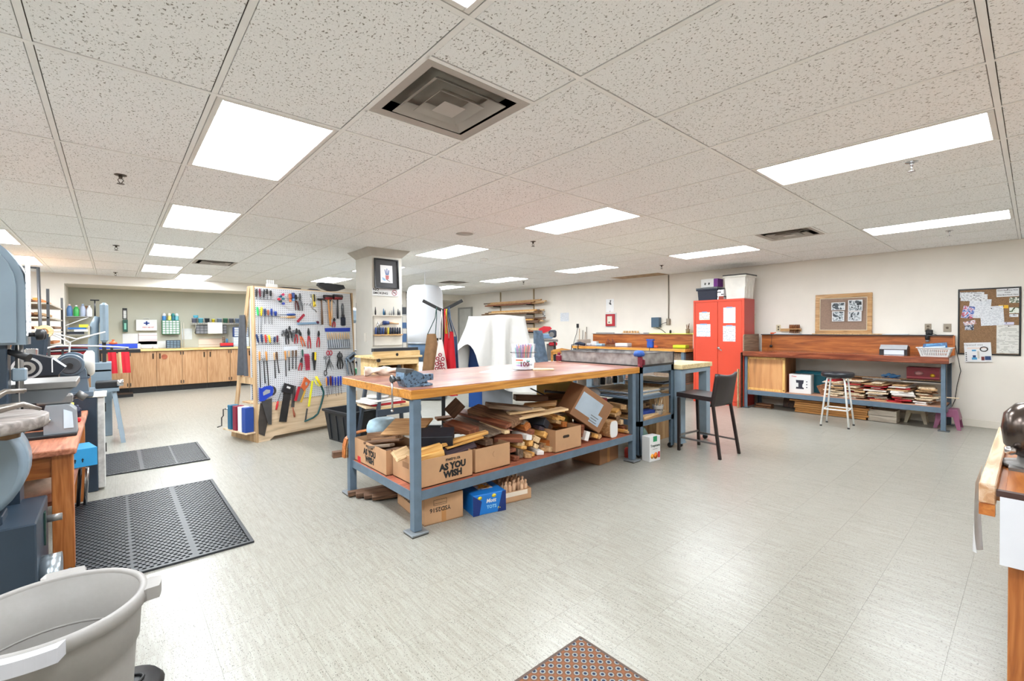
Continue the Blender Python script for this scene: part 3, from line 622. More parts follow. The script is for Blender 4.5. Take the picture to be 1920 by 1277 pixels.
bx(-.115, .13, -.16, -.145, 0, .175).obj('end_board', M_grw, t); bx(-.115, .13, .145, .16, 0, .175).obj('end_board', M_grw, t); bx(.115, .13, -.145, .145, 0, .17).obj('back_board', M_grw, t); bx(-.115, .115, -.145, .145, 0, .008).obj('base_board', M_grw, t)
def step_stool(x, y, lab, m, Hh=.24, L=.25, W=.20):
    t = thing('step_stool', lab, 'step stool', (x, y, 0), 0, 'plastic step stools')
    box((0, 0, Hh - .012), (W * .8, L * .72, .024), None, .008).obj('top', m, t)
    for sx in (-1, 1):
        a = L * .36
        MB().add([(sx * W * .40, -a, Hh - .006), (sx * W * .40, a, Hh - .006), (sx * W * .5, L * .5, 0), (sx * W * .5, L * .36, 0), (sx * W * .43, L * .2, Hh * .62), (sx * W * .43, -L * .2, Hh * .62), (sx * W * .5, -L * .36, 0), (sx * W * .5, -L * .5, 0)] + [(sx * W * .40 - sx * .012, -a, Hh - .006), (sx * W * .40 - sx * .012, a, Hh - .006), (sx * W * .5 - sx * .012, L * .5, 0), (sx * W * .5 - sx * .012, L * .36, 0), (sx * W * .43 - sx * .012, L * .2, Hh * .62), (sx * W * .43 - sx * .012, -L * .2, Hh * .62), (sx * W * .5 - sx * .012, -L * .36, 0), (sx * W * .5 - sx * .012, -L * .5, 0)],
            [(0, 1, 2, 3, 4, 5, 6, 7), (15, 14, 13, 12, 11, 10, 9, 8)] + [(k, (k + 1) % 8, 8 + (k + 1) % 8, 8 + k) for k in range(8)]).obj('side', m, t)
    for sy in (-1, 1): MB().add([(-W * .38, sy * L * .36, Hh - .006), (W * .38, sy * L * .36, Hh - .006), (W * .45, sy * L * .46, Hh * .5), (-W * .45, sy * L * .46, Hh * .5)] + [(-W * .38, sy * L * .34, Hh - .006), (W * .38, sy * L * .34, Hh - .006), (W * .45, sy * L * .44, Hh * .5), (-W * .45, sy * L * .44, Hh * .5)], [(0, 1, 2, 3), (7, 6, 5, 4), (0, 4, 5, 1), (1, 5, 6, 2), (2, 6, 7, 3), (3, 7, 4, 0)]).obj('end', m, t)
step_stool(8.60, 1.10, 'beige plastic step stool under the right bench', mat('beige_plastic', (198, 186, 160), .5), .22)
step_stool(8.47, .76, 'mauve plastic step stool at the end of the right bench', mat('mauve_plastic', (150, 84, 116), .45), .26, .27, .30)
tag(box((0, 0, .012), (.14, .26, .024)).obj('wood_block', PB[3], None, (8.35, 3.03, .001)), 'lower brown wood block on the floor behind the right bench leg', 'wood block'); tag(box((0, 0, .02), (.12, .24, .03)).obj('wood_block', PB[3], None, (8.35, 3.02, .03)), 'upper brown wood block on the floor behind the right bench leg', 'wood block')
tag(box((0, 0, .1), (.03, .22, .19), (0, R(14), 0)).obj('board_leaning', PB[5], None, (8.60, 2.70, .0)), 'dark round-cornered board leaning under the small cupboard', 'board')
# ---- white stool in front
t = thing('bar_stool', 'white tubular stool with black padded seat in front of the right bench', 'stool', (7.53, 1.79, 0), R(2))
M_tubew = mat('white_enamel_tube', (238, 238, 236), .3, var=.01)
MB().lathe([(.172, .675), (.188, .685), (.192, .72), (.176, .742), (.06, .75), (0, .75)], 28).obj('seat', mat('black_vinyl_seat', (28, 30, 36), .35), t)
ft = []
for k in range(4):
    a = PI / 4 + k * PI / 2; c, s_ = math.cos(a), math.sin(a)
    MB().tube([(c * .105, s_ * .105, .672), (c * .135, s_ * .135, .655), (c * .145, s_ * .145, .62), (c * .225, s_ * .225, .012)], .0115, 8).obj('leg', M_tubew, t)
    MB().cyl((c * .222, s_ * .222, .0), (c * .222, s_ * .222, .018), .015, .014, 10).obj('foot_cap', M_black, t)
    ft.append((c * .195, s_ * .195, .235))
for k in range(4): MB().tube([ft[k], ft[(k + 1) % 4]], .009, 8).obj('rung', M_tubew, t)
MB().tube([(-.105, 0, .672), (0, 0, .672), (.105, 0, .672)], .011, 8).tube([(0, -.105, .672), (0, .105, .672)], .011, 8).obj('seat_support', M_tubew, t)
# ---- red steel cabinet
t = thing('steel_cabinet', 'tall orange-red two door steel cabinet with taped sheets', 'cabinet', (8.12, 3.72, 0))
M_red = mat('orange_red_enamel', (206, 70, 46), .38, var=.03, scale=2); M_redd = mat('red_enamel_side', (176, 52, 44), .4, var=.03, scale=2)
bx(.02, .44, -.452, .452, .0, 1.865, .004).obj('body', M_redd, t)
for sg in (-1, 1):
    d = bx(-.002, .020, min(sg * .003, sg * .415), max(sg * .003, sg * .415), .07, 1.825, .003).obj('door', M_red, t)
mb = MB(); [mb.box(c, d) for c, d in (((.010, .435, .9325), (.02, .034, 1.865)), ((.010, -.435, .9325), (.02, .034, 1.865)), ((.010, 0, 1.846), (.02, .836, .037)), ((.010, 0, .033), (.02, .836, .066)))]; mb.obj('face_frame', M_red, t)
h = MB().lathe([(0, -.022), (.022, -.02), (.024, -.002)], 14, (0, -.02, 1.0), axis=0).obj('handle_boss', M_chrome, t)
MB().box((-.03, -.045, .985), (.014, .10, .02), (R(35), 0, 0), .004).obj('handle', M_chrome, t)
for y, z, w_, h_, m_, lab in ((.243, 1.562, .195, .14, printed('cream_label', (240, 236, 206), (150, 150, 150), 48, 30, amount=.5), 'small cream label taped high on the left cabinet door'), (.262, 1.318, .26, .225, printed('pale_blue_sheet', (226, 234, 242), (150, 170, 200), 44, 40, amount=.5), 'wide pale sheet with blue tape on the left cabinet door'), (-.175, 1.566, .208, .272, M_prnf, 'upper white sheet taped on the right cabinet door'), (-.172, 1.265, .215, .275, M_prn, 'lower white sheet taped on the right cabinet door')):
    p = thing('taped_sheet', lab, 'notice', (8.1165, (3.465 + y) * 1.068, 1.36 + (z - 1.36) * 1.068), 0, 'sheets taped on the red cabinet'); bx(-.001, 0, -w_ / 2, w_ / 2, -h_ / 2, h_ / 2).obj('sheet', m_, p)
    box((-.0012, 0, h_ / 2), (.0006, w_ * .5, .02)).obj('tape', mat('blue_tape', (120, 160, 206), .5), p)
# boxes on top of the cabinet
t = thing('lidded_bin', 'navy plastic bin with grey lid and red label on the red cabinet', 'storage bin', (8.33, 3.955, 1.867), PI / 2); tote(t, mat('navy_plastic', (26, 34, 54), .4), .36, .26, .205, True, .92, mat('grey_lid', (120, 126, 132), .4)); bx(-.08, .08, .116, .1185, .07, .12).obj('red_label', mat('label_red', (196, 40, 60), .5), t)
t = thing('purple_white_box', 'white and purple carton on top of the navy bin', 'box', (8.32, 3.925, 2.105)); bx(-.10, .12, -.155, .15, 0, .15, .002).obj('carton', M_white, t); bx(-.1012, -.1, -.154, -.085, .002, .148).obj('purple_panel', mat('purple_print', (110, 34, 130), .5), t); bx(-.10, .12, -.157, -.1555, .002, .148).obj('purple_side', mat('purple_print', (110, 34, 130), .5), t)
for y in (.0, .07): MB().tube([(-.1012, y - .012, .08), (-.1012, y, .045), (-.1012, y + .014, .05), (-.1012, y + .006, .085)], .006, 6).obj('printed_squiggle', M_ink, t)
t = thing('printer_box', 'small white printed carton between the bins on the red cabinet', 'box', (8.32, 3.71, 1.867)); bx(-.12, .10, -.06, .055, 0, .18, .002).obj('carton', printed('printer_carton', (236, 236, 238), (60, 60, 66), 24, 20, amount=.5), t); bx(-.1212, -.12, -.06, .03, .0, .06).obj('red_print', mat('brick_print', (150, 60, 40), .5), t)
t = thing('storage_tote', 'large off-white storage tote with dark lid on the red cabinet', 'storage tote', (8.36, 3.44, 1.867), PI / 2); tote(t, mat('off_white_plastic', (226, 222, 214), .4), .36, .42, .40, True, .84, mat('dark_grey_lid', (86, 84, 82), .5)); bx(-.176, .176, .175, .19, .20, .37).obj('face_band', mat('off_white_plastic', (226, 222, 214), .4), t)
# boards standing between cabinet and bench
tag(MB().box((0, 0, .80), (.02, .16, 1.60), (0, R(4), 0)).obj('leaning_board', wood('pale_board', (224, 216, 196), (206, 194, 170), 2, 1, .6), None, (8.66, 3.40, .003)), 'tall pale board leaning on the wall behind the red cabinet', 'board')
tag(box((0, 0, .33), (.05, .02, .66), None, .002).obj('slotted_strip', wood('perforated_strip', (214, 190, 150), (150, 110, 70), 2, 5, .6), None, (7.99, 3.31, 0)), 'short slotted wooden strip standing beside the bench leg', 'wood strip')
tag(box((0, 0, .47), (.085, .012, .94), None, .002).obj('standing_panel', PB[5], None, (8.07, 3.285, 0)), 'dark brown panel standing upright against the bench end', 'panel')
# ================================================================ centre workbench with its load
M_maple = wood('bench_maple_edge', (206, 146, 66), (184, 120, 44), 0, 1.0, .35, .2)
def benchtop():
    m, nt, b = _new('worn_bench_top')
    n = N(nt, 'ShaderNodeTexNoise'); n.inputs['Scale'].default_value = 2.2; n.inputs['Detail'].default_value = 7; n.inputs['Distortion'].default_value = .6
    nt.links.new(coords(nt, (1, 2.5, 1), False), n.inputs['Vector'])
    nt.links.new(ramp(nt, n.outputs[0], [(.30, s2l((112, 50, 44))), (.42, s2l((134, 74, 58))), (.55, s2l((152, 100, 80))), (.7, s2l((168, 126, 106)))]), b.inputs['Base Color'])
    b.inputs['Roughness'].default_value = .3; b.inputs['Coat Weight'].default_value = .3; b.inputs['Coat Roughness'].default_value = .2; MATS['bt'] = m; return m
t = thing('workbench', 'big centre workbench with worn red-brown top, amber edge and blue steel legs', 'workbench')
bx(1.455, 4.072, 2.668, 3.852, .900, .961, .004).obj('worktop_core', M_maple, t)
bx(1.458, 4.069, 2.671, 3.849, .961, .965, .001).obj('worktop_surface', benchtop(), t)
for x, y in ((1.505, 2.705), (3.985, 2.705), (1.485, 3.735), (3.985, 3.735)):
    l = bx(x - .029, x + .029, y - .029, y + .029, .022, .900, .003).obj('leg', M_steel, t)
    box((x, y, .014), (.125, .125, .012), None, .002).obj('foot_plate', mat('foot_plate_grey', (140, 146, 150), .45, .4), l); box((x, y, .004), (.12, .12, .008)).obj('foot_pad', mat('foot_pad_dark', (70, 66, 60), .8), l)
for a in ((1.534, 3.956, 2.676, 2.682), (1.514, 3.956, 3.758, 3.764)): bx(*a, .222, .284).obj('shelf_rail', M_steel, t)
for a in ((1.476, 1.482, 2.734, 3.706), (4.008, 4.014, 2.734, 3.706)): bx(*a, .222, .284).obj('shelf_rail', M_steel, t)
bx(1.484, 4.006, 2.684, 3.756, .270, .282).obj('shelf_board', wood('shelf_red_ply', (176, 104, 76), (150, 82, 58), 0, 2, .7), t)
# vise
t = thing('bench_vise', 'chipped blue iron vise bolted to the corner of the centre workbench', 'vise', (1.585, 2.862, .965))
def chipped():
    m, nt, b = _new('chipped_blue_paint'); n = N(nt, 'ShaderNodeTexNoise'); n.inputs['Scale'].default_value = 55; n.inputs['Detail'].default_value = 4; nt.links.new(coords(nt), n.inputs['Vector'])
    nt.links.new(ramp(nt, n.outputs[0], [(.40, s2l((34, 40, 48))), (.44, s2l((84, 110, 134))), (.75, s2l((104, 130, 152)))]), b.inputs['Base Color']); b.inputs['Roughness'].default_value = .45; MATS['chip'] = m; return m
M_chip = chipped()
MB().prism([(-.085, 0), (.115, 0), (.115, .012), (.075, .022), (.065, .065), (.035, .088), (-.02, .112), (-.075, .118), (-.105, .10), (-.112, .06), (-.095, .02)], -.058, .058, 1).obj('body', M_chip, t)
MB().lathe([(.085, 0), (.085, .012), (.06, .016), (.05, .03), (0, .03)], 22, (.045, .0, 0)).obj('swivel_base', M_chip, t)
box((.09, 0, .055), (.11, .05, .045), None, .004).obj('slide_bar', M_chip, t)
MB().prism([(-.105, .094), (-.045, .108), (-.035, .122), (-.10, .128)], -.07, .07, 1).obj('jaw', mat('bare_iron', (96, 100, 104), .35, .8), t)
MB().cyl((-.155, 0, .058), (-.09, 0, .058), .016, .018, 14).cyl((-.175, 0, .058), (-.15, 0, .058), .022, .022, 14).obj('screw', mat('bare_iron', (96, 100, 104), .35, .8), t)
MB().cyl((-.163, .004, .075), (-.160, .012, -.155), .0065, None, 10).lathe([(0, -.008), (.010, -.004), (.010, .006), (0, .01)], 10, (-.1600, .012, -.16)).lathe([(0, -.008), (.011, -.004), (.011, .006), (0, .01)], 10, (-.163, .004, .078)).obj('handle', M_chrome, t)
# rag, jar of pens, plate, paper
t = thing('work_gloves', 'crumpled off-white cotton rag at the left end of the bench top', 'rag', (1.74, 3.72, .965), R(-20))
def ragf(u, v):
    a = 2 * PI * v; r = .050 * (.75 + .22 * math.sin(11 * u + 1.5) + .16 * math.sin(3 * a + 13 * u) + .08 * math.sin(7 * a - 20 * u)) * (1 - .3 * u)
    return (.27 * (u - .5), 1.3 * r * math.cos(a), max(.0, .040 + r * math.sin(a) * .9))
MB().grid(ragf, 26, 16).obj('cloth', mat('dirty_cotton', (222, 206, 190), .9, var=.14, scale=22), t)
t.name = 'cotton_rag'
t = thing('pen_jar', 'clear plastic bucket reading 100 Gel Pens packed with coloured pens', 'pen bucket', (3.0, 3.27, .968))
M_clear = mat('clear_plastic', (240, 244, 248), .12, var=0, trans=.0, alpha=.22)
MB().lathe([(.098, 0), (.118, .24), (.121, .242), (.121, .246), (.116, .246), (.096, .004), (0, .003)], 28).obj('bucket', M_clear, t)
MB().lathe([(.1005, .005), (.1105, .115), (.1095, .115), (.0995, .005)], 28, cap=False).obj('label_sleeve', mat('label_sleeve_white', (232, 236, 242), .4), t)
ang = math.atan2(-3.27, -3.0)
for body, sz, c, da, z in (('100', .062, (120, 24, 50), .10, .055), ('Gel', .024, (60, 150, 140), .42, .085), ('PENS', .026, (150, 156, 170), .60, .05)):
    a = ang + da; text('lettering', body, sz, mat('ink_%d' % c[0], c, .5, var=0), t, (.112 * math.cos(a), .112 * math.sin(a), z), (R(87), 0, a + PI / 2), .001)
for k, (c, z) in enumerate((((222, 120, 90), .095), ((170, 210, 190), .07), ((200, 180, 220), .045))):
    a = ang - .35; box((0, 0, 0), (.07, .001, .014)).obj('printed_band', mat('band_%d' % k, c, .5), t, (.1095 * math.cos(a), .1095 * math.sin(a), z), (0, 0, a + PI / 2))
MB().tube([(.126 * math.cos(a), .126 * math.sin(a), .165 + .0 * a) for a in [2 * PI * k / 24 for k in range(24)]], .003, 6, True).obj('black_handle', M_black, t)
rn = random.Random(3); pc = [(32, 36, 60), (120, 60, 140), (40, 110, 180), (40, 170, 170), (236, 80, 60), (240, 140, 60), (220, 60, 110), (110, 30, 50), (70, 90, 160), (180, 120, 190), (60, 150, 100)]
PENN = ['navy', 'purple', 'blue', 'turquoise', 'scarlet', 'orange', 'pink', 'maroon', 'slate blue', 'lilac', 'green']
for k in range(52):
    a = rn.uniform(0, 2 * PI); r0 = .055 * math.sqrt(rn.random()); r1 = r0 + rn.uniform(0, .04)
    p0 = (r0 * math.cos(a), r0 * math.sin(a), .01); p1 = (r1 * math.cos(a + .2), r1 * math.sin(a + .2), rn.uniform(.205, .245))
    o_ = MB().cyl(p0, p1, .0055, None, 7).obj('gel_pen', mat('pen_%d' % (k % 11), pc[k % 11], .35, var=0), None); o_.location = t.location; tag(o_, f'{PENN[k % 11]} gel pen, {ORDW[k // 11]} of its colour in the clear bucket', 'pen', 'gel pens in the clear bucket')
tag(box((0, 0, .0006), (.34, .26, .0010)).obj('paper_sheet', M_paper, None, (2.72, 3.30, .9653), (0, 0, R(28))), 'single white sheet of paper on the centre bench', 'paper')
tag(box((0, 0, .006), (.20, .10, .012), None, .002).obj('thin_board', wood('cream_board', (238, 220, 180), (222, 200, 156), 0, 1, .5), None, (3.10, 3.10, .9653), (0, 0, R(-38))), 'thin pale offcut lying in front of the bucket of pens', 'board')
# cartons on the lower shelf
def carton(t, x0, x1, y0, y1, h, th=.005, m=None):
    m = m or M_kraft
    bx(x0, x1, y0, y1, 0, .006).obj('bottom', M_kraftd, t)
    for nm, a in (('side', (x0, x1, y0, y0 + th)), ('side', (x0, x1, y1 - th, y1)), ('side', (x0, x0 + th, y0 + th, y1 - th)), ('side', (x1 - th, x1, y0 + th, y1 - th))): bx(*a, .0, h).obj(nm, m, t)
M_blk = M_ink
def metro(t, loc, rot, k=1.0):
    text('lettering', 'metro.ca', .034 * k, M_blk, t, (loc[0], loc[1], .160), rot, .0008); text('lettering', 'AS YOU', .062 * k, M_blk, t, (loc[0], loc[1], .108), rot, .0040); text('lettering', 'WISH', .062 * k, M_blk, t, (loc[0], loc[1], .053), rot, .0040)
ZS = .283
t = thing('carton', 'low grocery carton reading AS YOU WISH at the end of the centre bench shelf', 'carton', (1.50, 3.13, ZS)); carton(t, 0, .32, 0, .585, .185); metro(t, (-.001, .29), FX)
bx(-.0012, -.0004, .46, .52, .0, .045).obj('red_print', mat('print_red', (200, 40, 48), .6), t)
t = thing('carton', 'low grocery carton reading AS YOU WISH behind the front bench leg', 'carton', (1.545, 2.718, ZS)); carton(t, 0, .435, 0, .395, .19); metro(t, (.265, -.001), FY)
box((-.0008, .2, .12), (.001, .09, .04)).obj('hand_flap', M_kraftd, t)
t = thing('carton', 'plain low carton with hand hole beside the lettered carton', 'carton', (2.02, 2.735, ZS)); carton(t, 0, .34, 0, .42, .18); MB().tube([(.19 + .022 * math.cos(a), -.0006, .115 + .022 * math.sin(a)) for a in [PI * .6 + k * PI * .8 / 8 for k in range(9)]], .0012, 5).obj('cut_line', M_kraftd, t)
t = thing('carton', 'open carton with oval hand hole in the middle of the bench shelf', 'carton', (2.872, 2.722, ZS)); carton(t, 0, .337, 0, .36, .195)
MB().prism([(.135 + .028 * sx + .014 * math.cos(a), .125 + .012 * math.sin(a)) for sx, a0 in ((1, -PI / 2), (-1, PI / 2)) for a in [a0 + k * PI / 6 for k in range(7)]], -.0014, -.0002, 1).obj('hand_hole', mat('hole_dark', (52, 38, 28), .9), t)
t = thing('carton', 'large brown carton tipped over on the scrap with a torn silver label', 'carton', (3.43, 2.86, .60), rot=(R(4), R(33), R(-14)))
Lc, Wc, Hc = .40, .24, .30
box((0, 0, 0), (Lc, Wc, Hc), None, .004).obj('body', mat('brown_carton', (146, 104, 72), .75, var=.05), t); bx(Lc / 2, Lc / 2 + .002, -Wc / 2, Wc / 2, -Hc / 2, Hc / 2).obj('end_face', mat('kraft_end', (200, 150, 96), .75, var=.05), t)
MB().prism([(-.18, -.08), (.02, -.08), (.02, -.11), (.15, -.11), (.15, -.01), (.09, -.01), (.09, .10), (-.18, .10)], -Wc / 2 - .0015, -Wc / 2 - .0002, 1).obj('silver_label', mat('silver_label', (176, 190, 204), .35, .2), t)
for k in range(3): box((.065, -Wc / 2 - .002, -.045 - .024 * k), (.10 - .02 * (k % 2), .0006, .008)).obj('printed_line', mat('grey_ink', (110, 110, 112), .6, var=0), t)
bx(Lc / 2 + .002, Lc / 2 + .0026, -.02, .02, -Hc / 2, Hc / 2).obj('tape', mat('brown_tape', (178, 126, 76), .35), t)
t = thing('wood_disc', 'white faced round block standing at the right end of the bench shelf', 'wood block', (3.70, 2.72, .283)); MB().prism([(.065 * math.copysign(abs(math.cos(a)) ** .6, math.cos(a)), .085 + .085 * math.copysign(abs(math.sin(a)) ** .6, math.sin(a))) for a in [2 * PI * k / 24 for k in range(24)]], 0, .13, 1).obj('block', PB[1], t); MB().prism([(.061 * math.copysign(abs(math.cos(a)) ** .6, math.cos(a)), .085 + .081 * math.copysign(abs(math.sin(a)) ** .6, math.sin(a))) for a in [2 * PI * k / 24 for k in range(24)]], -.002, 0, 1).obj('white_face', M_white, t)
# scrap wood
SW = {'G': wood('scrap_weathered', (150, 132, 114), (112, 94, 78), 0, 1.2, .75, tint=.08), 'D': wood('scrap_dark', (122, 90, 66), (90, 64, 46), 0, 1.2, .65, tint=.1), 'T': wood('scrap_tan', (206, 168, 122), (180, 138, 92), 0, 1.2, .6, tint=.08), 'P': wood('scrap_pale', (236, 208, 166), (214, 180, 134), 0, 1.2, .6, tint=.06), 'B': wood('scrap_brown', (152, 116, 84), (112, 80, 56), 0, 1.4, .8, tint=.1),
      'R': wood('scrap_red', (160, 98, 68), (120, 66, 44), 0, 1.2, .5, tint=.1), 'K': mat('scrap_black', (36, 40, 48), .45, var=.15, scale=20), 'Y': wood('scrap_yellow', (236, 190, 116), (214, 156, 80), 0, 1.2, .55, tint=.06), 'U': wood('scrap_purple', (74, 56, 62), (48, 34, 42), 0, 1.2, .6), 'W': mat('scrap_white', (238, 236, 232), .6), 'A': wood('scrap_amber', (206, 130, 66), (170, 96, 42), 0, 1.2, .5, tint=.06)}
def plank(p0, p1, w_, t_, roll, m, lab, grp=None, name='scrap_board', cat='scrap wood'):
    p0, p1 = Vector(p0), Vector(p1); d = p1 - p0
    q = d.to_track_quat('X', 'Z'); e = (q @ Euler((R(roll), 0, 0)).to_quaternion()).to_euler()
    o = box((0, 0, 0), (d.length, w_, t_), None, .0025).obj(name, m, None, (p0 + p1) / 2, e); return tag(o, lab, cat, grp)
for p0, p1, w_, t_, rl, m, lab in (
((2.433, 3.12, 0.703), (2.78, 2.95, 0.649), 0.16, 0.035, 0, 'G', 'weathered grey plank with a cut corner on top of the scrap pile'),
((2.866, 3.25, 0.709), (3.145, 3.1, 0.688), 0.12, 0.05, 0, 'D', 'dark brown block perched highest on the scrap pile'),
((2.895, 3.15, 0.641), (3.095, 2.92, 0.671), 0.14, 0.03, 0, 'T', 'tan plank end under the dark brown block'),
((2.572, 2.9, 0.602), (3.075, 2.8, 0.637), 0.12, 0.018, 0, 'P', 'long pale strip sloping across the middle of the scrap pile'),
((2.549, 2.98, 0.633), (2.855, 2.86, 0.653), 0.1, 0.014, 0, 'P', 'short pale strip under the grey plank'),
((2.454, 3.35, 0.631), (2.542, 2.85, 0.579), 0.15, 0.06, 12, 'B', 'thick bark-edged brown slab in the scrap pile'),
((2.441, 3.55, 0.588), (2.403, 2.8, 0.574), 0.07, 0.03, 15, 'R', 'long slim mahogany red batten in the scrap pile'),
((2.433, 3.2, 0.538), (2.373, 2.78, 0.531), 0.05, 0.026, 0, 'P', 'pale square batten below the mahogany batten'),
((2.397, 3.6, 0.533), (2.299, 2.84, 0.517), 0.2, 0.02, 10, 'G', 'wide grey board sloping behind the redwood block'),
((2.192, 3.35, 0.622), (2.282, 3.3, 0.723), 0.12, 0.025, 80, 'D', 'dark board standing up at the back of the scrap pile'),
((2.088, 3.2, 0.578), (2.117, 2.88, 0.561), 0.11, 0.045, 8, 'R', 'chunky redwood block above the metro carton'),
((1.672, 3.05, 0.555), (1.912, 2.86, 0.559), 0.16, 0.075, 14, 'K', 'flat black painted block above the metro carton'),
((1.804, 2.86, 0.513), (2.175, 2.79, 0.563), 0.05, 0.024, 0, 'Y', 'upper yellow pine stick pointing right over the cartons'),
((1.831, 2.84, 0.489), (2.122, 2.78, 0.536), 0.05, 0.014, 0, 'Y', 'lower yellow pine stick under its twin'),
((1.589, 2.82, 0.498), (1.753, 2.78, 0.525), 0.06, 0.045, 0, 'Y', 'nail-holed yellow pine block, upper of two in the metro carton'),
((1.584, 2.8, 0.465), (1.76, 2.77, 0.487), 0.06, 0.04, 0, 'Y', 'yellow pine block, lower of two in the metro carton'),
((1.818, 2.84, 0.457), (2.048, 2.79, 0.504), 0.1, 0.02, 35, 'U', 'dark purple board leaning out of the metro carton'),
((1.433, 2.86, 0.493), (1.603, 2.98, 0.482), 0.08, 0.02, 50, 'P', 'pale board corner poking from the carton behind the bench leg'),
((1.514, 3.52, 0.457), (1.636, 3.15, 0.528), 0.05, 0.018, 0, 'D', 'dark slat in the end carton, upper'),
((1.597, 3.56, 0.458), (1.646, 3.22, 0.535), 0.05, 0.02, 0, 'B', 'brown slat in the end carton, top'),
((1.503, 3.42, 0.441), (1.564, 3.16, 0.496), 0.05, 0.02, 0, 'G', 'grey slat in the end carton'),
((1.553, 3.2, 0.452), (1.584, 3.05, 0.489), 0.05, 0.02, 0, 'D', 'short dark slat in the end carton'),
((1.597, 3.62, 0.483), (1.658, 3.35, 0.522), 0.07, 0.05, 0, 'B', 'brown block at the back of the end carton'),
((1.673, 3.45, 0.571), (1.857, 3.15, 0.595), 0.24, 0.015, 20, 'T', 'flat tan board lying behind the front bench leg'),
((2.374, 2.95, 0.46), (2.555, 2.8, 0.449), 0.14, 0.04, 0, 'R', 'reddish bark slab over the plain carton'),
((2.181, 2.95, 0.484), (2.172, 2.76, 0.486), 0.07, 0.045, 0, 'D', 'dark block with white painted end over the plain carton'),
((3.173, 3.35, 0.757), (3.347, 3.3, 0.667), 0.03, 0.012, 0, 'K', 'thin black strip leaning at the back of the scrap pile'),
((3.42, 3.4, 0.709), (3.554, 3.3, 0.681), 0.06, 0.02, 0, 'B', 'brown offcut lying at the back of the scrap pile'),
((3.348, 3.3, 0.654), (3.535, 3.2, 0.668), 0.1, 0.02, 30, 'D', 'dark board behind the tan plank end'),
((3.272, 3.1, 0.611), (3.346, 3.0, 0.64), 0.09, 0.03, 0, 'B', 'brown offcut left of the tilted carton'),
((3.317, 3.3, 0.719), (3.5, 3.15, 0.703), 0.05, 0.02, 0, 'K', 'black strip left of the tilted carton'),
): plank(p0, p1, w_, t_, rl, SW[m], lab, 'scrap wood on the centre bench shelf')
ec = {}; COLN = {'W': 'white painted', 'P': 'pale', 'Y': 'yellow pine', 'R': 'reddish', 'G': 'grey', 'T': 'tan', 'A': 'amber', 'B': 'brown', 'K': 'black', 'U': 'purple-brown', 'D': 'dark brown'}
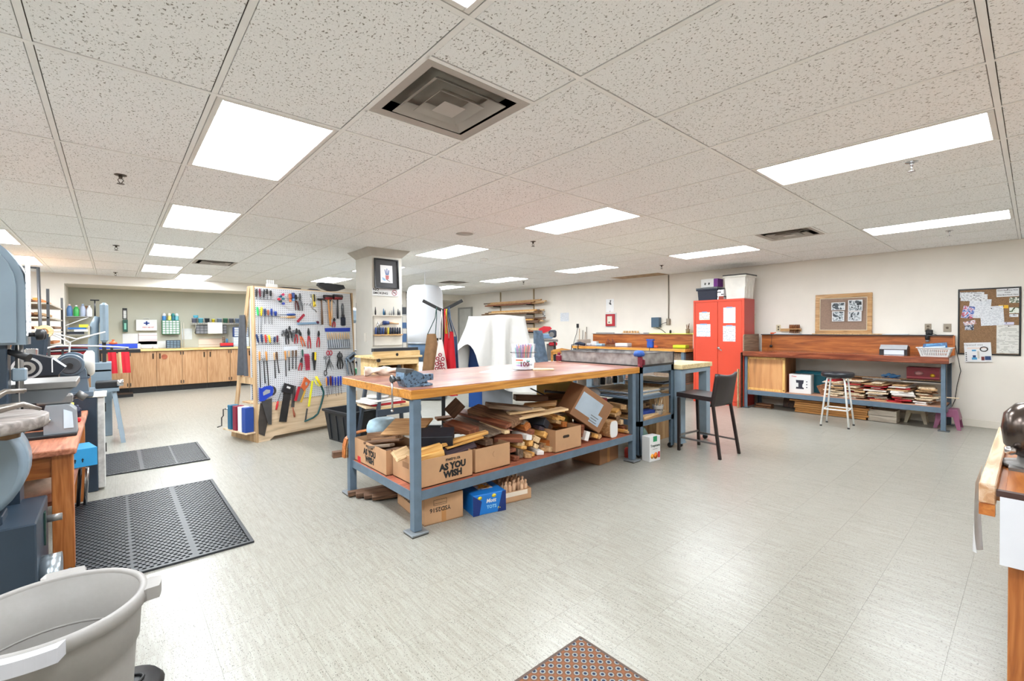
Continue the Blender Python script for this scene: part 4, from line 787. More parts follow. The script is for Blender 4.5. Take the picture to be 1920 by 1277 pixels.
for x, y, z, w_, h, l, rl, m in (
(2.605, 2.770, 0.452, 0.060, 0.042, 0.22, 8, 'W'),
(2.722, 2.800, 0.413, 0.068, 0.048, 0.2, 30, 'P'),
(2.646, 2.790, 0.394, 0.055, 0.047, 0.25, 10, 'Y'),
(2.523, 2.780, 0.411, 0.065, 0.031, 0.3, 5, 'P'),
(2.549, 2.770, 0.378, 0.065, 0.026, 0.3, 10, 'Y'),
(2.451, 2.800, 0.367, 0.065, 0.031, 0.25, 0, 'R'),
(2.534, 2.800, 0.327, 0.048, 0.078, 0.2, 0, 'G'),
(2.466, 2.770, 0.294, 0.058, 0.036, 0.3, 10, 'R'),
(2.590, 2.760, 0.289, 0.066, 0.036, 0.3, 8, 'T'),
(2.650, 2.770, 0.281, 0.036, 0.032, 0.3, 5, 'Y'),
(2.728, 2.760, 0.280, 0.067, 0.032, 0.35, 5, 'W'),
(2.814, 2.800, 0.283, 0.069, 0.038, 0.3, 0, 'T'),
(2.882, 2.760, 0.296, 0.094, 0.044, 0.25, 3, 'P'),
(2.907, 2.800, 0.350, 0.076, 0.061, 0.25, 0, 'A'),
(2.715, 2.800, 0.355, 0.049, 0.037, 0.2, 30, 'P'),
(2.795, 2.820, 0.337, 0.056, 0.033, 0.25, 20, 'B'),
(2.859, 2.830, 0.336, 0.038, 0.033, 0.2, 0, 'T'),
(2.883, 2.840, 0.519, 0.095, 0.072, 0.28, 35, 'K'),
(2.828, 2.800, 0.434, 0.050, 0.049, 0.3, 35, 'Y'),
(2.637, 2.820, 0.529, 0.067, 0.048, 0.3, -25, 'A'),
(2.652, 2.860, 0.557, 0.074, 0.043, 0.3, 20, 'G'),
(3.024, 2.860, 0.543, 0.078, 0.028, 0.25, 12, 'Y'),
(3.045, 2.840, 0.509, 0.072, 0.028, 0.25, 15, 'T'),
(2.685, 2.840, 0.475, 0.092, 0.043, 0.3, 10, 'R'),
(2.811, 2.830, 0.486, 0.057, 0.033, 0.25, 20, 'U'),
(2.977, 2.900, 0.463, 0.065, 0.068, 0.3, 40, 'D'),
(3.116, 2.860, 0.607, 0.060, 0.035, 0.3, 10, 'Y'),
(3.148, 2.860, 0.471, 0.076, 0.051, 0.2, 10, 'A'),
(3.093, 2.860, 0.537, 0.092, 0.036, 0.25, 20, 'Y'),
(3.040, 2.840, 0.510, 0.074, 0.029, 0.25, 20, 'T'),
(3.953, 2.850, 0.497, 0.085, 0.033, 0.25, -10, 'Y'),
(3.926, 2.830, 0.470, 0.104, 0.033, 0.25, -15, 'T'),
(3.954, 2.800, 0.389, 0.047, 0.049, 0.25, 0, 'P'),
(3.968, 2.780, 0.332, 0.047, 0.033, 0.25, 0, 'R'),
(4.065, 2.860, 0.524, 0.077, 0.050, 0.25, 5, 'T'),
(3.913, 2.820, 0.436, 0.056, 0.041, 0.2, 0, 'B'),
(3.966, 2.740, 0.290, 0.084, 0.032, 0.3, 8, 'Y'),
(3.952, 2.720, 0.284, 0.065, 0.024, 0.28, 12, 'T'),
(3.477, 2.760, 0.328, 0.052, 0.038, 0.18, 20, 'Y'),
(3.525, 2.750, 0.315, 0.053, 0.031, 0.18, -20, 'T'),
(3.455, 2.800, 0.332, 0.053, 0.038, 0.2, 0, 'B'),
(3.347, 2.760, 0.348, 0.051, 0.089, 0.15, 20, 'W'),
(3.337, 2.800, 0.395, 0.043, 0.120, 0.15, 5, 'R'),
):
    yw = PI / 2 + random.uniform(-.3, .3)
    o = box((0, 0, 0), (l, w_, h), None, .003).obj('scrap_block', SW[m], None, (x - math.cos(yw) * -l / 2, y + math.sin(yw) * l / 2, max(z, .286 + h / 2)), (R(rl), 0, yw))
    ec[m] = ec.get(m, 0) + 1; tag(o, f'{COLN[m]} scrap block facing end-on in the centre bench heap, {ORDW[ec[m] - 1]} of its colour', 'scrap wood', 'end-on scrap blocks on the centre bench shelf')
rn = random.Random(5); bc = {}
for k in range(46):   # the body of the heap behind and below the named pieces
    l = rn.uniform(.25, .6); x = rn.uniform(2.15, 3.35); y = rn.uniform(3.0, 3.6); hmax = .18 + .2 * max(0, 1 - abs(x - 2.75) / .7)
    z = .30 + (k % 8) / 8 * hmax; m = rn.choice('DDBBRTPYGA')
    o = box((0, 0, 0), (l, rn.uniform(.05, .14), rn.uniform(.018, .05)), None, .002).obj('scrap_board', SW[m], None, (min(max(x, 1.52 + l / 2), 3.9 - l / 2), y, z), (rn.uniform(-.15, .15), rn.uniform(-.1, .1), rn.uniform(-.7, .7)))
    bc[m] = bc.get(m, 0) + 1; tag(o, f'{COLN[m]} board buried in the centre bench scrap heap, {ORDW[bc[m] - 1]} of its colour', 'scrap wood', 'buried scrap boards on the centre bench shelf')
for k in range(10):
    o = box((0, 0, 0), (rn.uniform(.2, .3), .05, .02), None, .002).obj('scrap_board', SW[rn.choice('DBGT')], None, (1.66, 3.2 + .045 * k, .30 + .012 * (k % 3) + .05), (rn.uniform(-.3, .3), rn.uniform(-.1, .1), rn.uniform(-.4, .4)))
    tag(o, f'short slat in the end carton of the centre bench, {ORDW[k]} from the front', 'scrap wood', 'slats in the end carton')
# bent laminated strips curling round the left end
for k in range(3):
    y0 = 3.775 + .012 * k; pts = [(1.43 + .014 * k, 3.765, .30), (1.435 + .014 * k, 3.765, .40), (1.45 + .014 * k, 3.765, .45), (1.49 + .014 * k, 3.76, .482), (1.56 + .01 * k, 3.74, .50), (1.70, 3.70, .515)]
    mb = MB()
    for (a, b_) in zip(pts[:-1], pts[1:]):
        A, B_ = Vector(a), Vector(b_); n = (B_ - A).cross(Vector((0, 1, 0))).normalized() * .006
        vs = [A + Vector((0, -.03, 0)), A + Vector((0, .03, 0)), B_ + Vector((0, .03, 0)), B_ + Vector((0, -.03, 0))]; mb.add(vs + [v + n for v in vs], [(0, 1, 2, 3), (7, 6, 5, 4), (0, 4, 5, 1), (1, 5, 6, 2), (2, 6, 7, 3), (3, 7, 4, 0)])
    tag(mb.obj('bent_strip', SW['ATB'[k]], None, center=True), ['outermost amber', 'middle tan', 'innermost brown'][k] + ' bent wooden strip curling over the bench shelf end', 'bent wood', 'bent strips at the bench end')
plank((1.37, 3.86, .315), (1.72, 3.80, .315), .06, .05, 0, SW['D'], 'dark block poking out past the rear leg of the centre bench', None)
# milk bag of pale blue plastic
t = thing('plastic_bag', 'pale blue printed plastic bag slumped behind the end carton', 'plastic bag', (1.72, 3.64, .47))
MB().lathe([(0, .0), (.10, 0), (.125, .04), (.12, .09), (.105, .125), (.07, .14), (0, .142)], 20, sx=1.15, sy=.8).obj('bag', mat('pale_blue_film', (176, 208, 226), .35, var=.12, scale=18), t); text('lettering', '4000', .04, M_white, t, (-.06, -.075, .05), (R(80), 0, R(-35)), .001)
# on the floor under the bench
t = thing('carton', 'open brown carton printed YSD2516 upside down under the centre bench', 'carton', (1.60, 2.76, 0), R(-7)); carton(t, 0, .30, 0, .52, .19)
text('lettering', 'YSD2516', .042, M_ink, t, (.12, -.001, .098), (PI / 2, PI, 0), .0008); text('lettering', 'YSD2516', .055, M_ink, t, (-.001, .33, .10), (PI / 2, PI, -PI / 2), .0008)
mb = MB(); [mb.box(c, d) for c, d in (((.12, -.0008, .165), (.10, .001, .002)), ((.12, -.0008, .128), (.10, .001, .002)), ((.07, -.0008, .147), (.002, .001, .037)), ((.17, -.0008, .147), (.002, .001, .037)), ((.12, -.0008, .14), (.10, .001, .002)))]; mb.obj('printed_frame', M_ink, t)
bx(.13, .165, -.0008, -.0002, 0, .095).obj('tape', mat('brown_tape', (178, 126, 76), .35), t)
for k in range(4): board(1.75 + .0 * k, 2.88 + .1 * k, .05 + .03 * k, .22, .07, .05, .3 * k, SW['D'], f'dark offcut inside the upside down lettered carton, {ORDW[k]} layer', 'offcuts inside the YSD2516 carton')
t = thing('snack_carton', 'bright blue printed drinks carton under the centre bench', 'carton', (1.945, 2.665, 0), R(-12))
bx(0, .27, 0, .30, 0, .15, .004).obj('carton', mat('bright_blue_card', (24, 116, 200), .35, var=.05), t); [MB().prism(q, -.0012, -.0002, 1).obj('navy_panel', mat('navy_print', (16, 44, 110), .4), t) for q in ([(0, 0), (.05, 0), (.07, .10), (.0, .15)], [(.27, 0), (.20, .0), (.24, .15), (.27, .15)])]
text('lettering', 'Mott', .04, M_white, t, (.145, -.0016, .095), FY, .001, shear=.2); text('lettering', 'TOTS', .032, mat('print_pale_blue', (150, 210, 240), .5, var=0), t, (.15, -.0016, .05), FY, .0008)
for x, z in ((.055, .125), (.22, .03), (.17, .128)): MB().lathe([(0, -.0014), (.014, -.0004)], 14, (x, 0, z), axis=1, sx=1.0, sy=1.3).obj('yellow_oval', mat('yellow_print', (240, 214, 60), .5), t)
bx(.09, .21, .10, .22, .1502, .1512).obj('top_picture', blotch('orange_top_print', [(24, 90, 180), (240, 170, 50), (230, 230, 240), (30, 110, 200)], 18), t)
t = thing('carton', 'kraft tray packed with turned wooden pegs under the centre bench', 'carton', (2.27, 2.70, 0), R(-10)); carton(t, 0, .25, 0, .30, .085); bx(0, .215, -.001, -.0002, .045, .08).obj('white_sticker', mat('cream_sticker', (232, 216, 196), .6), t)
for a in range(6):
    for c in range(5):
        if (a + c) % 7 == 3: continue
        o = MB().lathe([(.016, .008), (.016, .115), (.009, .12), (.009, .135), (.012, .14), (.008, .15), (0, .151)], 8).obj('wooden_peg', wood('peg_pink', (222, 184, 150), (204, 160, 124), 2, 1.5, .6, tint=.06), None); cc, ss = math.cos(R(-10)), math.sin(R(-10)); lx_, ly_ = .03 + a * .037, .03 + c * .05; o.location = (2.27 + lx_ * cc - ly_ * ss, 2.70 + lx_ * ss + ly_ * cc, random.choice((.0, .004, .012))); tag(o, f'turned wooden peg, {ORDW[a]} column {ORDW[c]} row back in the kraft tray', 'peg', 'pegs in the kraft tray')
t = thing('carton', 'closed brown carton with tape on the floor under the right end of the centre bench', 'carton', (3.62, 2.83, 0), R(6)); bx(0, .36, 0, .34, 0, .19, .003).obj('body', mat('brown_carton', (146, 104, 72), .75, var=.05), t); bx(.14, .19, -.0008, -.0002, 0, .19).obj('tape', mat('brown_tape', (178, 126, 76), .35), t)
for k in range(4): plank((1.42 + .035 * k, 3.66 - .075 * k, .028 + .004 * k), (1.95 + .02 * k, 3.52 - .09 * k, .04), .05, .035, 8 * k, SW['D'], ['outermost', 'second', 'third', 'innermost'][k] + ' dark turned table leg lying on the floor under the bench end', 'dark legs on the floor', 'turned_leg', 'wooden leg')
t = thing('olive_carton', 'tall olive cardboard box behind the tipped carton on the bench shelf', 'carton', (3.66, 3.48, .283), R(14)); bx(-.17, .17, -.13, .13, 0, .49, .003).obj('body', mat('olive_card', (150, 128, 62), .7), t); bx(-.18, .18, -.14, .14, .49, .505).obj('lid', mat('olive_card_lid', (170, 148, 76), .7), t)
t = thing('dark_crate', 'dark crate at the right rear of the bench shelf', 'crate', (3.86, 3.12, .283)); bx(-.12, .10, -.16, .16, 0, .30, .004).obj('body', M_blackp, t); bx(-.10, .08, -.14, .14, .30, .34).obj('maroon_tray', mat('dark_red_metal', (120, 24, 44), .4), t); MB().lathe([(0, .34), (.08, .34), (.09, .39), (.06, .44), (0, .45)], 14).obj('film_bundle', mat('film_grey', (190, 196, 204), .25), t)
# ---------------------------------------------------------------- steel table with sheet-metal tray
t = thing('steel_table', 'blue steel table carrying the sheet-metal tray beyond the centre bench', 'table')
for x, y in ((4.15, 2.73), (4.775, 2.73), (4.15, 3.79), (4.775, 3.79)):
    angle_leg(MB(), x - .03 * (1 if x < 4.5 else -1), y - .03 * (1 if y < 3 else -1), .03, .95, 1 if x < 4.5 else -1, 1 if y < 3 else -1, .06, .008).obj('leg', M_steel, t)
    MB().cyl((x - .015, y, .028), (x + .015, y, .028), .028, None, 16).obj('caster', M_black, t)
for a in ((4.12, 4.805, 2.70, 2.708), (4.12, 4.805, 3.812, 3.82)): bx(*a, .885, .95).obj('top_rail', M_steel, t); bx(*a, .33, .385).obj('shelf_rail', M_steel, t)
for a in ((4.12, 4.128, 2.708, 3.812), (4.797, 4.805, 2.708, 3.812)): bx(*a, .885, .95).obj('top_rail', M_steel, t); bx(*a, .33, .385).obj('shelf_rail', M_steel, t)
bx(4.13, 4.795, 2.71, 3.81, .375, .39).obj('shelf_board', wood('scrap_tan', (206, 168, 122), (180, 138, 92)), t); bx(4.13, 4.795, 2.71, 3.81, .60, .61).obj('middle_shelf', M_steel, t); bx(4.13, 4.795, 2.71, 3.81, .945, .953).obj('top_plate', M_blackp, t)
def galv():
    m, nt, b = _new('galvanised_sheet'); n = N(nt, 'ShaderNodeTexVoronoi'); n.inputs['Scale'].default_value = 40; nt.links.new(coords(nt), n.inputs['Vector']); n2 = N(nt, 'ShaderNodeTexNoise'); n2.inputs['Scale'].default_value = 9; nt.links.new(coords(nt), n2.inputs['Vector'])
    nt.links.new(ramp(nt, n2.outputs[0], [(.3, s2l((118, 112, 110))), (.55, s2l((160, 156, 154))), (.75, s2l((184, 180, 178)))]), b.inputs['Base Color']); b.inputs['Metallic'].default_value = .55; b.inputs['Roughness'].default_value = .45; MATS['galv'] = m; return m
M_galv = galv()
t = thing('metal_tray', 'long dull sheet-metal tray with high sides on the steel table', 'tray', (0, 0, .954))
for a in ((4.125, 4.80, 2.705, 2.713), (4.125, 4.80, 3.80, 3.808)): bx(*a, 0, .135).obj('side', M_galv, t)
for a in ((4.125, 4.133, 2.713, 3.80), (4.792, 4.80, 2.713, 3.80)): bx(*a, 0, .135).obj('side', M_galv, t)
bx(4.133, 4.792, 2.713, 3.80, 0, .004).obj('floor', M_galv, t)
mb = MB(); [mb.box(c, d) for c, d in (((4.4625, 2.709, .137), (.70, .022, .006)), ((4.4625, 3.804, .137), (.70, .022, .006)), ((4.129, 3.256, .137), (.022, 1.09, .006)), ((4.796, 3.256, .137), (.022, 1.09, .006)))]; mb.obj('rolled_rim', mat('rim_dark_steel', (98, 96, 98), .4, .6), t)
mb = MB(); [mb.box(c, d) for c, d in (((4.4625, 2.702, .008), (.69, .006, .022)), ((4.122, 3.256, .008), (.006, 1.1, .022)), ((4.803, 2.72, .07), (.008, .04, .14)))]; mb.obj('edge_strip', M_blackp, t)
t = thing('corner_clamp', 'dark red clamp with blue rag hooked on the tray corner', 'clamp', (4.14, 2.72, 1.09)); MB().lathe([(0, -.03), (.052, -.022), (.06, .0), (.045, .03), (.02, .038), (0, .038)], 16, sx=1.2, sy=.9).obj('blue_cloth', mat('blue_rag', (44, 84, 160), .7, var=.12, scale=30), t); MB().box((-.012, -.02, -.08), (.03, .05, .11), None, .006).box((-.03, -.03, -.12), (.05, .03, .03), (0, .3, 0), .005).box((.03, -.03, -.085), (.03, .03, .06), None, .005).obj('clamp_body', mat('dark_red_metal', (120, 24, 44), .4), t)
tag(MB().box((0, 0, .035), (.05, .07, .07), None, .006).box((0, 0, .085), (.03, .03, .04), None, .004).obj('clamp', mat('dark_red_metal', (120, 24, 44), .4), None, (4.12, 3.84, .965)), 'small dark red clamp at the far left corner of the tray', 'clamp')
# things on the steel table shelves
t = thing('paint_pot', 'white lettered plastic pot holding wooden sticks on the steel table shelf', 'pot', (4.63, 2.80, .39)); MB().lathe([(.05, 0), (.062, .10), (.066, .104), (.058, .104), (.047, .004), (0, .004)], 20).obj('pot', M_white, t); text('lettering', 'ROBERTS', .022, M_ink, t, (-.045, -.040, .055), (R(86), 0, R(-42)), .0006)
for k, (a, l) in enumerate(((.5, .20), (1.6, .22), (2.8, .19), (4.1, .21), (5.2, .17))): tag(MB().tube([(4.63 + .02 * math.cos(a), 2.80 + .02 * math.sin(a), .40), (4.63 + .045 * math.cos(a), 2.80 + .045 * math.sin(a), .40 + l)], .007, 6).obj('wooden_stick', PB[k % 2], None), ['stout pale', 'slim tan', 'short pale', 'tall tan', 'stubby pale'][k] + ' stick standing in the white pot', 'stick', 'sticks in the white pot')
board(4.52, 2.84, .4025, .55, .16, .02, .1, SW['P'], 'pale board at the front of the steel table shelf', None); board(4.42, 2.86, .43, .30, .10, .035, -.1, mat('blue_cloth_bundle', (30, 60, 140), .7), 'blue folded pouch on the steel table shelf', None, 'pouch', 'pouch'); board(4.40, 2.95, .475, .42, .08, .05, .15, SW['P'], 'pale split log on the steel table shelf', None)
for k in range(6): board(4.46 + .01 * (k % 2), 3.15, .401 + .022 * k + .0, .5, .4, .018, .04 * (k % 3), SW['TDPBTG'[k]], ['lowest tan', 'dark second', 'pale third', 'brown fourth', 'tan fifth', 'grey top'][k] + ' board stacked deep on the steel table shelf', 'boards deep on the steel table shelf')
for k in range(6): board(4.46, 3.1, .613 + .012 * k, .55 - .03 * (k % 3), .55, .008, .03 * (k % 4 - 2), [mat('glass_sheet_grey', (150, 166, 184), .2), M_paper, PB[0]][k % 3], ['bottom bluish', 'white second', 'cream third', 'bluish fourth', 'white fifth', 'cream top'][k] + ' sheet stacked on the steel table middle shelf', 'sheets on the steel table', 'flat_sheet', 'sheet')
for k in range(5): tag(MB().lathe([(.03, 0), (.032, .07), (.022, .085), (.022, .10), (0, .10)], 12).obj('small_bottle', [mat('bottle_pale', (226, 230, 236), .3), mat('bottle_dark', (40, 44, 56), .3)][k % 2], None, (4.22 + .12 * k, 3.35, .70)), ['first white', 'first dark', 'middle white', 'second dark', 'last white'][k] + ' small bottle from the left under the tray', 'bottle', 'small bottles under the tray')
t = thing('juice_carton', 'white orange-juice carton with green cap panel standing on the floor', 'juice carton', (4.17, 2.60, .0), R(-6))
bx(-.085, .085, -.05, .05, 0, .255, .003).obj('carton', M_white, t); bx(-.03, .03, -.0515, -.05, .20, .255).obj('green_panel', mat('green_print', (30, 140, 90), .5), t); text('lettering', 'Tropicana', .036, mat('dark_green_ink', (20, 60, 46), .5, var=0), t, (.0, -.0515, .16), FY, .0006); box((0, -.0515, .125), (.07, .0006, .004)).obj('printed_line', mat('grey_ink', (110, 110, 112), .6, var=0), t)
MB().lathe([(0, -.0525), (.034, -.0505)], 20, (.01, 0, .055), axis=1).obj('printed_orange', mat('orange_fruit_print', (244, 130, 36), .5), t); MB().lathe([(0, -.052), (.026, -.0503)], 18, (-.045, 0, .055), axis=1).obj('printed_half_orange', mat('amber_fruit_print', (250, 170, 60), .5), t); bx(.045, .075, -.052, -.0502, .03, .09).obj('red_print', mat('print_red', (200, 40, 48), .6), t)
t = thing('plastic_jug', 'greenish clear jug on the floor behind the juice carton', 'jug', (4.28, 2.80, 0)); MB().lathe([(.08, 0), (.085, .02), (.085, .22), (.05, .29), (.02, .31), (.02, .335), (0, .335)], 18).obj('jug', mat('green_glass', (96, 122, 112), .15), t); MB().cyl((0, 0, .335), (0, 0, .35), .024, None, 12).obj('cap', M_white, t)
for k, (x, y, h, c, lab) in enumerate(((4.08, 2.83, .10, (170, 50, 40), 'red spray can lying low behind the bench leg'), (4.06, 2.76, .14, (40, 50, 110), 'navy tin standing behind the bench leg'))): tag(MB().lathe([(.03, 0), (.03, h - .02), (.018, h), (0, h)], 14).obj('tin', mat('tin_%d' % k, c, .35), None, (x, y, 0)), lab, 'tin')
# ---------------------------------------------------------------- wheeled table with cream top
t = thing('wheeled_table', 'wheeled grey-blue steel table with cream butcher-block top', 'table')
M_steelL = mat('pale_blue_grey_paint', (134, 152, 166), .45, var=.05, scale=10)
bx(4.80, 5.53, 2.60, 4.0, .892, .945, .004).obj('worktop', wood('cream_block', (232, 212, 166), (214, 190, 140), 1, 1, .45), t)
for x, y in ((4.865, 2.67), (5.47, 2.67), (4.865, 3.94), (5.47, 3.94)):
    bx(x - .05, x + .05, y - .05, y + .05, .06, .892, .004).obj('leg', M_steelL, t); l = box((x, y, .057), (.115, .115, .008)).obj('leg_flange', M_steelL, t)
    MB().cyl((x - .016, y - .01, .027), (x + .016, y - .01, .027), .0265, None, 16).obj('caster', M_black, t)
for a in ((4.82, 5.52, 2.62, 2.632), (4.82, 5.52, 3.98, 3.992)): bx(*a, .84, .892).obj('apron', M_steelL, t)
for a in ((4.82, 4.832, 2.632, 3.98), (5.508, 5.52, 2.632, 3.98)): bx(*a, .84, .892).obj('apron', M_steelL, t)
tag(box((0, 0, .004), (.36, .28, .006)).obj('sheet_of_card', M_paper, None, (5.1, 3.0, .946), (0, 0, .4)), 'white card lying on the cream wheeled table', 'card'); tag(box((0, 0, .006), (.40, .10, .010)).obj('strip', PB[0], None, (5.05, 3.3, .946), (0, 0, .2)), 'pale strip lying on the cream wheeled table', 'strip')
t = thing('plywood_bin', 'tall plywood offcut bin standing under the wheeled table', 'bin', (5.18, 3.25, 0)); M_plyb = wood('rough_ply', (206, 170, 124), (180, 138, 92), 2, .6, .6)
for a in ((-.25, .25, -.25, -.235), (-.25, .25, .235, .25)): bx(*a, .0, .57).obj('panel', M_plyb, t)
for a in ((-.25, -.235, -.235, .235), (.235, .25, -.235, .235)): bx(*a, .0, .57).obj('panel', M_plyb, t)
for k in range(7): board(5.2 - .02 * (k % 2), 3.2, .585 + .022 * k, .50, .5 + .03 * (k % 3), .012 + .003 * (k % 2), .05 * (k % 3 - 1), [PB[1], PB[0], M_paper, SW['P'], PB[1], mat('glass_sheet_grey', (150, 166, 184), .2), M_paper][k], ['lowest tan', 'cream second', 'white third', 'pale fourth', 'tan fifth', 'bluish sixth', 'white top'][k] + ' sheet stacked on the plywood bin', 'sheets stacked on the plywood bin', 'flat_sheet', 'sheet')
for k in range(4): tag(MB().cyl((5.36 + .03 * k, 3.0 + .04 * k, .745), (5.38 + .03 * k, 3.02 + .04 * k, .888), .008, None, 8).obj('dowel', PB[k % 2], None), ['first', 'second', 'third', 'fourth'][k] + ' thin dowel standing under the wheeled table top', 'dowel', 'dowels under the wheeled table')
# ---------------------------------------------------------------- counter chair
t = thing('counter_chair', 'black leather counter chair with curved back and dark metal legs', 'chair', (0, 0, 0))
M_lea = mat('black_leather', (36, 26, 26), .4, var=.06, scale=30); M_dkm = mat('dark_brown_metal', (44, 34, 32), .4, .3)
A, B_, C, D = (4.70, 2.13), (5.08, 2.095), (5.12, 2.565), (4.73, 2.60)
seat = MB(); seat.add([(4.705, 2.20, .585), (5.06, 2.17, .585), (5.10, 2.59, .60), (4.715, 2.62, .60), (4.705, 2.20, .632), (5.06, 2.17, .632), (5.10, 2.59, .648), (4.715, 2.62, .648)], [(3, 2, 1, 0), (4, 5, 6, 7), (0, 1, 5, 4), (1, 2, 6, 5), (2, 3, 7, 6), (3, 0, 4, 7)]); seat.obj('seat', M_lea, t)
def bk(u, v, off): 
    x = lerp(4.685, 5.075, u); y = lerp(2.20, 2.165, u); z = lerp(.535, .885 - .022 * math.sin(PI * u), v); y -= .055 * v + .035 * math.sin(PI * u) * (.3 + .7 * v); return (x, y + off, z)
mb = MB(); mb.grid(lambda u, v: bk(u, v, 0), 12, 8); mb.grid(lambda u, v: bk(1 - u, v, .028), 12, 8)
for e in (lambda s_: ((0, s_)), lambda s_: (1, s_)): mb.grid(lambda u, v: bk(*e(v), .028 * u), 1, 8)
for e in (lambda s_: (s_, 0), lambda s_: (s_, 1)): mb.grid(lambda u, v: bk(*e(v), .028 * u), 1, 12)
mb.obj('backrest', M_lea, t)
def strut(p0, p1, s_, m, nm):
    p0, p1 = Vector(p0), Vector(p1); d = p1 - p0; a = Vector((s_, 0, 0)); b_ = Vector((0, s_, 0)) if abs(d.normalized().z) > .5 else Vector((0, 0, s_))
    if abs(d.normalized().z) <= .5: a = d.cross(Vector((0, 0, 1))).normalized() * s_
    vs = [p0 - a - b_, p0 + a - b_, p0 + a + b_, p0 - a + b_, p1 - a - b_, p1 + a - b_, p1 + a + b_, p1 - a + b_]
    return MB().add(vs, [(3, 2, 1, 0), (4, 5, 6, 7), (0, 1, 5, 4), (1, 2, 6, 5), (2, 3, 7, 6), (3, 0, 4, 7)]).obj(nm, m, t)
for (x, y), (x1, y1) in ((A, (4.715, 2.215)), (B_, (5.055, 2.185)), (C, (5.085, 2.57)), (D, (4.73, 2.60))): strut((x, y, 0), (x1, y1, .59), .0135, M_dkm, 'leg')
for p, q, z in (((4.706, 2.15), (4.73, 2.60), .15), ((5.07, 2.115), (5.11, 2.565), .15), ((5.11, 2.565), (4.73, 2.60), .17)): strut((*p, z), (*q, z), .009, mat('grey_metal_rung', (120, 118, 116), .35, .6), 'rung')
# ================================================================ pegboard A-frame with its tools
PBA = R(14.6); LEAN = .035; PO = Vector((1.312, 6.173, 0))
def pw(u, z, out=0.0):
    yl = LEAN * z - out
    return Vector((PO.x + u * math.cos(PBA) - yl * math.sin(PBA), PO.y + u * math.sin(PBA) + yl * math.cos(PBA), z))
PROT = (-math.atan(LEAN), 0, PBA)
def peg_mat():
    m, nt, b = _new('white_pegboard'); tc = N(nt, 'ShaderNodeTexCoord'); sp = N(nt, 'ShaderNodeSeparateXYZ'); nt.links.new(tc.outputs['Object'], sp.inputs[0]); sq = []
    for k in (0, 2):
        mu = N(nt, 'ShaderNodeMath', operation='MULTIPLY'); mu.inputs[1].default_value = 1 / .0254; nt.links.new(sp.outputs[k], mu.inputs[0]); fr = N(nt, 'ShaderNodeMath', operation='FRACT'); nt.links.new(mu.outputs[0], fr.inputs[0])
        su = N(nt, 'ShaderNodeMath', operation='SUBTRACT'); su.inputs[1].default_value = .5; nt.links.new(fr.outputs[0], su.inputs[0]); pw_ = N(nt, 'ShaderNodeMath', operation='MULTIPLY'); nt.links.new(su.outputs[0], pw_.inputs[0]); nt.links.new(su.outputs[0], pw_.inputs[1]); sq.append(pw_)
    ad = N(nt, 'ShaderNodeMath', operation='ADD'); nt.links.new(sq[0].outputs[0], ad.inputs[0]); nt.links.new(sq[1].outputs[0], ad.inputs[1]); lt = N(nt, 'ShaderNodeMath', operation='LESS_THAN'); lt.inputs[1].default_value = .034; nt.links.new(ad.outputs[0], lt.inputs[0])
    mx = N(nt, 'ShaderNodeMix', data_type='RGBA'); nt.links.new(lt.outputs[0], mx.inputs[0]); mx.inputs[6].default_value = (*s2l((214, 216, 220)), 1); mx.inputs[7].default_value = (*s2l((60, 64, 70)), 1); nt.links.new(mx.outputs[2], b.inputs['Base Color']); b.inputs['Roughness'].default_value = .4; return m
M_basep = wood('base_birch_ply', (228, 206, 176), (214, 188, 154), 0, .5, .6)
t = thing('pegboard_stand', 'tall white pegboard A-frame on plywood base covered in hand tools', 'pegboard', PO, rot=(0, 0, PBA))
def lz(z): return LEAN * z
MB().add([(0, lz(.46), .46), (1.41, lz(.46), .46), (1.36, lz(1.885), 1.885), (0, lz(1.885), 1.885), (0, lz(.46) + .006, .46), (1.41, lz(.46) + .006, .46), (1.36, lz(1.885) + .006, 1.885), (0, lz(1.885) + .006, 1.885)], [(0, 1, 2, 3), (7, 6, 5, 4), (0, 4, 5, 1), (1, 5, 6, 2), (2, 6, 7, 3), (3, 7, 4, 0)]).obj('pegboard', peg_mat(), t)
MB().prism([(0, 0), (.13, 0), (.19, .045), (1.22, .045), (1.28, 0), (1.41, 0), (1.41, .465), (0, .465)], -.004, .014, 1).obj('base_panel', M_basep, t)
for u in (-.016, 1.385):
    for nm, q in (('front_post', [(-.004, 0), (.07, 0), (.13, 1.9), (.062, 1.9)]), ('rear_leg', [(.58, 0), (.66, 0), (.20, 1.9), (.13, 1.9)]), ('foot_rail', [(.07, 0), (.58, 0), (.57, .11), (.074, .11)]), ('cross_rail', [(.09, .70), (.41, .70), (.39, .78), (.092, .78)])): MB().prism(q, u, u + .018, 0).obj(nm, wood('side_ply', (206, 176, 138), (186, 152, 112), 2, .6, .6), t)
for z, d in ((.12, .60), (.46, .40), (.74, .34)): bx(0.003, 1.384, .05, d, z - .009, z + .009).obj('shelf', wood('side_ply', (206, 176, 138), (186, 152, 112), 2, .6, .6), t)
bx(0, 1.38, .16, .175, .5, 1.88).obj('back_pegboard', peg_mat(), t)
bx(0, 1.36, .07, .16, 1.885, 1.90).obj('top_strip', M_basep, t)
for k, (y0, c, lab) in enumerate((('.46', (22, 96, 130), 'teal'), ('.33', (130, 24, 52), 'maroon'), ('.20', (226, 228, 232), 'white'), ('.10', (34, 70, 150), 'blue'))):
    y = float(y0); p = pw(-.075, .13); o = box((0, 0, .15), (.10, .085, .30), None, .003).obj('binder', mat('binder_%s' % lab, c, .5), None, PO + Vector((-.075 * math.cos(PBA) - y * math.sin(PBA), -.075 * math.sin(PBA) + y * math.cos(PBA), .13)), (0, 0, PBA)); tag(o, lab + ' upright panel slotted on the outer shelf of the pegboard stand', 'panel', 'panels on the pegboard stand shelf')
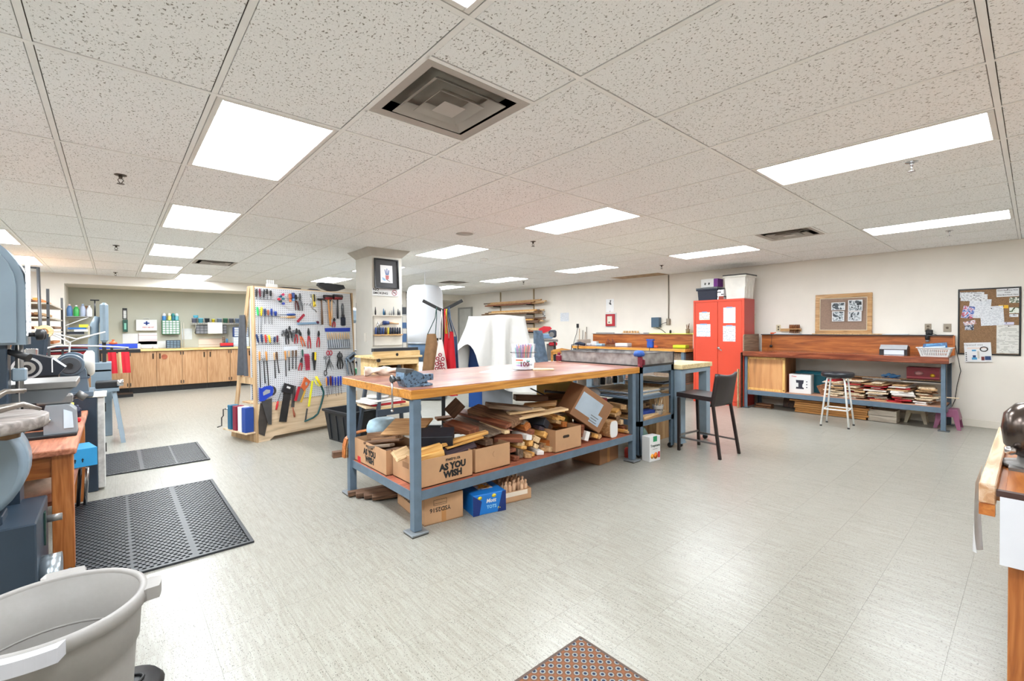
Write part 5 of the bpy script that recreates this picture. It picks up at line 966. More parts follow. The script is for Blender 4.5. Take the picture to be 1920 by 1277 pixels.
bx(-.13, -.017, .04, .62, .112, .129).obj('outer_shelf', M_basep, t)
t2 = thing('crank_clamp', 'black crank handled clamp on the side of the pegboard stand', 'clamp', pw(-.14, .28, -.5), rot=(0, 0, PBA)); MB().tube([(0, 0, .10), (-.03, 0, .10), (-.03, 0, .02), (-.05, 0, .0), (-.05, 0, -.10), (-.10, 0, -.11)], .007, 6).obj('crank', M_blackp, t2); MB().cyl((0, 0, .10), (.06, 0, .10), .011).obj('screw', M_chrome, t2)
t2 = thing('dark_apron', 'dark grey cloth hanging from the side of the pegboard stand', 'cloth', pw(-.025, 1.22, -.25), rot=(0, 0, PBA)); MB().grid(lambda u, v: (-.012 - .02 * math.sin(9 * u) * (1 - v), .26 * (u - .5) * (1 - .5 * v), -.75 + .75 * v + .25 * (0)), 12, 10).grid(lambda u, v: (-.006 - .02 * math.sin(9 * u) * (1 - v), .26 * (u - .5) * (1 - .5 * v), -.75 + .75 * v), 12, 10).obj('cloth', mat('charcoal_cloth', (70, 72, 78), .85, var=.1, scale=20), t2); t2.location.z = 1.55
# ---- tool makers (local frame: x along the board, z up, -y towards the viewer)
TC = {'k': ('black', (26, 26, 30)), 'm': ('maroon', (104, 26, 44)), 'g': ('bright green', (40, 190, 96)), 'y': ('yellow', (240, 208, 30)), 'n': ('navy', (28, 50, 96)), 'o': ('rust brown', (168, 92, 66)), 'b': ('royal blue', (32, 62, 150)), 'r': ('red', (206, 50, 40)), 'w': ('amber wood', (206, 140, 70)), 's': ('grey', (130, 128, 126)), 't': ('pale wood', (206, 170, 130)), 'd': ('dark wood', (96, 70, 50)), 'G': ('dark green', (20, 74, 62)), 'B': ('cobalt blue', (26, 54, 176))}
def tcol(c): return mat('tool_%s' % TC[c][0].replace(' ', '_'), TC[c][1], .4, var=.03)
M_tsteel = mat('tool_steel', (112, 114, 118), .35, .7, var=.06, scale=30); M_tdark = mat('tool_dark_steel', (58, 58, 60), .4, .6, var=.08, scale=30)
ROWN = lambda z: 'top' if z > 1.7 else ('second' if z > 1.45 else ('third' if z > 1.15 else ('fourth' if z > .75 else 'bottom')))
cnt = {}
def place(name, lab, cat, u, z, out=.016, grp='hand tools on the pegboard'):
    return thing(name, lab, cat, pw(u, z, out + (.018 if z < .71 else 0)), rot=PROT, group=grp)
ORD = ['first', 'second', 'third', 'fourth', 'fifth', 'sixth', 'seventh']
def driver(u0, z0, u1, z1, u2, z2, c):
    kind = 'file' if z0 < 1.12 and z0 > 1.0 else 'screwdriver'
    key = (c, kind, ROWN(z0)); cnt[key] = cnt.get(key, 0) + 1
    lab = f'{TC[c][0]} handled {kind} in the {ROWN(z0)} pegboard row, {ORD[cnt[key] - 1]} such from the left'
    t = place(kind, lab, kind, u0, z0); L = z0 - z1; dx = u1 - u0; r = .0125 if kind == 'screwdriver' else .0115
    if L < .06: r = .018
    ax = Vector((dx, 0, -L)); P_ = lambda s_: tuple(ax * s_)
    MB().tube([P_(0), P_(.06), P_(.3), P_(.7), P_(.86), P_(1)], [r * .5, r * .95, r, r * .85, r * .75, r * .6], 8).obj('handle', tcol(c), t)
    e = Vector((u2 - u0, 0, z2 - z0))
    if kind == 'file' and z1 - z2 > .15 and c in 'wtsd':
        a = Vector((dx, 0, -L)); w_ = .009
        d = (e - a).normalized(); n = Vector((d.z, 0, -d.x)) * w_; o_ = Vector((0, .002, 0)); vs = [a - n * .6 - o_, a + n * .6 - o_, e + n * .7 - o_, e - n * .7 - o_, a - n * .6 + o_, a + n * .6 + o_, e + n * .7 + o_, e - n * .7 + o_]
        MB().add(vs, [(0, 1, 2, 3), (7, 6, 5, 4), (0, 4, 5, 1), (1, 5, 6, 2), (2, 6, 7, 3), (3, 7, 4, 0)]).obj('blade', M_tdark, t)
    else: MB().tube([P_(1), tuple(e)], .0035, 6).obj('blade', M_tsteel, t)
for a in (
(0.021, 1.863, 0.015, 1.766, 0.015, 1.734, 'k'),(0.058, 1.87, 0.062, 1.769, 0.062, 1.737, 'm'),(0.113, 1.863, 0.104, 1.764, 0.102, 1.735, 'k'),(0.147, 1.873, 0.147, 1.808, 0.147, 1.742, 'k'),(0.193, 1.856, 0.193, 1.786, 0.193, 1.745, 'k'),(0.024, 1.646, 0.03, 1.537, 0.026, 1.322, 'g'),(0.075, 1.648, 0.068, 1.534, 0.062, 1.322, 'y'),(0.114, 1.629, 0.114, 1.539, 0.109, 1.437, 'n'),(0.153, 1.615, 0.155, 1.545, 0.162, 1.438, 'o'),(0.196, 1.629, 0.197, 1.542, 0.196, 1.434, 'b'),(0.247, 1.598, 0.246, 1.541, 0.246, 1.529, 'b'),(0.003, 1.314, 0.025, 1.213, 0.031, 1.184, 'n'),(0.062, 1.314, 0.069, 1.212, 0.071, 1.184, 'n'),(0.11, 1.307, 0.118, 1.207, 0.12, 1.183, 'r'),(0.154, 1.302, 0.169, 1.205, 0.171, 1.182, 'y'),(0.226, 1.279, 0.219, 1.21, 0.217, 1.185, 'n'),(0.261, 1.295, 0.258, 1.207, 0.258, 1.184, 'm'),(0.034, 1.102, 0.032, 0.992, 0.033, 0.663, 'w'),(0.078, 1.022, 0.081, 0.976, 0.091, 0.708, 's'),(0.113, 1.099, 0.119, 0.983, 0.133, 0.672, 'w'),(0.213, 1.082, 0.215, 0.983, 0.22, 0.758, 't'),(0.244, 1.09, 0.25, 0.982, 0.268, 0.818, 'd'),(0.354, 1.096, 0.356, 0.976, 0.357, 0.768, 'w'),(0.405, 1.094, 0.403, 1.013, 0.4, 0.839, 't'),(0.457, 1.098, 0.453, 1.01, 0.447, 0.86, 'd'),(0.501, 1.101, 0.498, 1.008, 0.492, 0.853, 'd'),(0.589, 1.103, 0.589, 1.014, 0.584, 0.886, 'G'),(0.912, 0.707, 0.914, 0.591, 0.922, 0.441, 'w'),(0.946, 0.718, 0.95, 0.594, 0.963, 0.436, 'B'),(0.989, 0.721, 0.991, 0.584, 0.998, 0.432, 'm'),(1.02, 0.715, 1.02, 0.581, 1.017, 0.436, 'B'),(1.054, 0.704, 1.05, 0.584, 1.058, 0.435, 'B'),(1.1, 0.709, 1.095, 0.574, 1.097, 0.444, 'B'),(1.137, 0.709, 1.135, 0.576, 1.144, 0.453, 'B'),
): driver(*a)
def pliers(u0, z0, u1, z1, c, k=[0]):
    k[0] += 1; nm = {'k': 'pair of black pliers', 'r': 'pair of red handled pliers', 'o': 'pair of orange handled snips', 'd': 'pair of black locking pliers', 's': 'bare steel wrench'}[c]
    t = place('pliers', f'{nm} on the pegboard, {ORDW[k[0] - 1]} of the gripping tools, {ROWN(z0)} row', 'pliers', u0, z0, .012)
    L = z0 - z1; dx = u1 - u0; mid = .36
    Q = lambda s_, off: (dx * s_ + off, 0, -L * s_)
    for sg in (-1, 1):
        MB().tube([Q(0, sg * .003), Q(.2, sg * .010), Q(mid, sg * .003)], [.004, .009, .010], 7).obj('jaw', M_tdark if c != 's' else M_tsteel, t)
        MB().tube([Q(mid, -sg * .004), Q(.5, -sg * .012), Q(.75, -sg * .020), Q(1, -sg * .017)], [.007, .008, .008, .006], 7).obj('handle', {'k': tcol('k'), 'r': mat('plier_red', (176, 34, 44), .4), 'o': mat('plier_orange', (222, 110, 60), .4), 'd': mat('plier_maroon', (90, 36, 36), .45), 's': M_tsteel}[c], t)
    MB().cyl(Q(mid, 0)[:1] + (-.010,) + Q(mid, 0)[2:], Q(mid, 0)[:1] + (.008,) + Q(mid, 0)[2:], .011, None, 10).obj('pivot', M_tsteel, t)
for a in (
(0.383, 1.377, 0.39, 1.177, 'k'),(0.423, 1.412, 0.431, 1.258, 'k'),(0.519, 1.383, 0.505, 1.183, 'r'),(0.55, 1.366, 0.615, 1.141, 'o'),(0.686, 1.384, 0.691, 1.113, 'r'),(0.836, 1.349, 0.817, 1.123, 'r'),(1.083, 1.528, 1.068, 1.397, 'r'),(0.522, 1.826, 0.534, 1.618, 'd'),(0.578, 1.843, 0.591, 1.616, 's'),(0.579, 0.995, 0.548, 0.829, 'r'),(0.477, 1.357, 0.477, 1.21, 's'),(0.339, 1.364, 0.343, 1.284, 's'),
): pliers(*a)
for (u0, z0), (u1, z1), hc, kc, lab, sz in (((.877, 1.768), (.88, 1.431), 'd', 0, 'claw hammer with weathered brown handle on the pegboard', 1.0), ((.979, 1.816), (1.007, 1.417), 'w', 1, 'mallet with orange wooden handle and red head on the pegboard', 1.1), ((1.132, 1.826), (1.124, 1.518), 'k', 1, 'rubber mallet with black handle and red collar on the pegboard', 1.25), ((1.036, 1.755), (1.023, 1.508), 't', 0, 'small tack hammer with pale handle on the pegboard', .55)):
    t = place('hammer', lab, 'hammer', u0, z0, .03); dx, L = u1 - u0, z0 - z1
    MB().tube([(0, 0, .02), (dx * .3, 0, -L * .3), (dx * .7, 0, -L * .7), (dx, 0, -L)], [.010, .011, .015, .014], 8).obj('handle', tcol(hc), t)
    if kc: MB().cyl((-.055 * sz, 0, .002), (.055 * sz, 0, .004), .024 * sz, None, 14).obj('head', mat('mallet_black', (34, 28, 30), .5), t); MB().cyl((-.05 * sz, 0, -.012), (.05 * sz, 0, -.010), .023 * sz, None, 14).obj('red_collar', mat('mallet_red', (126, 26, 32), .5), t)
    else: MB().tube([(-.055 * sz, 0, .012), (-.03 * sz, 0, .012), (.02 * sz, 0, .014), (.05 * sz, 0, .006), (.075 * sz, 0, -.022)], [.014 * sz, .013 * sz, .013 * sz, .009 * sz, .004 * sz], 8).obj('head', M_tdark, t)
t = place('scraper_brush', 'black bristle brush with steel handle at the right of the hammers', 'brush', 1.221, 1.741); MB().tube([(0, 0, 0), (0, 0, -.05), (0, 0, -.17)], [.008, .018, .016], 8).obj('handle', M_tsteel, t); box((0, 0, -.26), (.075, .022, .12), None, .008).obj('bristles', mat('bristle_navy', (30, 36, 52), .8), t); box((0, 0, -.185), (.045, .02, .04), None, .004).obj('ferrule', tcol('k'), t)
# chisel roll
t = place('chisel_roll', 'clear roll with blue band holding a row of carving chisels on the pegboard', 'tool roll', .93, 1.385, .012); MB().prism([(0, 0), (.405, .005), (.40, -.05), (.005, -.05)], -.004, .004, 1).obj('blue_band', mat('band_blue', (28, 60, 170), .45), t); MB().prism([(.01, -.05), (.40, -.05), (.405, -.285), (.04, -.28)], .003, .006, 1).obj('sleeve', mat('sleeve_pale', (196, 204, 214), .3), t)
for k in range(11):
    x = .03 + .034 * k; x1 = .05 + .034 * k
    o = MB().tube([(x, -.003, -.065), (lerp(x, x1, .3), -.003, -.11), (lerp(x, x1, .5), -.003, -.16)], [.008, .009, .007], 7).obj('chisel_handle', tcol('t'), t); MB().tube([(lerp(x, x1, .5), -.003, -.16), (x1, -.003, -.275)], .004, 6).obj('chisel_blade', mat('chisel_navy_steel', (56, 66, 84), .35, .6), t)
bx(.035, .40, -.006, .004, -.292, -.284).obj('hem', mat('hem_dark', (40, 46, 60), .6), t)
# coloured stubby knobs
for k, ((u, z), c) in enumerate(zip([(.331, 1.811), (.302, 1.783), (.333, 1.758), (.279, 1.75), (.298, 1.724), (.333, 1.696)], [(196, 40, 90), (20, 80, 110), (30, 110, 130), (206, 36, 60), (24, 54, 46), (34, 60, 170)])):
    t = place('precision_driver', ['magenta', 'dark teal', 'sea blue', 'crimson', 'bottle green', 'deep blue'][k] + ' capped precision driver in the knob cluster on the pegboard', 'precision driver', u, z, .035, 'precision drivers on the pegboard'); MB().cyl((0, -.022, 0), (0, .004, 0), .017, .014, 12).obj('cap', mat('knob_%d' % k, c, .35), t); MB().cyl((0, .004, 0), (0, .033, 0), .005, None, 8).obj('shaft', M_tsteel, t)
for k, ((u, z), c) in enumerate((((.441, 1.786), (180, 96, 60)), ((.483, 1.801), (40, 70, 140)))):
    t = place('bit_holder', ['brown and black', 'navy and sky blue'][k] + ' bit holder beside the knob cluster', 'bit holder', u, z, .02); box((0, 0, .01), (.034, .03, .07), None, .008).obj('upper_body', mat('bit_%d' % k, c, .4), t); box((0, 0, -.045), (.026, .026, .035), None, .006).obj('lower_body', mat('bitl_%d' % k, [(222, 120, 60), (90, 150, 210)][k], .4), t)
# folding knife, craft knives, tape measure-like pieces
t = place('folding_rule', 'red and pale blue folding saw opened into an angle on the pegboard', 'folding saw', .53, 1.455, .015); box((.155, 0, -.006), (.31, .018, .03), (0, R(-2.5), 0), .006).obj('blade_case', mat('case_sky', (120, 150, 176), .4), t); box((.052, 0, .062), (.145, .016, .034), (0, R(-46), 0), .010).obj('handle', mat('case_crimson', (160, 24, 50), .4), t); MB().cyl((.285, -.018, .008), (.285, .008, .008), .018, None, 12).obj('pivot', mat('pivot_maroon', (84, 24, 54), .5), t)
for k, (z, c, w2, lab) in enumerate(((1.557, (34, 70, 140), (120, 130, 140), 'upper craft knife with blue grip lying level on the pegboard'), (1.522, (206, 160, 100), (210, 180, 140), 'lower craft knife with wooden grip lying level on the pegboard'))):
    t = place('craft_knife', lab, 'knife', .295, z, .02); MB().tube([(0, 0, 0), (.09, 0, .003), (.10, 0, .003)], [.004, .006, .007], 7).obj('blade', mat('kn_%d' % k, w2, .4), t); MB().tube([(.09, 0, .003), (.13, 0, .004), (.19, 0, .006), (.21, 0, .006)], [.008, .013, .014, .009], 8).obj('grip', mat('kg_%d' % k, c, .4), t)
t = place('spirit_gauge', 'yellow and black gauge tool hanging beside the claw hammer', 'gauge', .781, 1.844, .014); box((0, 0, -.085), (.036, .016, .17), None, .008).obj('body', mat('gauge_yellow', (236, 206, 40), .4), t); box((-.004, -.009, -.05), (.024, .004, .10), None, .004).obj('black_inlay', tcol('k'), t); MB().cyl((.0, -.014, -.15), (.0, .0, -.15), .018, None, 14).obj('yellow_disc', mat('gauge_yellow', (236, 206, 40), .4), t); MB().cyl((.0, -.018, -.15), (.0, -.014, -.15), .008, None, 10).obj('hub', tcol('k'), t)
t = place('hook_wrench', 'thin chrome wrench with hooked end on the pegboard', 'wrench', .735, 1.84, .010); MB().tube([(0, 0, 0), (.004, 0, -.08), (.006, 0, -.16), (.03, 0, -.20), (.06, 0, -.205), (.075, 0, -.24)], .006, 6).obj('shank', M_chrome, t)
for k in range(3): tag(MB().tube([pw(.63 + .04 * k, 1.70, 0), pw(.63 + .04 * k, 1.70, .03), pw(.63 + .04 * k, 1.715, .04)], .003, 5).obj('peg_hook', M_tdark, None), ['left', 'middle', 'right'][k] + ' empty wire hook beside the chrome wrench', 'hook', 'empty hooks')
t = place('blister_pack', 'pink and clear blister pack of bits on the pegboard', 'blister pack', .648, .935, .012); MB().prism([(-.035, .108), (.030, .108), (.040, -.108), (-.02, -.108)], -.006, .002, 1).obj('card', mat('pink_card', (196, 70, 100), .4), t); 
for k in range(4): box((-.022 + .018 * k, -.008, .0), (.008, .006, .17)).obj('bit', mat('pack_red', (150, 30, 44), .4), t)
t = place('utility_knife', 'yellow and black utility knife pair hanging point down on the pegboard', 'utility knife', .757, 1.062, .016)
for dx, c in ((-.02, 'k'), (.012, 'y')): box((dx, 0, -.055), (.026, .02, .11), (0, R(3), 0), .006).obj('grip', tcol(c), t)
MB().prism([(-.03, -.10), (.024, -.10), (.004, -.245), (-.012, -.245)], -.004, .004, 1).obj('blade', M_tdark, t)
def scissors(u, z, c, lab, k=1.0):
    t = place('scissors', lab, 'scissors', u, z, .014)
    for sg in (-1, 1):
        MB().tube([(sg * .022 * k + .02 * k * math.cos(a), 0, -.02 * k + .03 * k * math.sin(a)) for a in [2 * PI * j / 12 for j in range(12)]], .006 * k, 6, True).obj('finger_loop', c, t); MB().tube([(sg * .014 * k, 0, -.05 * k), (0, 0, -.10 * k), (-sg * .022 * k, 0, -.24 * k)], [.005 * k, .006 * k, .002 * k], 6).obj('blade', M_tsteel, t)
scissors(.985, 1.06, mat('scissor_red', (186, 30, 56), .35), 'red handled scissors hanging on the pegboard'); scissors(.925, .99, M_tsteel, 'thin steel tweezers-like snips left of the red scissors', .6)
t = place('long_shears', 'black shears hanging handle down on the pegboard', 'shears', .91, .755, .02); MB().tube([(.02 * math.cos(a), 0, .012 + .035 * math.sin(a)) for a in [2 * PI * j / 12 for j in range(12)]], .006, 6, True).obj('finger_loop', tcol('k'), t); MB().tube([(.012, 0, .04), (.05, 0, .16), (.07, 0, .20)], .007, 6).obj('handle', tcol('k'), t); MB().tube([(.07, 0, .20), (.095, 0, .04)], [.008, .002], 6).tube([(.07, 0, .20), (.14, 0, .05)], [.008, .002], 6).obj('blade', M_tsteel, t)
t = place('gear_puller', 'black gear puller hanging on the pegboard', 'gear puller', 1.138, 1.055, .03); MB().cyl((0, 0, 0), (0, 0, -.25), .009, None, 10).obj('screw', tcol('k'), t); box((0, 0, -.10), (.05, .04, .05), None, .008).obj('hub', tcol('k'), t)
for sg in (-1, 1): MB().tube([(sg * .02, 0, -.02), (sg * .035, 0, -.07), (sg * .022, 0, -.10), (sg * .045, 0, -.19), (sg * .03, 0, -.25)], [.008, .011, .012, .011, .006], 7).obj('jaw_arm', tcol('k'), t)
t = place('staple_gun', 'blue-grey steel staple gun tilted at the right edge of the pegboard', 'staple gun', 1.325, .965, .03)
M_stap = mat('stapler_blue_grey', (136, 152, 170), .35, .5); MB().prism([(-.09, -.01), (.05, .075), (.09, .0), (-.03, -.08)], -.018, .018, 1).obj('body', M_stap, t); MB().prism([(-.05, -.01), (.04, .045), (.055, .015), (-.03, -.04)], -.020, -.0175, 1).obj('dark_recess', tcol('k'), t); MB().tube([(-.09, 0, -.01), (-.075, 0, -.12), (-.05, 0, -.25)], .010, 7).obj('handle', M_stap, t)
for k in range(4): t = place('caulk_bar', ['leftmost', 'second', 'third', 'rightmost'][k] + ' dark bar clamp hanging below the staple gun', 'bar clamp', 1.24 + .058 * k, .93 - .01 * k, .02, 'bar clamps at the pegboard edge'); MB().tube([(0, 0, 0), (.045, 0, -.21)], .007, 6).obj('bar', [M_tdark, tcol('k'), M_tsteel, tcol('n')][k], t); box((.005, 0, -.02), (.03, .02, .02), None, .004).obj('jaw', tcol('k'), t)
# saws
def saw_blade(t, poly, m=None): MB().prism(poly, -.001, .001, 1).obj('blade', m or M_tdark, t)
def ringhandle(t, poly, hole, c, th=.022):
    mb = MB(); n = len(poly); mb.prism(poly, -th / 2, th / 2, 1); mb.obj('handle', c, t); MB().prism(hole, -th / 2 - .001, th / 2 + .001, 1).obj('grip_hole', mat('grip_hole_grey', (150, 152, 156), .8), t)
M_saw = mat('saw_blade_grey', (98, 96, 96), .4, .6, var=.1, scale=12)
t = place('hand_saw', 'hand saw with royal blue handle and grey blade on the pegboard', 'saw', .008, .666, .02)
saw_blade(t, [(.018, -.16), (.15, -.145), (.136, -.47), (.094, -.462)], M_saw); ringhandle(t, [(0, 0), (.03, -.012), (.06, .006), (.13, .012), (.165, -.01), (.165, -.055), (.15, -.11), (.10, -.13), (.05, -.165), (.0, -.165)], [(.035, -.06), (.075, -.03), (.125, -.04), (.12, -.075), (.07, -.09), (.04, -.10)], mat('saw_handle_blue', (28, 62, 178), .4))
t = place('hand_saw', 'dark hand saw blade with cream and black handle behind the blue saw', 'saw', .02, .655, .008); saw_blade(t, [(.0, -.18), (.03, -.18), (.085, -.41), (.04, -.585), (-.03, -.545), (-.03, -.40)], mat('saw_blade_brown', (82, 76, 72), .45, .5, var=.1, scale=12)); MB().tube([(.155 + .032 * math.cos(a), 0, -.045 + .045 * math.sin(a)) for a in [2 * PI * j / 14 for j in range(14)]], .013, 7, True).obj('handle', mat('saw_cream_black', (60, 56, 54), .45), t)
t = place('back_saw', 'broad black back saw hanging by its black handle on the pegboard', 'saw', .32, .692, .02); saw_blade(t, [(-.01, -.10), (.085, -.13), (.012, -.495), (-.085, -.475)], mat('saw_blade_black', (64, 62, 62), .4, .5, var=.08, scale=10)); MB().prism([(0, 0), (.12, -.045), (.10, -.15), (-.035, -.115)], -.012, .012, 1).obj('handle', mat('saw_black', (34, 34, 38), .4), t); box((.045, -.0135, -.062), (.05, .002, .025), (0, R(25), 0), .001).obj('white_logo', M_white, t)
t = place('coping_saw', 'small coping saw with red handle on the pegboard', 'saw', .30, .637, .012); MB().tube([(0, 0, 0), (-.04, 0, -.10), (-.065, 0, -.165)], .004, 6).obj('frame', M_tsteel, t); MB().tube([(-.065, 0, -.165), (-.078, 0, -.22), (-.09, 0, -.27)], [.010, .014, .011], 8).obj('handle', mat('coping_red', (196, 34, 46), .4), t)
t = place('dovetail_saw', 'narrow dovetail saw with turned brown handle pointing down', 'saw', .455, .64, .014); saw_blade(t, [(-.02, 0), (.02, 0), (-.012, -.275), (-.055, -.265)], M_saw); MB().tube([(-.03, 0, -.27), (-.026, 0, -.31), (-.015, 0, -.36), (-.012, 0, -.40)], [.005, .008, .014, .010], 8).obj('handle', tcol('o'), t)
t = place('back_saw', 'back saw with orange wooden handle and red sheath on the pegboard', 'saw', .62, .70, .03); ringhandle(t, [(-.05, .0), (-.03, .045), (.0, .02), (.045, -.02), (.02, -.06), (.0, -.09), (-.05, -.14), (-.09, -.08)], [(-.035, -.03), (-.01, -.02), (.005, -.05), (-.025, -.075)], mat('saw_orange_wood', (200, 96, 50), .4)); saw_blade(t, [(-.10, -.09), (-.03, -.125), (-.095, -.27), (-.17, -.25)], mat('saw_sheath_grey', (128, 128, 124), .4, .3)); MB().prism([(-.125, -.07), (-.095, -.08), (-.155, -.255), (-.185, -.245)], -.008, .004, 1).obj('red_back', mat('saw_red_back', (186, 36, 52), .4), t); MB().prism([(-.04, -.12), (-.02, -.13), (-.085, -.285), (-.11, -.275)], -.006, .002, 1).obj('yellow_back', mat('saw_yellow_back', (206, 168, 70), .4), t)
t = place('bow_saw', 'bow saw with yellow grip and dark green curved frame on the pegboard', 'saw', .70, .69, .03)
MB().tube([(.055, 0, .04), (.115, 0, -.07), (.15, 0, -.16), (.155, 0, -.19), (.145, 0, -.24), (.115, 0, -.33), (.06, 0, -.455), (-.005, 0, -.495), (-.13, 0, -.525)], [.014, .013, .013, .013, .013, .013, .013, .013, .012], 8).obj('frame', mat('bow_green', (16, 74, 74), .35), t)
box((-.035, 0, -.175), (.028, .012, .34), (0, R(11), 0), .004).obj('blade_guard', mat('bow_yellow', (236, 232, 40), .4), t); box((-.105, 0, -.44), (.022, .006, .16), (0, R(11), 0), .001).obj('blade', M_saw, t); MB().tube([(.05, 0, .045), (.085, 0, -.02), (.118, 0, -.08)], [.018, .019, .016], 8).obj('grip', mat('bow_grip_yellow', (236, 206, 30), .4), t); MB().tube([(.03, 0, -.0), (.05, 0, -.055), (.09, 0, -.085), (.12, 0, -.08)], .007, 6).obj('hand_guard', mat('bow_yellow', (236, 232, 40), .4), t)
tag(box((0, 0, 0), (.19, .004, .05), None, .001).obj('label_strip', mat('clear_label', (222, 228, 236), .3), None, pw(.435, 1.125, .006), PROT), 'frosted plastic label strip on the pegboard', 'label')
for (u0, u1, z) in ((.0, .30, 1.532), (.0, .28, 1.188), (.05, .24, 1.74), (.02, .36, .985), (.36, .60, 1.01), (.90, 1.16, .57)): tag(MB().tube([pw(u0, z, .004), pw(u0, z, .03), pw(u1, z, .03), pw(u1, z, .004)], .0028, 5).obj('wire_rack', M_tsteel, None), {1.532: 'wire rack under the second row of screwdrivers', 1.188: 'wire rack under the third row of screwdrivers', 1.74: 'wire rack under the top row of black drivers', .985: 'wire rack behind the wood handled files', 1.01: 'short wire rack behind the middle files', .57: 'wire rack under the cobalt blue drivers'}[z], 'wire rack', 'wire racks on the pegboard')
# on top of the stand
t = place('white_holder', 'white plastic comb holder clipped on top of the pegboard', 'holder', .26, 1.90, -.08); box((0, 0, .02), (.14, .03, .05), None, .006).obj('body', M_white, t)
for k in range(4): box((-.055 + .025 * k, 0, .065), (.012, .02, .06), None, .003).obj('prong', M_white, t)
t = place('black_bracket', 'wide dark padded bracket on top of the pegboard', 'bracket', 1.08, 1.905, -.06); MB().prism([(-.20, .075), (-.17, .115), (.20, .10), (.225, .055), (.10, .01), (-.02, .0), (-.13, .03)], -.03, .03, 1, False).obj('pad', mat('charcoal_vinyl', (44, 46, 52), .5, var=.05), t)
t = place('navy_strap', 'navy strap lying on the top edge of the pegboard', 'strap', .80, 1.900, -.05); MB().prism([(-.10, 0), (-.04, .02), (.06, .018), (.13, 0)], -.02, .02, 1).obj('strap', mat('strap_navy', (32, 44, 66), .6), t)
tag(MB().tube([pw(.30, 1.905, -.10), pw(.42, 1.915, -.10), pw(.55, 1.915, -.11), pw(.66, 1.91, -.10)], [.006, .008, .009, .012], 6).obj('file_rod', M_tdark, None), 'dark rod lying along the top of the pegboard', 'rod')
# ================================================================ black tub
t = thing('plastic_tub', 'large black recycling tub on the floor between pegboard and bench', 'tub', (2.28, 5.58, 0), R(9)); tote(t, mat('black_tub_plastic', (34, 37, 42), .45, var=.15, scale=12), .56, .54, .385, None, .84)
# ================================================================ column
M_col = mat('column_paint_grey', (206, 202, 192), .7, var=.02)
struct(bx(2.69, 3.14, 6.0, 6.55, -.01, 2.40).obj('wall_column', M_col))
mb = MB(); mb.add([(2.69, 6.0, 2.38), (3.14, 6.0, 2.38), (3.14, 6.55, 2.38), (2.69, 6.55, 2.38), (2.60, 5.91, CZ - .005), (3.23, 5.91, CZ - .005), (3.23, 6.64, CZ - .005), (2.60, 6.64, CZ - .005)], [(3, 2, 1, 0), (4, 5, 6, 7), (0, 1, 5, 4), (1, 2, 6, 5), (2, 3, 7, 6), (3, 0, 4, 7)]); struct(mb.obj('trim_2', mat('capital_grey', (186, 180, 170), .7)))
t = thing('framed_picture', 'black framed watercolour of tools in a mug on the column', 'picture', (2.90, 5.995, 2.14), rot=(R(-3), 0, 0))
for c, d in (((0, 0, .20), (.365, .022, .018)), ((0, 0, -.20), (.365, .022, .018)), ((.174, 0, 0), (.018, .022, .382)), ((-.174, 0, 0), (.018, .022, .382))): box((c[0], -.012, c[2]), d, None, .002).obj('frame', mat('frame_black_gloss', (28, 28, 30), .25), t)
bx(-.166, .166, -.008, -.002, -.192, .192).obj('mat_board', mat('mat_charcoal', (74, 74, 76), .8), t); bx(-.092, .088, -.010, -.008, -.125, .12).obj('artwork', mat('art_paper', (236, 236, 238), .7), t)
for pts, c in (([(-.02, -.02), (.035, -.02), (.03, -.075), (-.015, -.075)], (196, 120, 120)), ([(-.015, -.015), (-.03, .06), (-.02, .06), (0, -.01), (.0, .075), (.01, .075), (.012, -.01), (.03, .06), (.04, .05), (.03, -.015)], (84, 106, 160)), ([(-.07, -.05), (-.02, -.07), (-.02, -.10), (-.06, -.09)], (150, 190, 220)), ([(-.01, -.08), (.05, -.115), (.055, -.11), (.0, -.07)], (110, 90, 100))): MB().prism(pts, -.0108, -.0100, 1).obj('brush_work', mat('watercolour_%d' % c[0], c, .8), t)
t = thing('no_smoking_sign', 'white NO SMOKING sign under the picture on the column', 'sign', (2.885, 5.997, 1.885)); bx(-.195, .20, -.004, 0, -.055, .05, .001).obj('plate', M_white, t); text('lettering', 'NO', .047, M_ink, t, (-.185, -.0045, .028), FY, .0012, 'LEFT', sx=1.15); text('lettering', 'SMOKING', .043, M_ink, t, (-.185, -.0045, -.018), FY, .0010, 'LEFT', sx=1.15)
mr_ = mat('sign_red', (140, 24, 44), .5); MB().tube([(.135 + .036 * math.cos(a), -.0045, -.004 + .036 * math.sin(a)) for a in [2 * PI * k / 24 for k in range(24)]], .004, 5, True).obj('red_ring', mr_, t); box((.135, -.0046, -.004), (.07, .0012, .007), (0, R(45), 0)).obj('red_slash', mr_, t); box((.135, -.0042, -.004), (.046, .001, .010)).obj('cigarette', M_ink, t)
plate_ = bx(2.684, 2.689, 6.20, 6.27, 1.19, 1.31); tag(plate_.obj('switch_plate', mat('plate_cream', (224, 218, 206), .5)), 'pale switch plate on the side of the column', 'switch plate')
t = thing('column_tool_board', 'cream painted tool board with bits fixed to the column', 'tool board', (2.905, 5.985, 1.24)); bx(-.22, .22, -.004, .015, -.10, .31).obj('board', mat('board_cream', (222, 216, 204), .6), t); bx(-.215, .215, -.05, -.004, .04, .055).obj('bit_shelf', M_pine, t); bx(-.222, -.20, -.014, -.004, -.10, .30).obj('edge_strip', mat('strip_grey', (170, 164, 154), .5), t)
bx(-.22, .22, -.03, -.004, .31, .322).obj('upper_shelf', mat('board_cream', (222, 216, 204), .6), t)
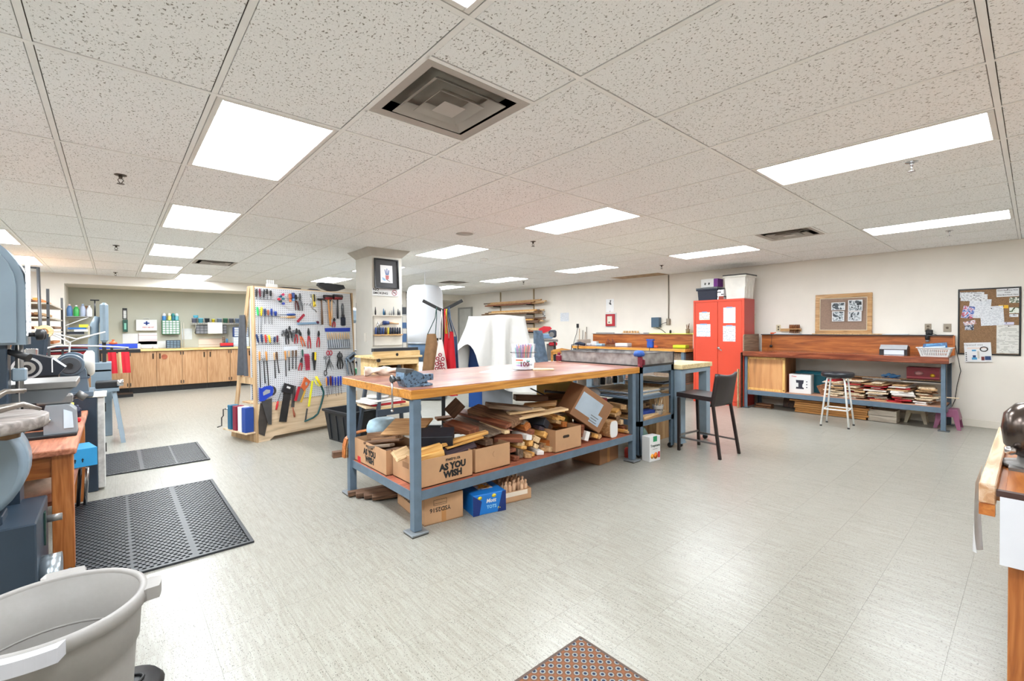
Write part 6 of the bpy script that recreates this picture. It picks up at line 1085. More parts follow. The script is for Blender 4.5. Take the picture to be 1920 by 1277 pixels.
for k in range(11):
    c = [(30, 60, 120), (26, 40, 70), (30, 60, 120), (30, 60, 120), (60, 40, 40), (200, 180, 60), (24, 34, 60), (24, 34, 60), (20, 26, 40), (20, 26, 40), (20, 26, 40)][k]; tag(MB().lathe([(.0135, 0), (.0145, .03), (.013, .085), (.008, .095), (0, .096)], 8).obj('router_bit_holder', mat('rb_%d' % (k % 6 if k < 6 else 6 + k % 2), c, .4), None, (2.72 + .036 * k, 5.955, 1.2955)), f'{["dark blue", "navy", "blue", "slate blue", "brown", "yellow", "ink blue", "blue-black", "black", "jet black", "charcoal"][k]} handled chisel on the column bit shelf, {ORDW[k]} from the left', 'chisel', 'chisels on the column bit shelf')
t = thing('power_drill', 'dark blue power driver lying across the column board', 'driver', (2.86, 5.955, 1.455)); MB().cyl((-.03, 0, 0), (.05, 0, 0), .030, .024, 12).obj('motor', mat('drill_navy', (30, 56, 110), .4), t); MB().cyl((.05, 0, 0), (.20, 0, -.01), .014, .012, 10).obj('shaft', mat('amber_plastic', (190, 150, 110), .4), t)
for k, (x, h, c) in enumerate(((2.72, .11, (30, 28, 30)), (2.84, .09, (40, 100, 140)), (2.86, .07, (60, 70, 80)), (2.93, .06, (180, 176, 170)), (2.96, .07, (150, 150, 150)), (2.99, .12, (120, 124, 130)), (3.06, .09, (40, 42, 48)), (3.085, .07, (90, 92, 98)))): tag(MB().lathe([(.010, 0), (.012, h * .4), (.007, h * .7), (.004, h), (0, h)], 8).obj('drill_bit', mat('dbit_%d' % k, c, .35, .3), None, (x, 5.965, 1.5625)), ['black', 'teal', 'slate', 'pale', 'light grey', 'tall grey', 'dark', 'grey'][k] + f' tipped bit standing on the upper column shelf, {ORDW[k]} from the left', 'bit', 'bits on the upper column shelf')
t = thing('pliers', 'small chrome pliers hung open on the column board', 'pliers', (2.76, 5.965, 1.42)); MB().tube([(0, 0, .05), (-.01, 0, .0), (-.03, 0, -.07)], .006, 6).tube([(0, 0, .05), (.012, 0, .0), (.02, 0, -.07)], .006, 6).tube([(-.02, 0, .02), (.04, 0, .0), (.07, 0, .01)], .004, 6).obj('handles', M_chrome, t)
# ================================================================ router table in front of the column
t = thing('router_table', 'pine router table with black fence and splayed steel legs', 'router table', (2.47, 4.98, 0)); M_pinel = wood('pine_pale', (232, 204, 152), (212, 178, 122), 0, .8, .55)
bx(-.42, .36, -.22, .30, 1.035, 1.058, .002).obj('table_top', M_pinel, t); bx(-.40, .34, -.19, -.16, 1.058, 1.115).obj('front_rail', M_pinel, t) ; bx(-.38, .33, -.16, -.10, 1.11, 1.15).obj('fence', mat('fence_black', (34, 38, 46), .5), t)
bx(-.345, -.32, -.18, .26, .72, 1.035).obj('side_panel', M_pinel, t); bx(.30, .325, -.18, .26, .72, 1.035).obj('side_panel', M_pinel, t); bx(-.32, .30, -.20, -.18, .96, 1.035).obj('front_apron', M_pinel, t); bx(.06, .075, -.17, .25, .72, .96).obj('divider', wood('scrap_tan', (206, 168, 122), (180, 138, 92)), t); bx(-.32, .30, .24, .26, .72, 1.03).obj('back_panel', wood('scrap_tan', (206, 168, 122), (180, 138, 92)), t); bx(-.345, .325, -.20, .26, .70, .72).obj('bottom_panel', M_pinel, t)
MB().lathe([(.085, .73), (.09, .80), (.085, .90), (.05, .955), (.05, 1.03)], 18, (-.13, -.05, 0)).obj('router_motor', mat('router_green', (14, 74, 52), .4), t)
for x in (-.24, -.02): MB().cyl((x, -.215, .93), (x, -.185, .93), .03, None, 14).obj('clamp_knob', M_black, t)
MB().cyl((-.34, -.23, 1.02), (-.34, -.19, 1.02), .02, None, 10).cyl((-.04, -.20, 1.075), (-.04, -.17, 1.075), .018, None, 10).obj('fence_knob', M_black, t)
M_legd = mat('dark_blue_grey_leg', (66, 76, 88), .45)
for sx in (-1, 1):
    for sy in (-1, 1): strut((sx * .38 - .01, sy * .27 + .04, 0), (sx * .28 - .01, sy * .18 + .04, .70), .022, M_legd, 'leg')
for y in (-.20, .28): bx(-.36, .34, y - .01, y + .01, .40, .47).obj('leg_rail', M_legd, t)
bx(-.34, .32, -.19, .27, .47, .482).obj('lower_shelf', M_pinel, t)
for k in range(4): board(2.30 + .06 * (k % 2), 4.98, .494 + .024 * k, .40, .32, .02, .1 * (k - 1), [PB[0], PB[4], PB[2], PB[2]][k], ['cream lowest', 'red second', 'white third', 'white top'][k] + ' panel stacked on the router table shelf', 'panels on the router table shelf')
bpy.data.objects['router_table'].scale = (.78, 1, 1)
t = thing('bucket_lid', 'round white plastic lid lying on the router table shelf', 'lid', (2.28, 4.95, .588)); MB().lathe([(0, 0), (.12, 0), (.125, .02), (.11, .028), (0, .026)], 24).obj('lid', M_white, t)
# ================================================================ dust collector bag
t = thing('dust_collector', 'white dust collector bag swelling above a blue drum behind the coat stand', 'dust collector', (4.66, 7.95, 0), R(-41))
M_bag = mat('white_filter_cloth', (206, 208, 213), .8, var=.015, scale=4, bump=.05)
prof = [(.30, 1.08), (.345, 1.10), (.352, 1.3), (.355, 1.6), (.35, 2.0), (.345, 2.1), (.31, 2.185), (.24, 2.225), (.0, 2.235)]
MB().lathe(prof, 32, sx=1.0, sy=.85).obj('filter_bag', M_bag, t); MB().lathe([(.35, 1.075), (.36, 1.08), (.36, 1.10), (.35, 1.105)], 32, sx=1, sy=.85).obj('clamp_ring', mat('ring_grey', (150, 154, 160), .3, .6), t)
MB().lathe([(.34, .75), (.345, 1.07), (.32, 1.08)], 28, sx=1, sy=.85).obj('housing', mat('collector_blue', (70, 94, 120), .4), t); MB().lathe([(.28, .08), (.33, .2), (.33, .74)], 28, sx=1, sy=.85).obj('lower_bag', mat('clear_dust_bag', (206, 214, 222), .3), t)
MB().cyl((0, 0, 2.235), (0, 0, CZ - .005), .006, None, 6).lathe([(.05, 2.22), (.05, 2.245), (0, 2.25)], 12).obj('hanger', M_white, t); bx(-.4, .4, -.35, .35, .02, .08).obj('base', mat('collector_base', (60, 66, 74), .5), t)
for sx in (-1, 1):
    for sy in (-1, 1): MB().cyl((sx * .34, sy * .28, .08), (sx * .30, sy * .24, .80), .02, None, 8).obj('post', mat('collector_base', (60, 66, 74), .5), t)
# ================================================================ coat stand with aprons
CS = Vector((3.42, 5.36, 0))
t = thing('coat_stand', 'black Y-armed stand holding work aprons behind the bench', 'coat stand', CS, R(-41))
box((0, 0, .80), (.05, .03, 1.60), None, .003).obj('post', M_blackp, t)
for sx in (-1, 1): box((sx * .135, 0, 1.685), (.31, .03, .045), (0, -sx * R(27), 0), .003).obj('arm', M_blackp, t); box((sx * .11, .0, 1.22), (.16, .03, .035), (0, R(-4), 0), .003).obj('lower_arm', M_blackp, t)
for a in range(4): box((.17 * math.cos(a * PI / 2), .17 * math.sin(a * PI / 2), .02), (.36 if a % 2 == 0 else .05, .05 if a % 2 == 0 else .36, .04), None, .004).obj('foot', M_blackp, t)
def apron(x, w0, w1, z0, z1, m, lab, yo=-.05, ph=0.0, strap=None, dup_=None):
    t = thing('apron', lab, 'apron', CS + Vector((0, 0, 0)), R(-41), 'aprons on the coat stand')
    def f(u, v, off):
        wv = lerp(w1, w0, v ** 1.3); return (x + wv * (u - .5), yo + off + .022 * math.sin(8 * u + ph + 2 * v) * (1.1 - v), lerp(z1, z0, v))
    mb = MB(); mb.grid(lambda u, v: f(u, v, 0), 18, 16); mb.grid(lambda u, v: f(1 - u, v, .006), 18, 16); mb.obj('bib', m, t)
    for s_ in (-1, 1): MB().tube([(x + s_ * w0 * .45, yo, z0 - .01), (x * .6 + s_ * .01, -.03, lerp(z0, 1.66, .6)), (x * .55, -.02, 1.625 + abs(x) * .25)], .006, 6).obj('neck_strap', strap or m, t)
    return t
apron(-.150, .12, .32, 1.30, .52, mat('tan_canvas', (150, 116, 82), .85, var=.1, scale=14), 'tan canvas apron on the left of the coat stand', -.045, 0, mat('strap_green', (24, 74, 66), .7))
ta = apron(-.02, .05, .25, 1.22, .50, mat('white_cotton', (238, 232, 228), .85, var=.02), 'white apron with dark red ring pattern on the coat stand', -.10, 1.0)
for k in range(9):
    a, b_ = [(-.035, .965), (.0, 1.015), (.035, .96), (-.045, .895), (-.01, .915), (.03, .885), (-.05, .83), (.0, .85), (.045, .82)][k]; MB().tube([(-.02 + a + .020 * math.cos(q), -.130, b_ + .020 * math.sin(q)) for q in [2 * PI * j / 10 for j in range(10)]], .007, 5, True).obj('printed_ring', mat('apron_print_red', (150, 20, 44), .8), ta)
apron(.055, .05, .13, 1.30, .55, mat('scarlet_cotton', (206, 26, 40), .8, var=.05), 'narrow scarlet apron fold beside the white apron', -.05, 2.0)
apron(.125, .05, .16, 1.33, .45, mat('red_cotton', (196, 22, 36), .8, var=.06), 'red apron on the right of the coat stand', -.07, .5, mat('strap_navy2', (30, 40, 70), .7))
apron(.165, .06, .12, 1.26, .60, mat('denim', (64, 96, 132), .85, var=.1, scale=20), 'denim apron at the far right of the coat stand', -.02, 1.7)
t = thing('yellow_level', 'yellow spirit level hanging from the coat stand', 'spirit level', CS, R(-41)); box((.055, -.02, 1.47), (.03, .014, .34), (0, R(2), 0), .003).obj('body', mat('level_yellow', (230, 206, 40), .4), t); MB().tube([(.055, -.02, 1.63), (.055, -.0, 1.655)], .003, 5).obj('loop', M_black, t)
# ================================================================ sheeted machine
t = thing('sheeted_machine', 'machine hidden under a white cotton dust sheet behind the bench', 'covered machine', (5.05, 6.17, 0), R(-41))
M_sheet = mat('white_sheet', (208, 206, 202), .85, var=.015, bump=.03)
def sheet(u, v):
    a = 2 * PI * u; ca, sa = math.cos(a), math.sin(a)
    k = max(abs(ca), abs(sa)); qx, qy = ca / k, sa / k; rx0, ry0 = .47, .34; cn = min(abs(qx), abs(qy)) ** 3
    if v > .8:
        s_ = (1 - v) / .2; return (qx * rx0 * s_, qy * ry0 * s_, 1.59 + .02 * math.sin(4 * qx * s_ + 1) * s_ - .012 * s_ ** 6)
    s_ = 1 - v / .8
    fold = s_ ** .7 * (.07 * math.sin(9 * a + .7 + 1.5 * s_) + .034 * math.sin(19 * a + 2 * s_) + .014 * math.sin(37 * a))
    da = (a - 4.08) / .24; lift = .80 * math.exp(-da * da)
    zb = .36 - .08 * cn + lift + .04 * math.sin(7 * a)
    ex = .06 * s_ + .20 * cn * s_ - .05 * (1 - cn) * math.sin(PI * s_)
    return (qx * (rx0 + ex + fold), qy * (ry0 + ex * .9 + fold), lerp(1.578, zb, s_) - .03 * math.sin(PI * s_) * math.sin(6 * a))
MB().grid(sheet, 160, 34).obj('dust_sheet', M_sheet, t)
bx(-.33, .33, -.20, .20, .85, 1.55).obj('machine_body', mat('machine_grey', (120, 124, 130), .5), t); bx(-.26, .26, -.18, .18, .0, .85).obj('machine_stand', mat('machine_grey', (120, 124, 130), .5), t)
t = thing('machine_guard', 'deep blue steel panel with white edge beside the sheeted machine', 'panel', (4.72, 6.30, 0), R(-41)); bx(-.16, .16, -.01, .01, .02, 1.16).obj('panel', mat('panel_royal_blue', (30, 78, 150), .4), t); bx(.16, .19, -.012, .012, .02, 1.16).obj('edge', M_white, t); bx(-.1, .1, -.12, .12, 0, .02).obj('foot', M_blackp, t)
# ================================================================ left-hand machines
def solo(mb, name, m, loc, lab, cat, grp=None, rot=None): return tag(mb.obj(name, m, None, loc, rot), lab, cat, grp)
M_bs = mat('bandsaw_blue_grey', (126, 142, 154), .3, var=.05, scale=6); M_bsd = mat('bandsaw_dark_slate', (40, 54, 68), .4, var=.06); M_cast = mat('cast_iron_grey', (128, 126, 124), .4, .5, var=.1, scale=14)
# ---- foreground band saw
t = thing('band_saw', 'blue-grey band saw on dark steel base at the left edge', 'band saw', (-.56, 3.06, 0))
bx(-.34, .29, -.12, .36, 0, .50, .006).obj('base_cabinet', M_bsd, t)
bx(.291, .297, .16, .20, .30, .46).obj('green_switch_strip', mat('dark_green_strip', (36, 66, 58), .4), t)
MB().cyl((.29, .02, .20), (.36, .02, .20), .095, .095, 24).obj('motor_pulley', mat('brushed_steel', (176, 186, 192), .25, .8), t); MB().cyl((.29, .26, .40), (.35, .26, .40), .018, None, 10).obj('stub_shaft', M_cast, t)
MB().cyl((0, -.06, .76), (0, .10, .76), .262, .262, 40).obj('lower_wheel_guard', M_bs, t); MB().cyl((0, -.075, .76), (0, -.06, .76), .235, .262, 40).obj('guard_face', M_bs, t)
bx(-.02, .18, -.05, .09, .50, .54, .004).obj('mount', M_bsd, t)
MB().prism([(.262 * math.cos(a), 1.565 + .262 * math.sin(a)) for a in [k * PI / 14 for k in range(15)]] + [(-.262, 1.30), (.262, 1.30)], -.05, .12, 1, True).obj('upper_wheel_guard', M_bs, t)
MB().prism([(.235 * math.cos(a), 1.565 + .235 * math.sin(a)) for a in [k * PI / 14 for k in range(15)]] + [(-.235, 1.31), (.235, 1.31)], -.066, -.05, 1, True).obj('guard_door', M_bs, t)
bx(.263, .2645, -.046, .116, 1.34, 1.68).obj('instruction_label', printed('saw_label', (226, 228, 230), (150, 156, 164), 40, 60, amount=.5), t)
for y, z in ((.02, 1.345), (.12, 1.345)): MB().cyl((.262, y, z), (.285, y, z), .010, None, 8).lathe([(.012, .285), (.026, .29), (.026, .31), (.014, .316)], 12, (0, y, z), axis=0).obj('knob', M_black, t)
bx(.06, .20, -.02, .08, .95, 1.31, .004).obj('throat_column', M_bsd, t); MB().cyl((.23, .05, 1.07), (.23, .05, 1.33), .014, None, 10).obj('guide_post', M_cast, t); box((.23, .05, 1.16), (.05, .05, .06), None, .006).obj('blade_guide', M_bs, t); bx(.228, .232, .03, .05, .98, 1.30).obj('blade', M_chrome, t); MB().cyl((.20, .0, 1.27), (.27, -.04, 1.24), .012, .018, 12).obj('tension_lever', M_black, t)
t = thing('saw_table', 'long grey cast iron machine table at the left', 'machine table', (-.44, 3.33, 0)); bx(-.30, .295, -.10, .26, 1.072, 1.105, .003).obj('table_plate', M_cast, t); MB().prism([(-.30, 1.072), (.285, 1.072), (.24, 1.005), (-.30, 1.005)], -.085, .24, 1).obj('apron', mat('table_apron_grey', (112, 116, 120), .45, .3), t); bx(-.12, .10, -.02, .16, .85, 1.005).obj('trunnion', M_blackp, t); bx(-.10, .08, .0, .14, .0, .85).obj('pedestal', M_bsd, t); MB().cyl((.29, .03, 1.03), (.325, .03, 1.0), .02, None, 8).obj('lock_knob', M_cast, t)
t = thing('round_jig', 'round grey plywood jig disc with locking clamps on the band saw', 'jig disc', (-.50, 2.84, .955)); MB().lathe([(0, 0), (.28, 0), (.285, .01), (.285, .045), (.275, .05), (0, .05)], 40).obj('disc', wood('grey_jig_ply', (150, 142, 136), (122, 112, 106), 0, 1, .55), t); MB().tube([(.10 * math.cos(a), .10 * math.sin(a), .0505) for a in [k * PI / 8 for k in range(16)]], .003, 5, True).obj('red_ring', mat('ring_rust', (150, 90, 80), .5), t); MB().lathe([(0, -.05), (.04, -.04), (.045, -.01), (.03, 0)], 14, (.16, -.02, 0)).obj('pivot_boss', mat('bronze', (110, 84, 60), .4, .7), t)
for k in range(2):
    t = thing('locking_clamp', ['upper', 'lower'][k] + ' chrome locking clamp gripping the round jig disc', 'clamp', (-.40 + .02 * k, 2.80 - .03 * k, 1.02 - .02 * k), rot=(0, R(-12 + 26 * k), R(20))); MB().tube([(-.12, 0, 0), (-.04, 0, .015), (.02, 0, .05), (.08, 0, .075), (.14, 0, .06)], [.012, .016, .018, .012, .007], 8).obj('jaw', mat('clamp_nickel', (150, 142, 134), .3, .8), t); MB().tube([(-.12, 0, -.01), (-.05, 0, -.03), (.03, 0, -.02)], [.010, .014, .010], 8).obj('handle', mat('clamp_nickel', (150, 142, 134), .3, .8), t); MB().cyl((.0, -.02, .03), (.0, .02, .03), .012, None, 10).obj('pivot', M_chrome, t)
# ---- black belt grinder behind the machine table
t = thing('belt_grinder', 'black disc grinder with silver ringed hub behind the machine table', 'grinder', (-.383, 4.42, .045)); MB().prism([(-.12, 1.02), (.10, 1.02), (.135, 1.07), (.07, 1.135), (-.02, 1.165), (-.10, 1.13), (-.13, 1.06)], -.08, .08, 1).obj('housing', mat('grinder_black', (28, 32, 40), .35), t)
for r, c, y in ((.072, (196, 196, 196), -.083), (.058, (44, 46, 52), -.086), (.042, (160, 156, 150), -.089), (.022, (50, 48, 48), -.092)): MB().cyl((-.045, y, 1.075), (-.045, -.079, 1.075), r, None, 28).obj('hub_ring', mat('hub_%d' % c[0], c, .3, .5), t)
bx(-.06, .0, -.04, .04, 1.15, 1.20, .006).obj('top_cap', M_chrome, t); bx(.07, .076, -.085, .085, 1.04, 1.13).obj('white_line', M_white, t); bx(-.12, .10, -.07, .07, .657, 1.02).obj('stand', M_blackp, t)
t = thing('dark_guard_panel', 'tilted dark guard panel with grey frame behind the grinder', 'guard panel', (-.50, 5.02, 1.03), rot=(R(-10), 0, R(-30))); bx(-.10, .10, -.006, .006, 0, .30).obj('pane', mat('dark_pane', (44, 56, 68), .2), t)
for a in ((-.11, -.10, 0, .30), (.10, .11, 0, .30)): bx(a[0], a[1], -.01, .01, a[2], a[3]).obj('frame', M_bsd, t)
bx(-.11, .11, -.01, .01, .30, .315).obj('frame', M_bsd, t); bx(-.02, .02, -.02, .02, -.31, 0).obj('post', M_bsd, t)
solo(MB().grid(lambda u, v: (.16 * (u - .5) * (1.2 - .7 * v), .03 * math.sin(3 * u), .5 * v), 8, 8).grid(lambda u, v: (.16 * (u - .5) * (1.2 - .7 * v), .012 + .03 * math.sin(3 * u), .5 * v), 8, 8).box((0, 0, -.18), (.04, .04, .43)), 'dust_sock', mat('white_filter_cloth', (236, 238, 242), .8), (-.66, 4.75, 1.10), 'white cloth dust sock behind the foreground band saw', 'dust sock')
# ---- oak table with its load
M_oakt = wood('table_oak', (196, 124, 64), (164, 94, 42), 2, 1, .45, .15); M_oaktop = wood('table_top_worn', (196, 130, 100), (160, 96, 68), 1, 1, .5)
t = thing('oak_table', 'sturdy orange oak table with worn top at the left', 'table'); bx(-1.0, -.165, 3.57, 5.21, .665, .70, .006).obj('table_top', M_oaktop, t)
for x, y in ((-.225, 3.65), (-.225, 5.02), (-.93, 3.65), (-.93, 5.02)): bx(x - .045, x + .045, y - .035, y + .035, 0, .665, .003).obj('leg', M_oakt, t)
for a in ((-.885, -.27, 3.63, 3.65), (-.885, -.27, 5.02, 5.04)): bx(*a, .54, .665).obj('apron', wood('table_oak_x', (190, 118, 60), (158, 90, 40), 0, 1, .45, .15), t)
for a in ((-.225, -.205, 3.69, 4.98), (-.95, -.93, 3.69, 4.98)): bx(*a, .54, .665).obj('apron', M_oakt, t)
bx(-.95, -.20, 3.70, 5.00, .36, .385).obj('lower_shelf', M_oaktop, t)
t = thing('tilting_vise', 'grey cast machine vise with black base on the oak table', 'vise', (-.27, 4.08, .70)); bx(-.16, .09, -.10, .10, 0, .02, .004).obj('base', M_black, t); MB().prism([(-.06, .02), (.09, .02), (.085, .16), (.05, .20), (-.05, .20), (-.06, .15)], -.07, .07, 1).obj('body', mat('vise_grey', (146, 154, 160), .4, .3), t); MB().prism([(.03, .05), (.075, .05), (.07, .15), (.03, .17)], -.074, -.0705, 1).obj('pale_face', mat('pale_plate', (196, 212, 222), .3), t); MB().lathe([(0, -.02), (.016, -.014), (.016, 0)], 12, (-.04, -.07, .11), axis=1).obj('bolt', M_chrome, t); bx(-.09, .07, -.05, .05, .20, .26, .01).obj('jaw_block', M_cast, t)
solo(MB().box((0, 0, .015), (.16, .05, .03), (0, 0, .2), .008), 'red_tray', mat('tray_red', (206, 32, 40), .4), (-.265, 4.57, .70), 'long red plastic handle lying on the oak table', 'handle'); solo(MB().box((0, 0, .012), (.2, .05, .024), None, .004), 'red_bar', mat('tray_red', (206, 32, 40), .4), (-.52, 3.85, .70), 'red bar lying behind the grey machine vise', 'bar')
for k, (x, y, r, h, c, lab) in enumerate(((-.24, 4.70, .03, .13, (236, 220, 80), 'yellow labelled bottle on the oak table'), (-.33, 4.70, .035, .15, (230, 230, 232), 'white bottle on the oak table'), (-.34, 4.82, .04, .17, (206, 212, 220), 'clear jar on the oak table'), (-.22, 4.85, .028, .09, (30, 34, 60), 'navy tin on the oak table'), (-.27, 4.95, .03, .12, (196, 60, 60), 'red capped tin on the oak table'), (-.40, 4.7, .05, .12, (236, 236, 232), 'wide white tub on the oak table'))): solo(MB().lathe([(r, 0), (r, h * .7), (r * .5, h * .85), (r * .5, h), (0, h)], 14), 'bottle', mat('bt_%d' % k, c, .3), (x, y, .70), lab, 'bottle', 'bottles on the oak table')
t = thing('blue_carton', 'bright blue carton with arrow marks under the oak table', 'carton', (-.20, 4.60, .386), R(12)); bx(-.10, .08, -.12, .12, 0, .13, .002).obj('carton', mat('cyan_card', (50, 160, 220), .5), t)
for x in (-.04, .0): MB().prism([(x - .008, .05), (x - .003, .05), (x - .003, .035), (x + .003, .035), (x + .003, .05), (x + .008, .05), (x, .065)], -.1215, -.1203, 1).obj('arrow_mark', M_ink, t)
solo(MB().lathe([(0, 0), (.12, .0), (.14, .05), (.10, .11), (.03, .13), (0, .13)], 16, sx=1.3), 'fabric_bundle', mat('beige_bundle', (206, 184, 164), .85, var=.2, scale=14), (-.42, 3.95, .386), 'beige fabric bundle on the lower shelf of the oak table', 'fabric'); solo(MB().box((0, 0, .03), (.22, .16, .06), (0, 0, .5), .01), 'plastic_sack', mat('red_white_sack', (206, 180, 176), .5, var=.35, scale=24), (-.42, 3.92, .52), 'printed plastic sack on the fabric bundle', 'sack')
for k in range(4): solo(MB().cyl((0, 0, 0), (.02, -.1, .32), .012, None, 8), 'metal_tube', M_chrome if k % 2 else M_blackp, (-.30 + .04 * k, 4.85, .0), ['first black', 'first chrome', 'second black', 'second chrome'][k] + ' tube leaning under the oak table', 'tube', 'tubes under the oak table')
# ---- bench grinder on steel cabinet
t = thing('grinder_cabinet', 'dark slate steel pedestal cabinet under the bench grinder', 'cabinet', (-.30, 5.45, 0)); bx(-.22, .19, -.22, .22, 0, .80, .005).obj('body', M_bsd, t); bx(.19, .235, -.20, .22, .02, .80, .003).obj('door', mat('dusty_door', (206, 206, 202), .6, var=.15, scale=20), t)
for z in (.25, .62): bx(.2352, .243, .17, .20, z, z + .08).obj('hinge', M_blackp, t)
solo(MB().grid(lambda u, v: (.44 * (u - .5), .5 * (v - .5), .802 + .05 * abs(math.sin(5 * u + 3 * v)) * math.sin(PI * v) * math.sin(PI * u)), 14, 14).grid(lambda u, v: (.44 * (u - .5), .5 * (v - .5), .8005), 1, 1), 'sawdust', mat('sawdust', (226, 212, 192), .95, var=.12, scale=60), (-.27, 5.48, .0), 'pale sawdust heaped on top of the grinder cabinet', 'sawdust')
t = thing('bench_grinder', 'slate blue bench grinder with round wheel guards', 'bench grinder', (-.25, 5.36, .81)); M_gr = mat('grinder_slate_blue', (92, 108, 122), .35, var=.05)
bx(-.13, .12, -.14, .14, 0, .04, .004).obj('foot', M_gr, t); MB().prism([(-.10, .04), (.09, .04), (.075, .22), (.02, .34), (-.06, .34), (-.105, .22)], -.10, .10, 1).obj('pedestal', M_gr, t); bx(-.105, .095, -.105, .105, .15, .162).obj('seam', mat('seam_slate', (70, 86, 102), .4), t)
[MB().cyl(p, q, r, r1, 24).obj('wheel_guard', M_gr, t) for p, q, r, r1 in (((-.02, -.14, .27), (-.02, -.10, .27), .085, .09), ((-.02, .10, .27), (-.02, .16, .27), .10, .10))]; MB().cyl((-.02, -.165, .27), (-.02, -.14, .27), .065, .07, 24).obj('grinding_wheel', mat('wheel_dark', (70, 74, 80), .7), t); MB().cyl((-.02, -.185, .27), (-.02, -.165, .27), .022, None, 10).obj('arbor_nut', M_black, t); MB().lathe([(.08, -.02), (.11, .0), (.11, .035), (.09, .05)], 24, (.075, .10, .27), axis=0).obj('white_wheel', mat('wheel_pale', (222, 216, 206), .7), t); bx(-.14, -.03, -.17, -.10, .16, .175).obj('tool_rest', M_cast, t)
t = thing('angle_stand', 'blue-grey drilled angle leg stand beyond the grinder', 'stand', (.03, 7.58, 0))
for sg in (-1, 1): strut((.05, sg * .22 - .05, 0), (-.03, sg * .10, .62), .022, M_bs, 'leg'); strut((-.45, sg * .22, 0), (-.37, sg * .10, .62), .022, M_bs, 'leg')
strut((.02, -.2, .18), (.02, .17, .18), .02, M_bs, 'brace'); bx(-.42, .02, -.16, .16, .62, .66).obj('top', M_bs, t); bx(-.20, .02, -.12, .12, .66, .74, .01).obj('motor', M_black, t); MB().cyl((.0, -.14, .72), (.06, -.14, .72), .04, None, 14).obj('spindle', M_chrome, t)
t = thing('band_saw', 'distant blue-grey band saw with black threaded knob on top', 'band saw', (-.12, 8.1, 0)); bx(-.10, .10, -.2, .2, .0, .95, .006).obj('base_cabinet', M_bs, t); MB().tube([(-.07, 0, .9), (-.075, 0, 1.2), (-.06, 0, 1.45), (-.03, 0, 1.55)], [.055, .055, .045, .03], 10).obj('frame', M_bs, t); box((.035, 0, 1.47), (.085, .30, .52), None, .03).obj('upper_wheel_guard', M_bs, t); bx(.01, .05, -.04, .04, .88, 1.22).obj('blade_guard', M_black, t); MB().cyl((-.055, 0, 1.5), (-.055, 0, 1.76), .008, None, 8).box((-.055, 0, 1.765), (.09, .03, .016), None, .004).obj('tension_screw', M_black, t); bx(-.09, .10, -.2, .2, .84, .86).obj('saw_table', M_cast, t); bx(-.125, -.105, -.05, .05, 1.28, 1.43).obj('switch_box', mat('switch_cream', (206, 196, 170), .5), t)
# ---- swing-arm lamp with wooden disc
t = thing('swing_lamp', 'white jointed swing arm holding a small wooden disc', 'lamp arm', (-.42, 6.6, 0)); W_ = lambda a: MB().tube(a, .008, 6)
W_([(-.05, -.5, 1.36), (.10, -.35, 1.25), (.08, -.3, 1.0), (.04, -.3, .9)]).obj('arm', M_white, t); W_([(-.05, -.5, 1.36), (.14, -.2, 1.28), (.35, .3, 1.35)]).obj('arm', M_white, t); W_([(-.2, -.4, 1.15), (.0, -.3, 1.22), (.3, 0, 1.2), (.55, .2, 1.17)]).obj('arm', M_white, t); MB().cyl((-.06, -.56, 1.36), (-.055, -.52, 1.36), .058, None, 24).obj('disc', wood('disc_cream', (226, 208, 166), (200, 170, 120), 0, 2, .5), t); MB().cyl((-.06, -.565, 1.36), (-.06, -.56, 1.36), .028, None, 16).obj('inner_disc', wood('disc_brown', (176, 130, 80), (140, 96, 54), 0, 2, .5), t); MB().cyl((-.12, -.53, 1.36), (-.09, -.53, 1.36), .03, None, 12).obj('hub', M_white, t); bx(-.02, .06, -.32, -.26, 0, .9).obj('post', M_blackp, t)
# ---- lumber rack and pole on the left
solo(MB().cyl((0, 0, 0), (-.03, 0, CZ - .26), .018, None, 10).cyl((-.03, 0, CZ - .27), (-.6, 0, CZ - .25), .014, None, 8), 'rack_pole', mat('dark_pipe', (72, 72, 74), .4, .4), (-.72, 8.85, 0), 'dark steel pole of the lumber rack under the ceiling light', 'pole')
t = thing('lumber_rack', 'grey shelved lumber rack against the back wall on the left', 'rack', (-1.05, 10.2, 0))
for z in (.4, .8, 1.14, 1.36, 1.56, 1.76): bx(-.45, .38, -1.2, 1.15, z - .02, z).obj('shelf', mat('rack_grey_ply', (176, 166, 150), .6), t)
for x in (-.45, .36):
    for y in (-1.2, 1.11): bx(x, x + .03, y, y + .04, 0, 1.95).obj('upright', mat('dark_pipe', (72, 72, 74), .4), t)
rn = random.Random(9)
for k in range(26):
    zz = (1.14, 1.36, 1.56, 1.76)[k % 4]; l = rn.uniform(1.2, 2.1); o = box((0, 0, .0), (rn.uniform(.05, .1), l, .035), None, .003).obj('rack_board', [SW['A'], SW['B'], SW['G'], SW['P'], SW['T'], mat('rack_orange', (226, 130, 50), .5)][k % 6], None, (-1.38 + .115 * ((k // 4) % 7), 10.1 + rn.uniform(-.25, .1), zz + .019 + .037 * (k // 14)), (0, 0, rn.uniform(-.02, .02))); tag(o, ['amber', 'brown', 'grey', 'pale', 'tan', 'bright orange'][k % 6] + f' board stored on the left lumber rack, {ORDW[k // 6]} of its colour', 'board', 'boards on the left lumber rack')
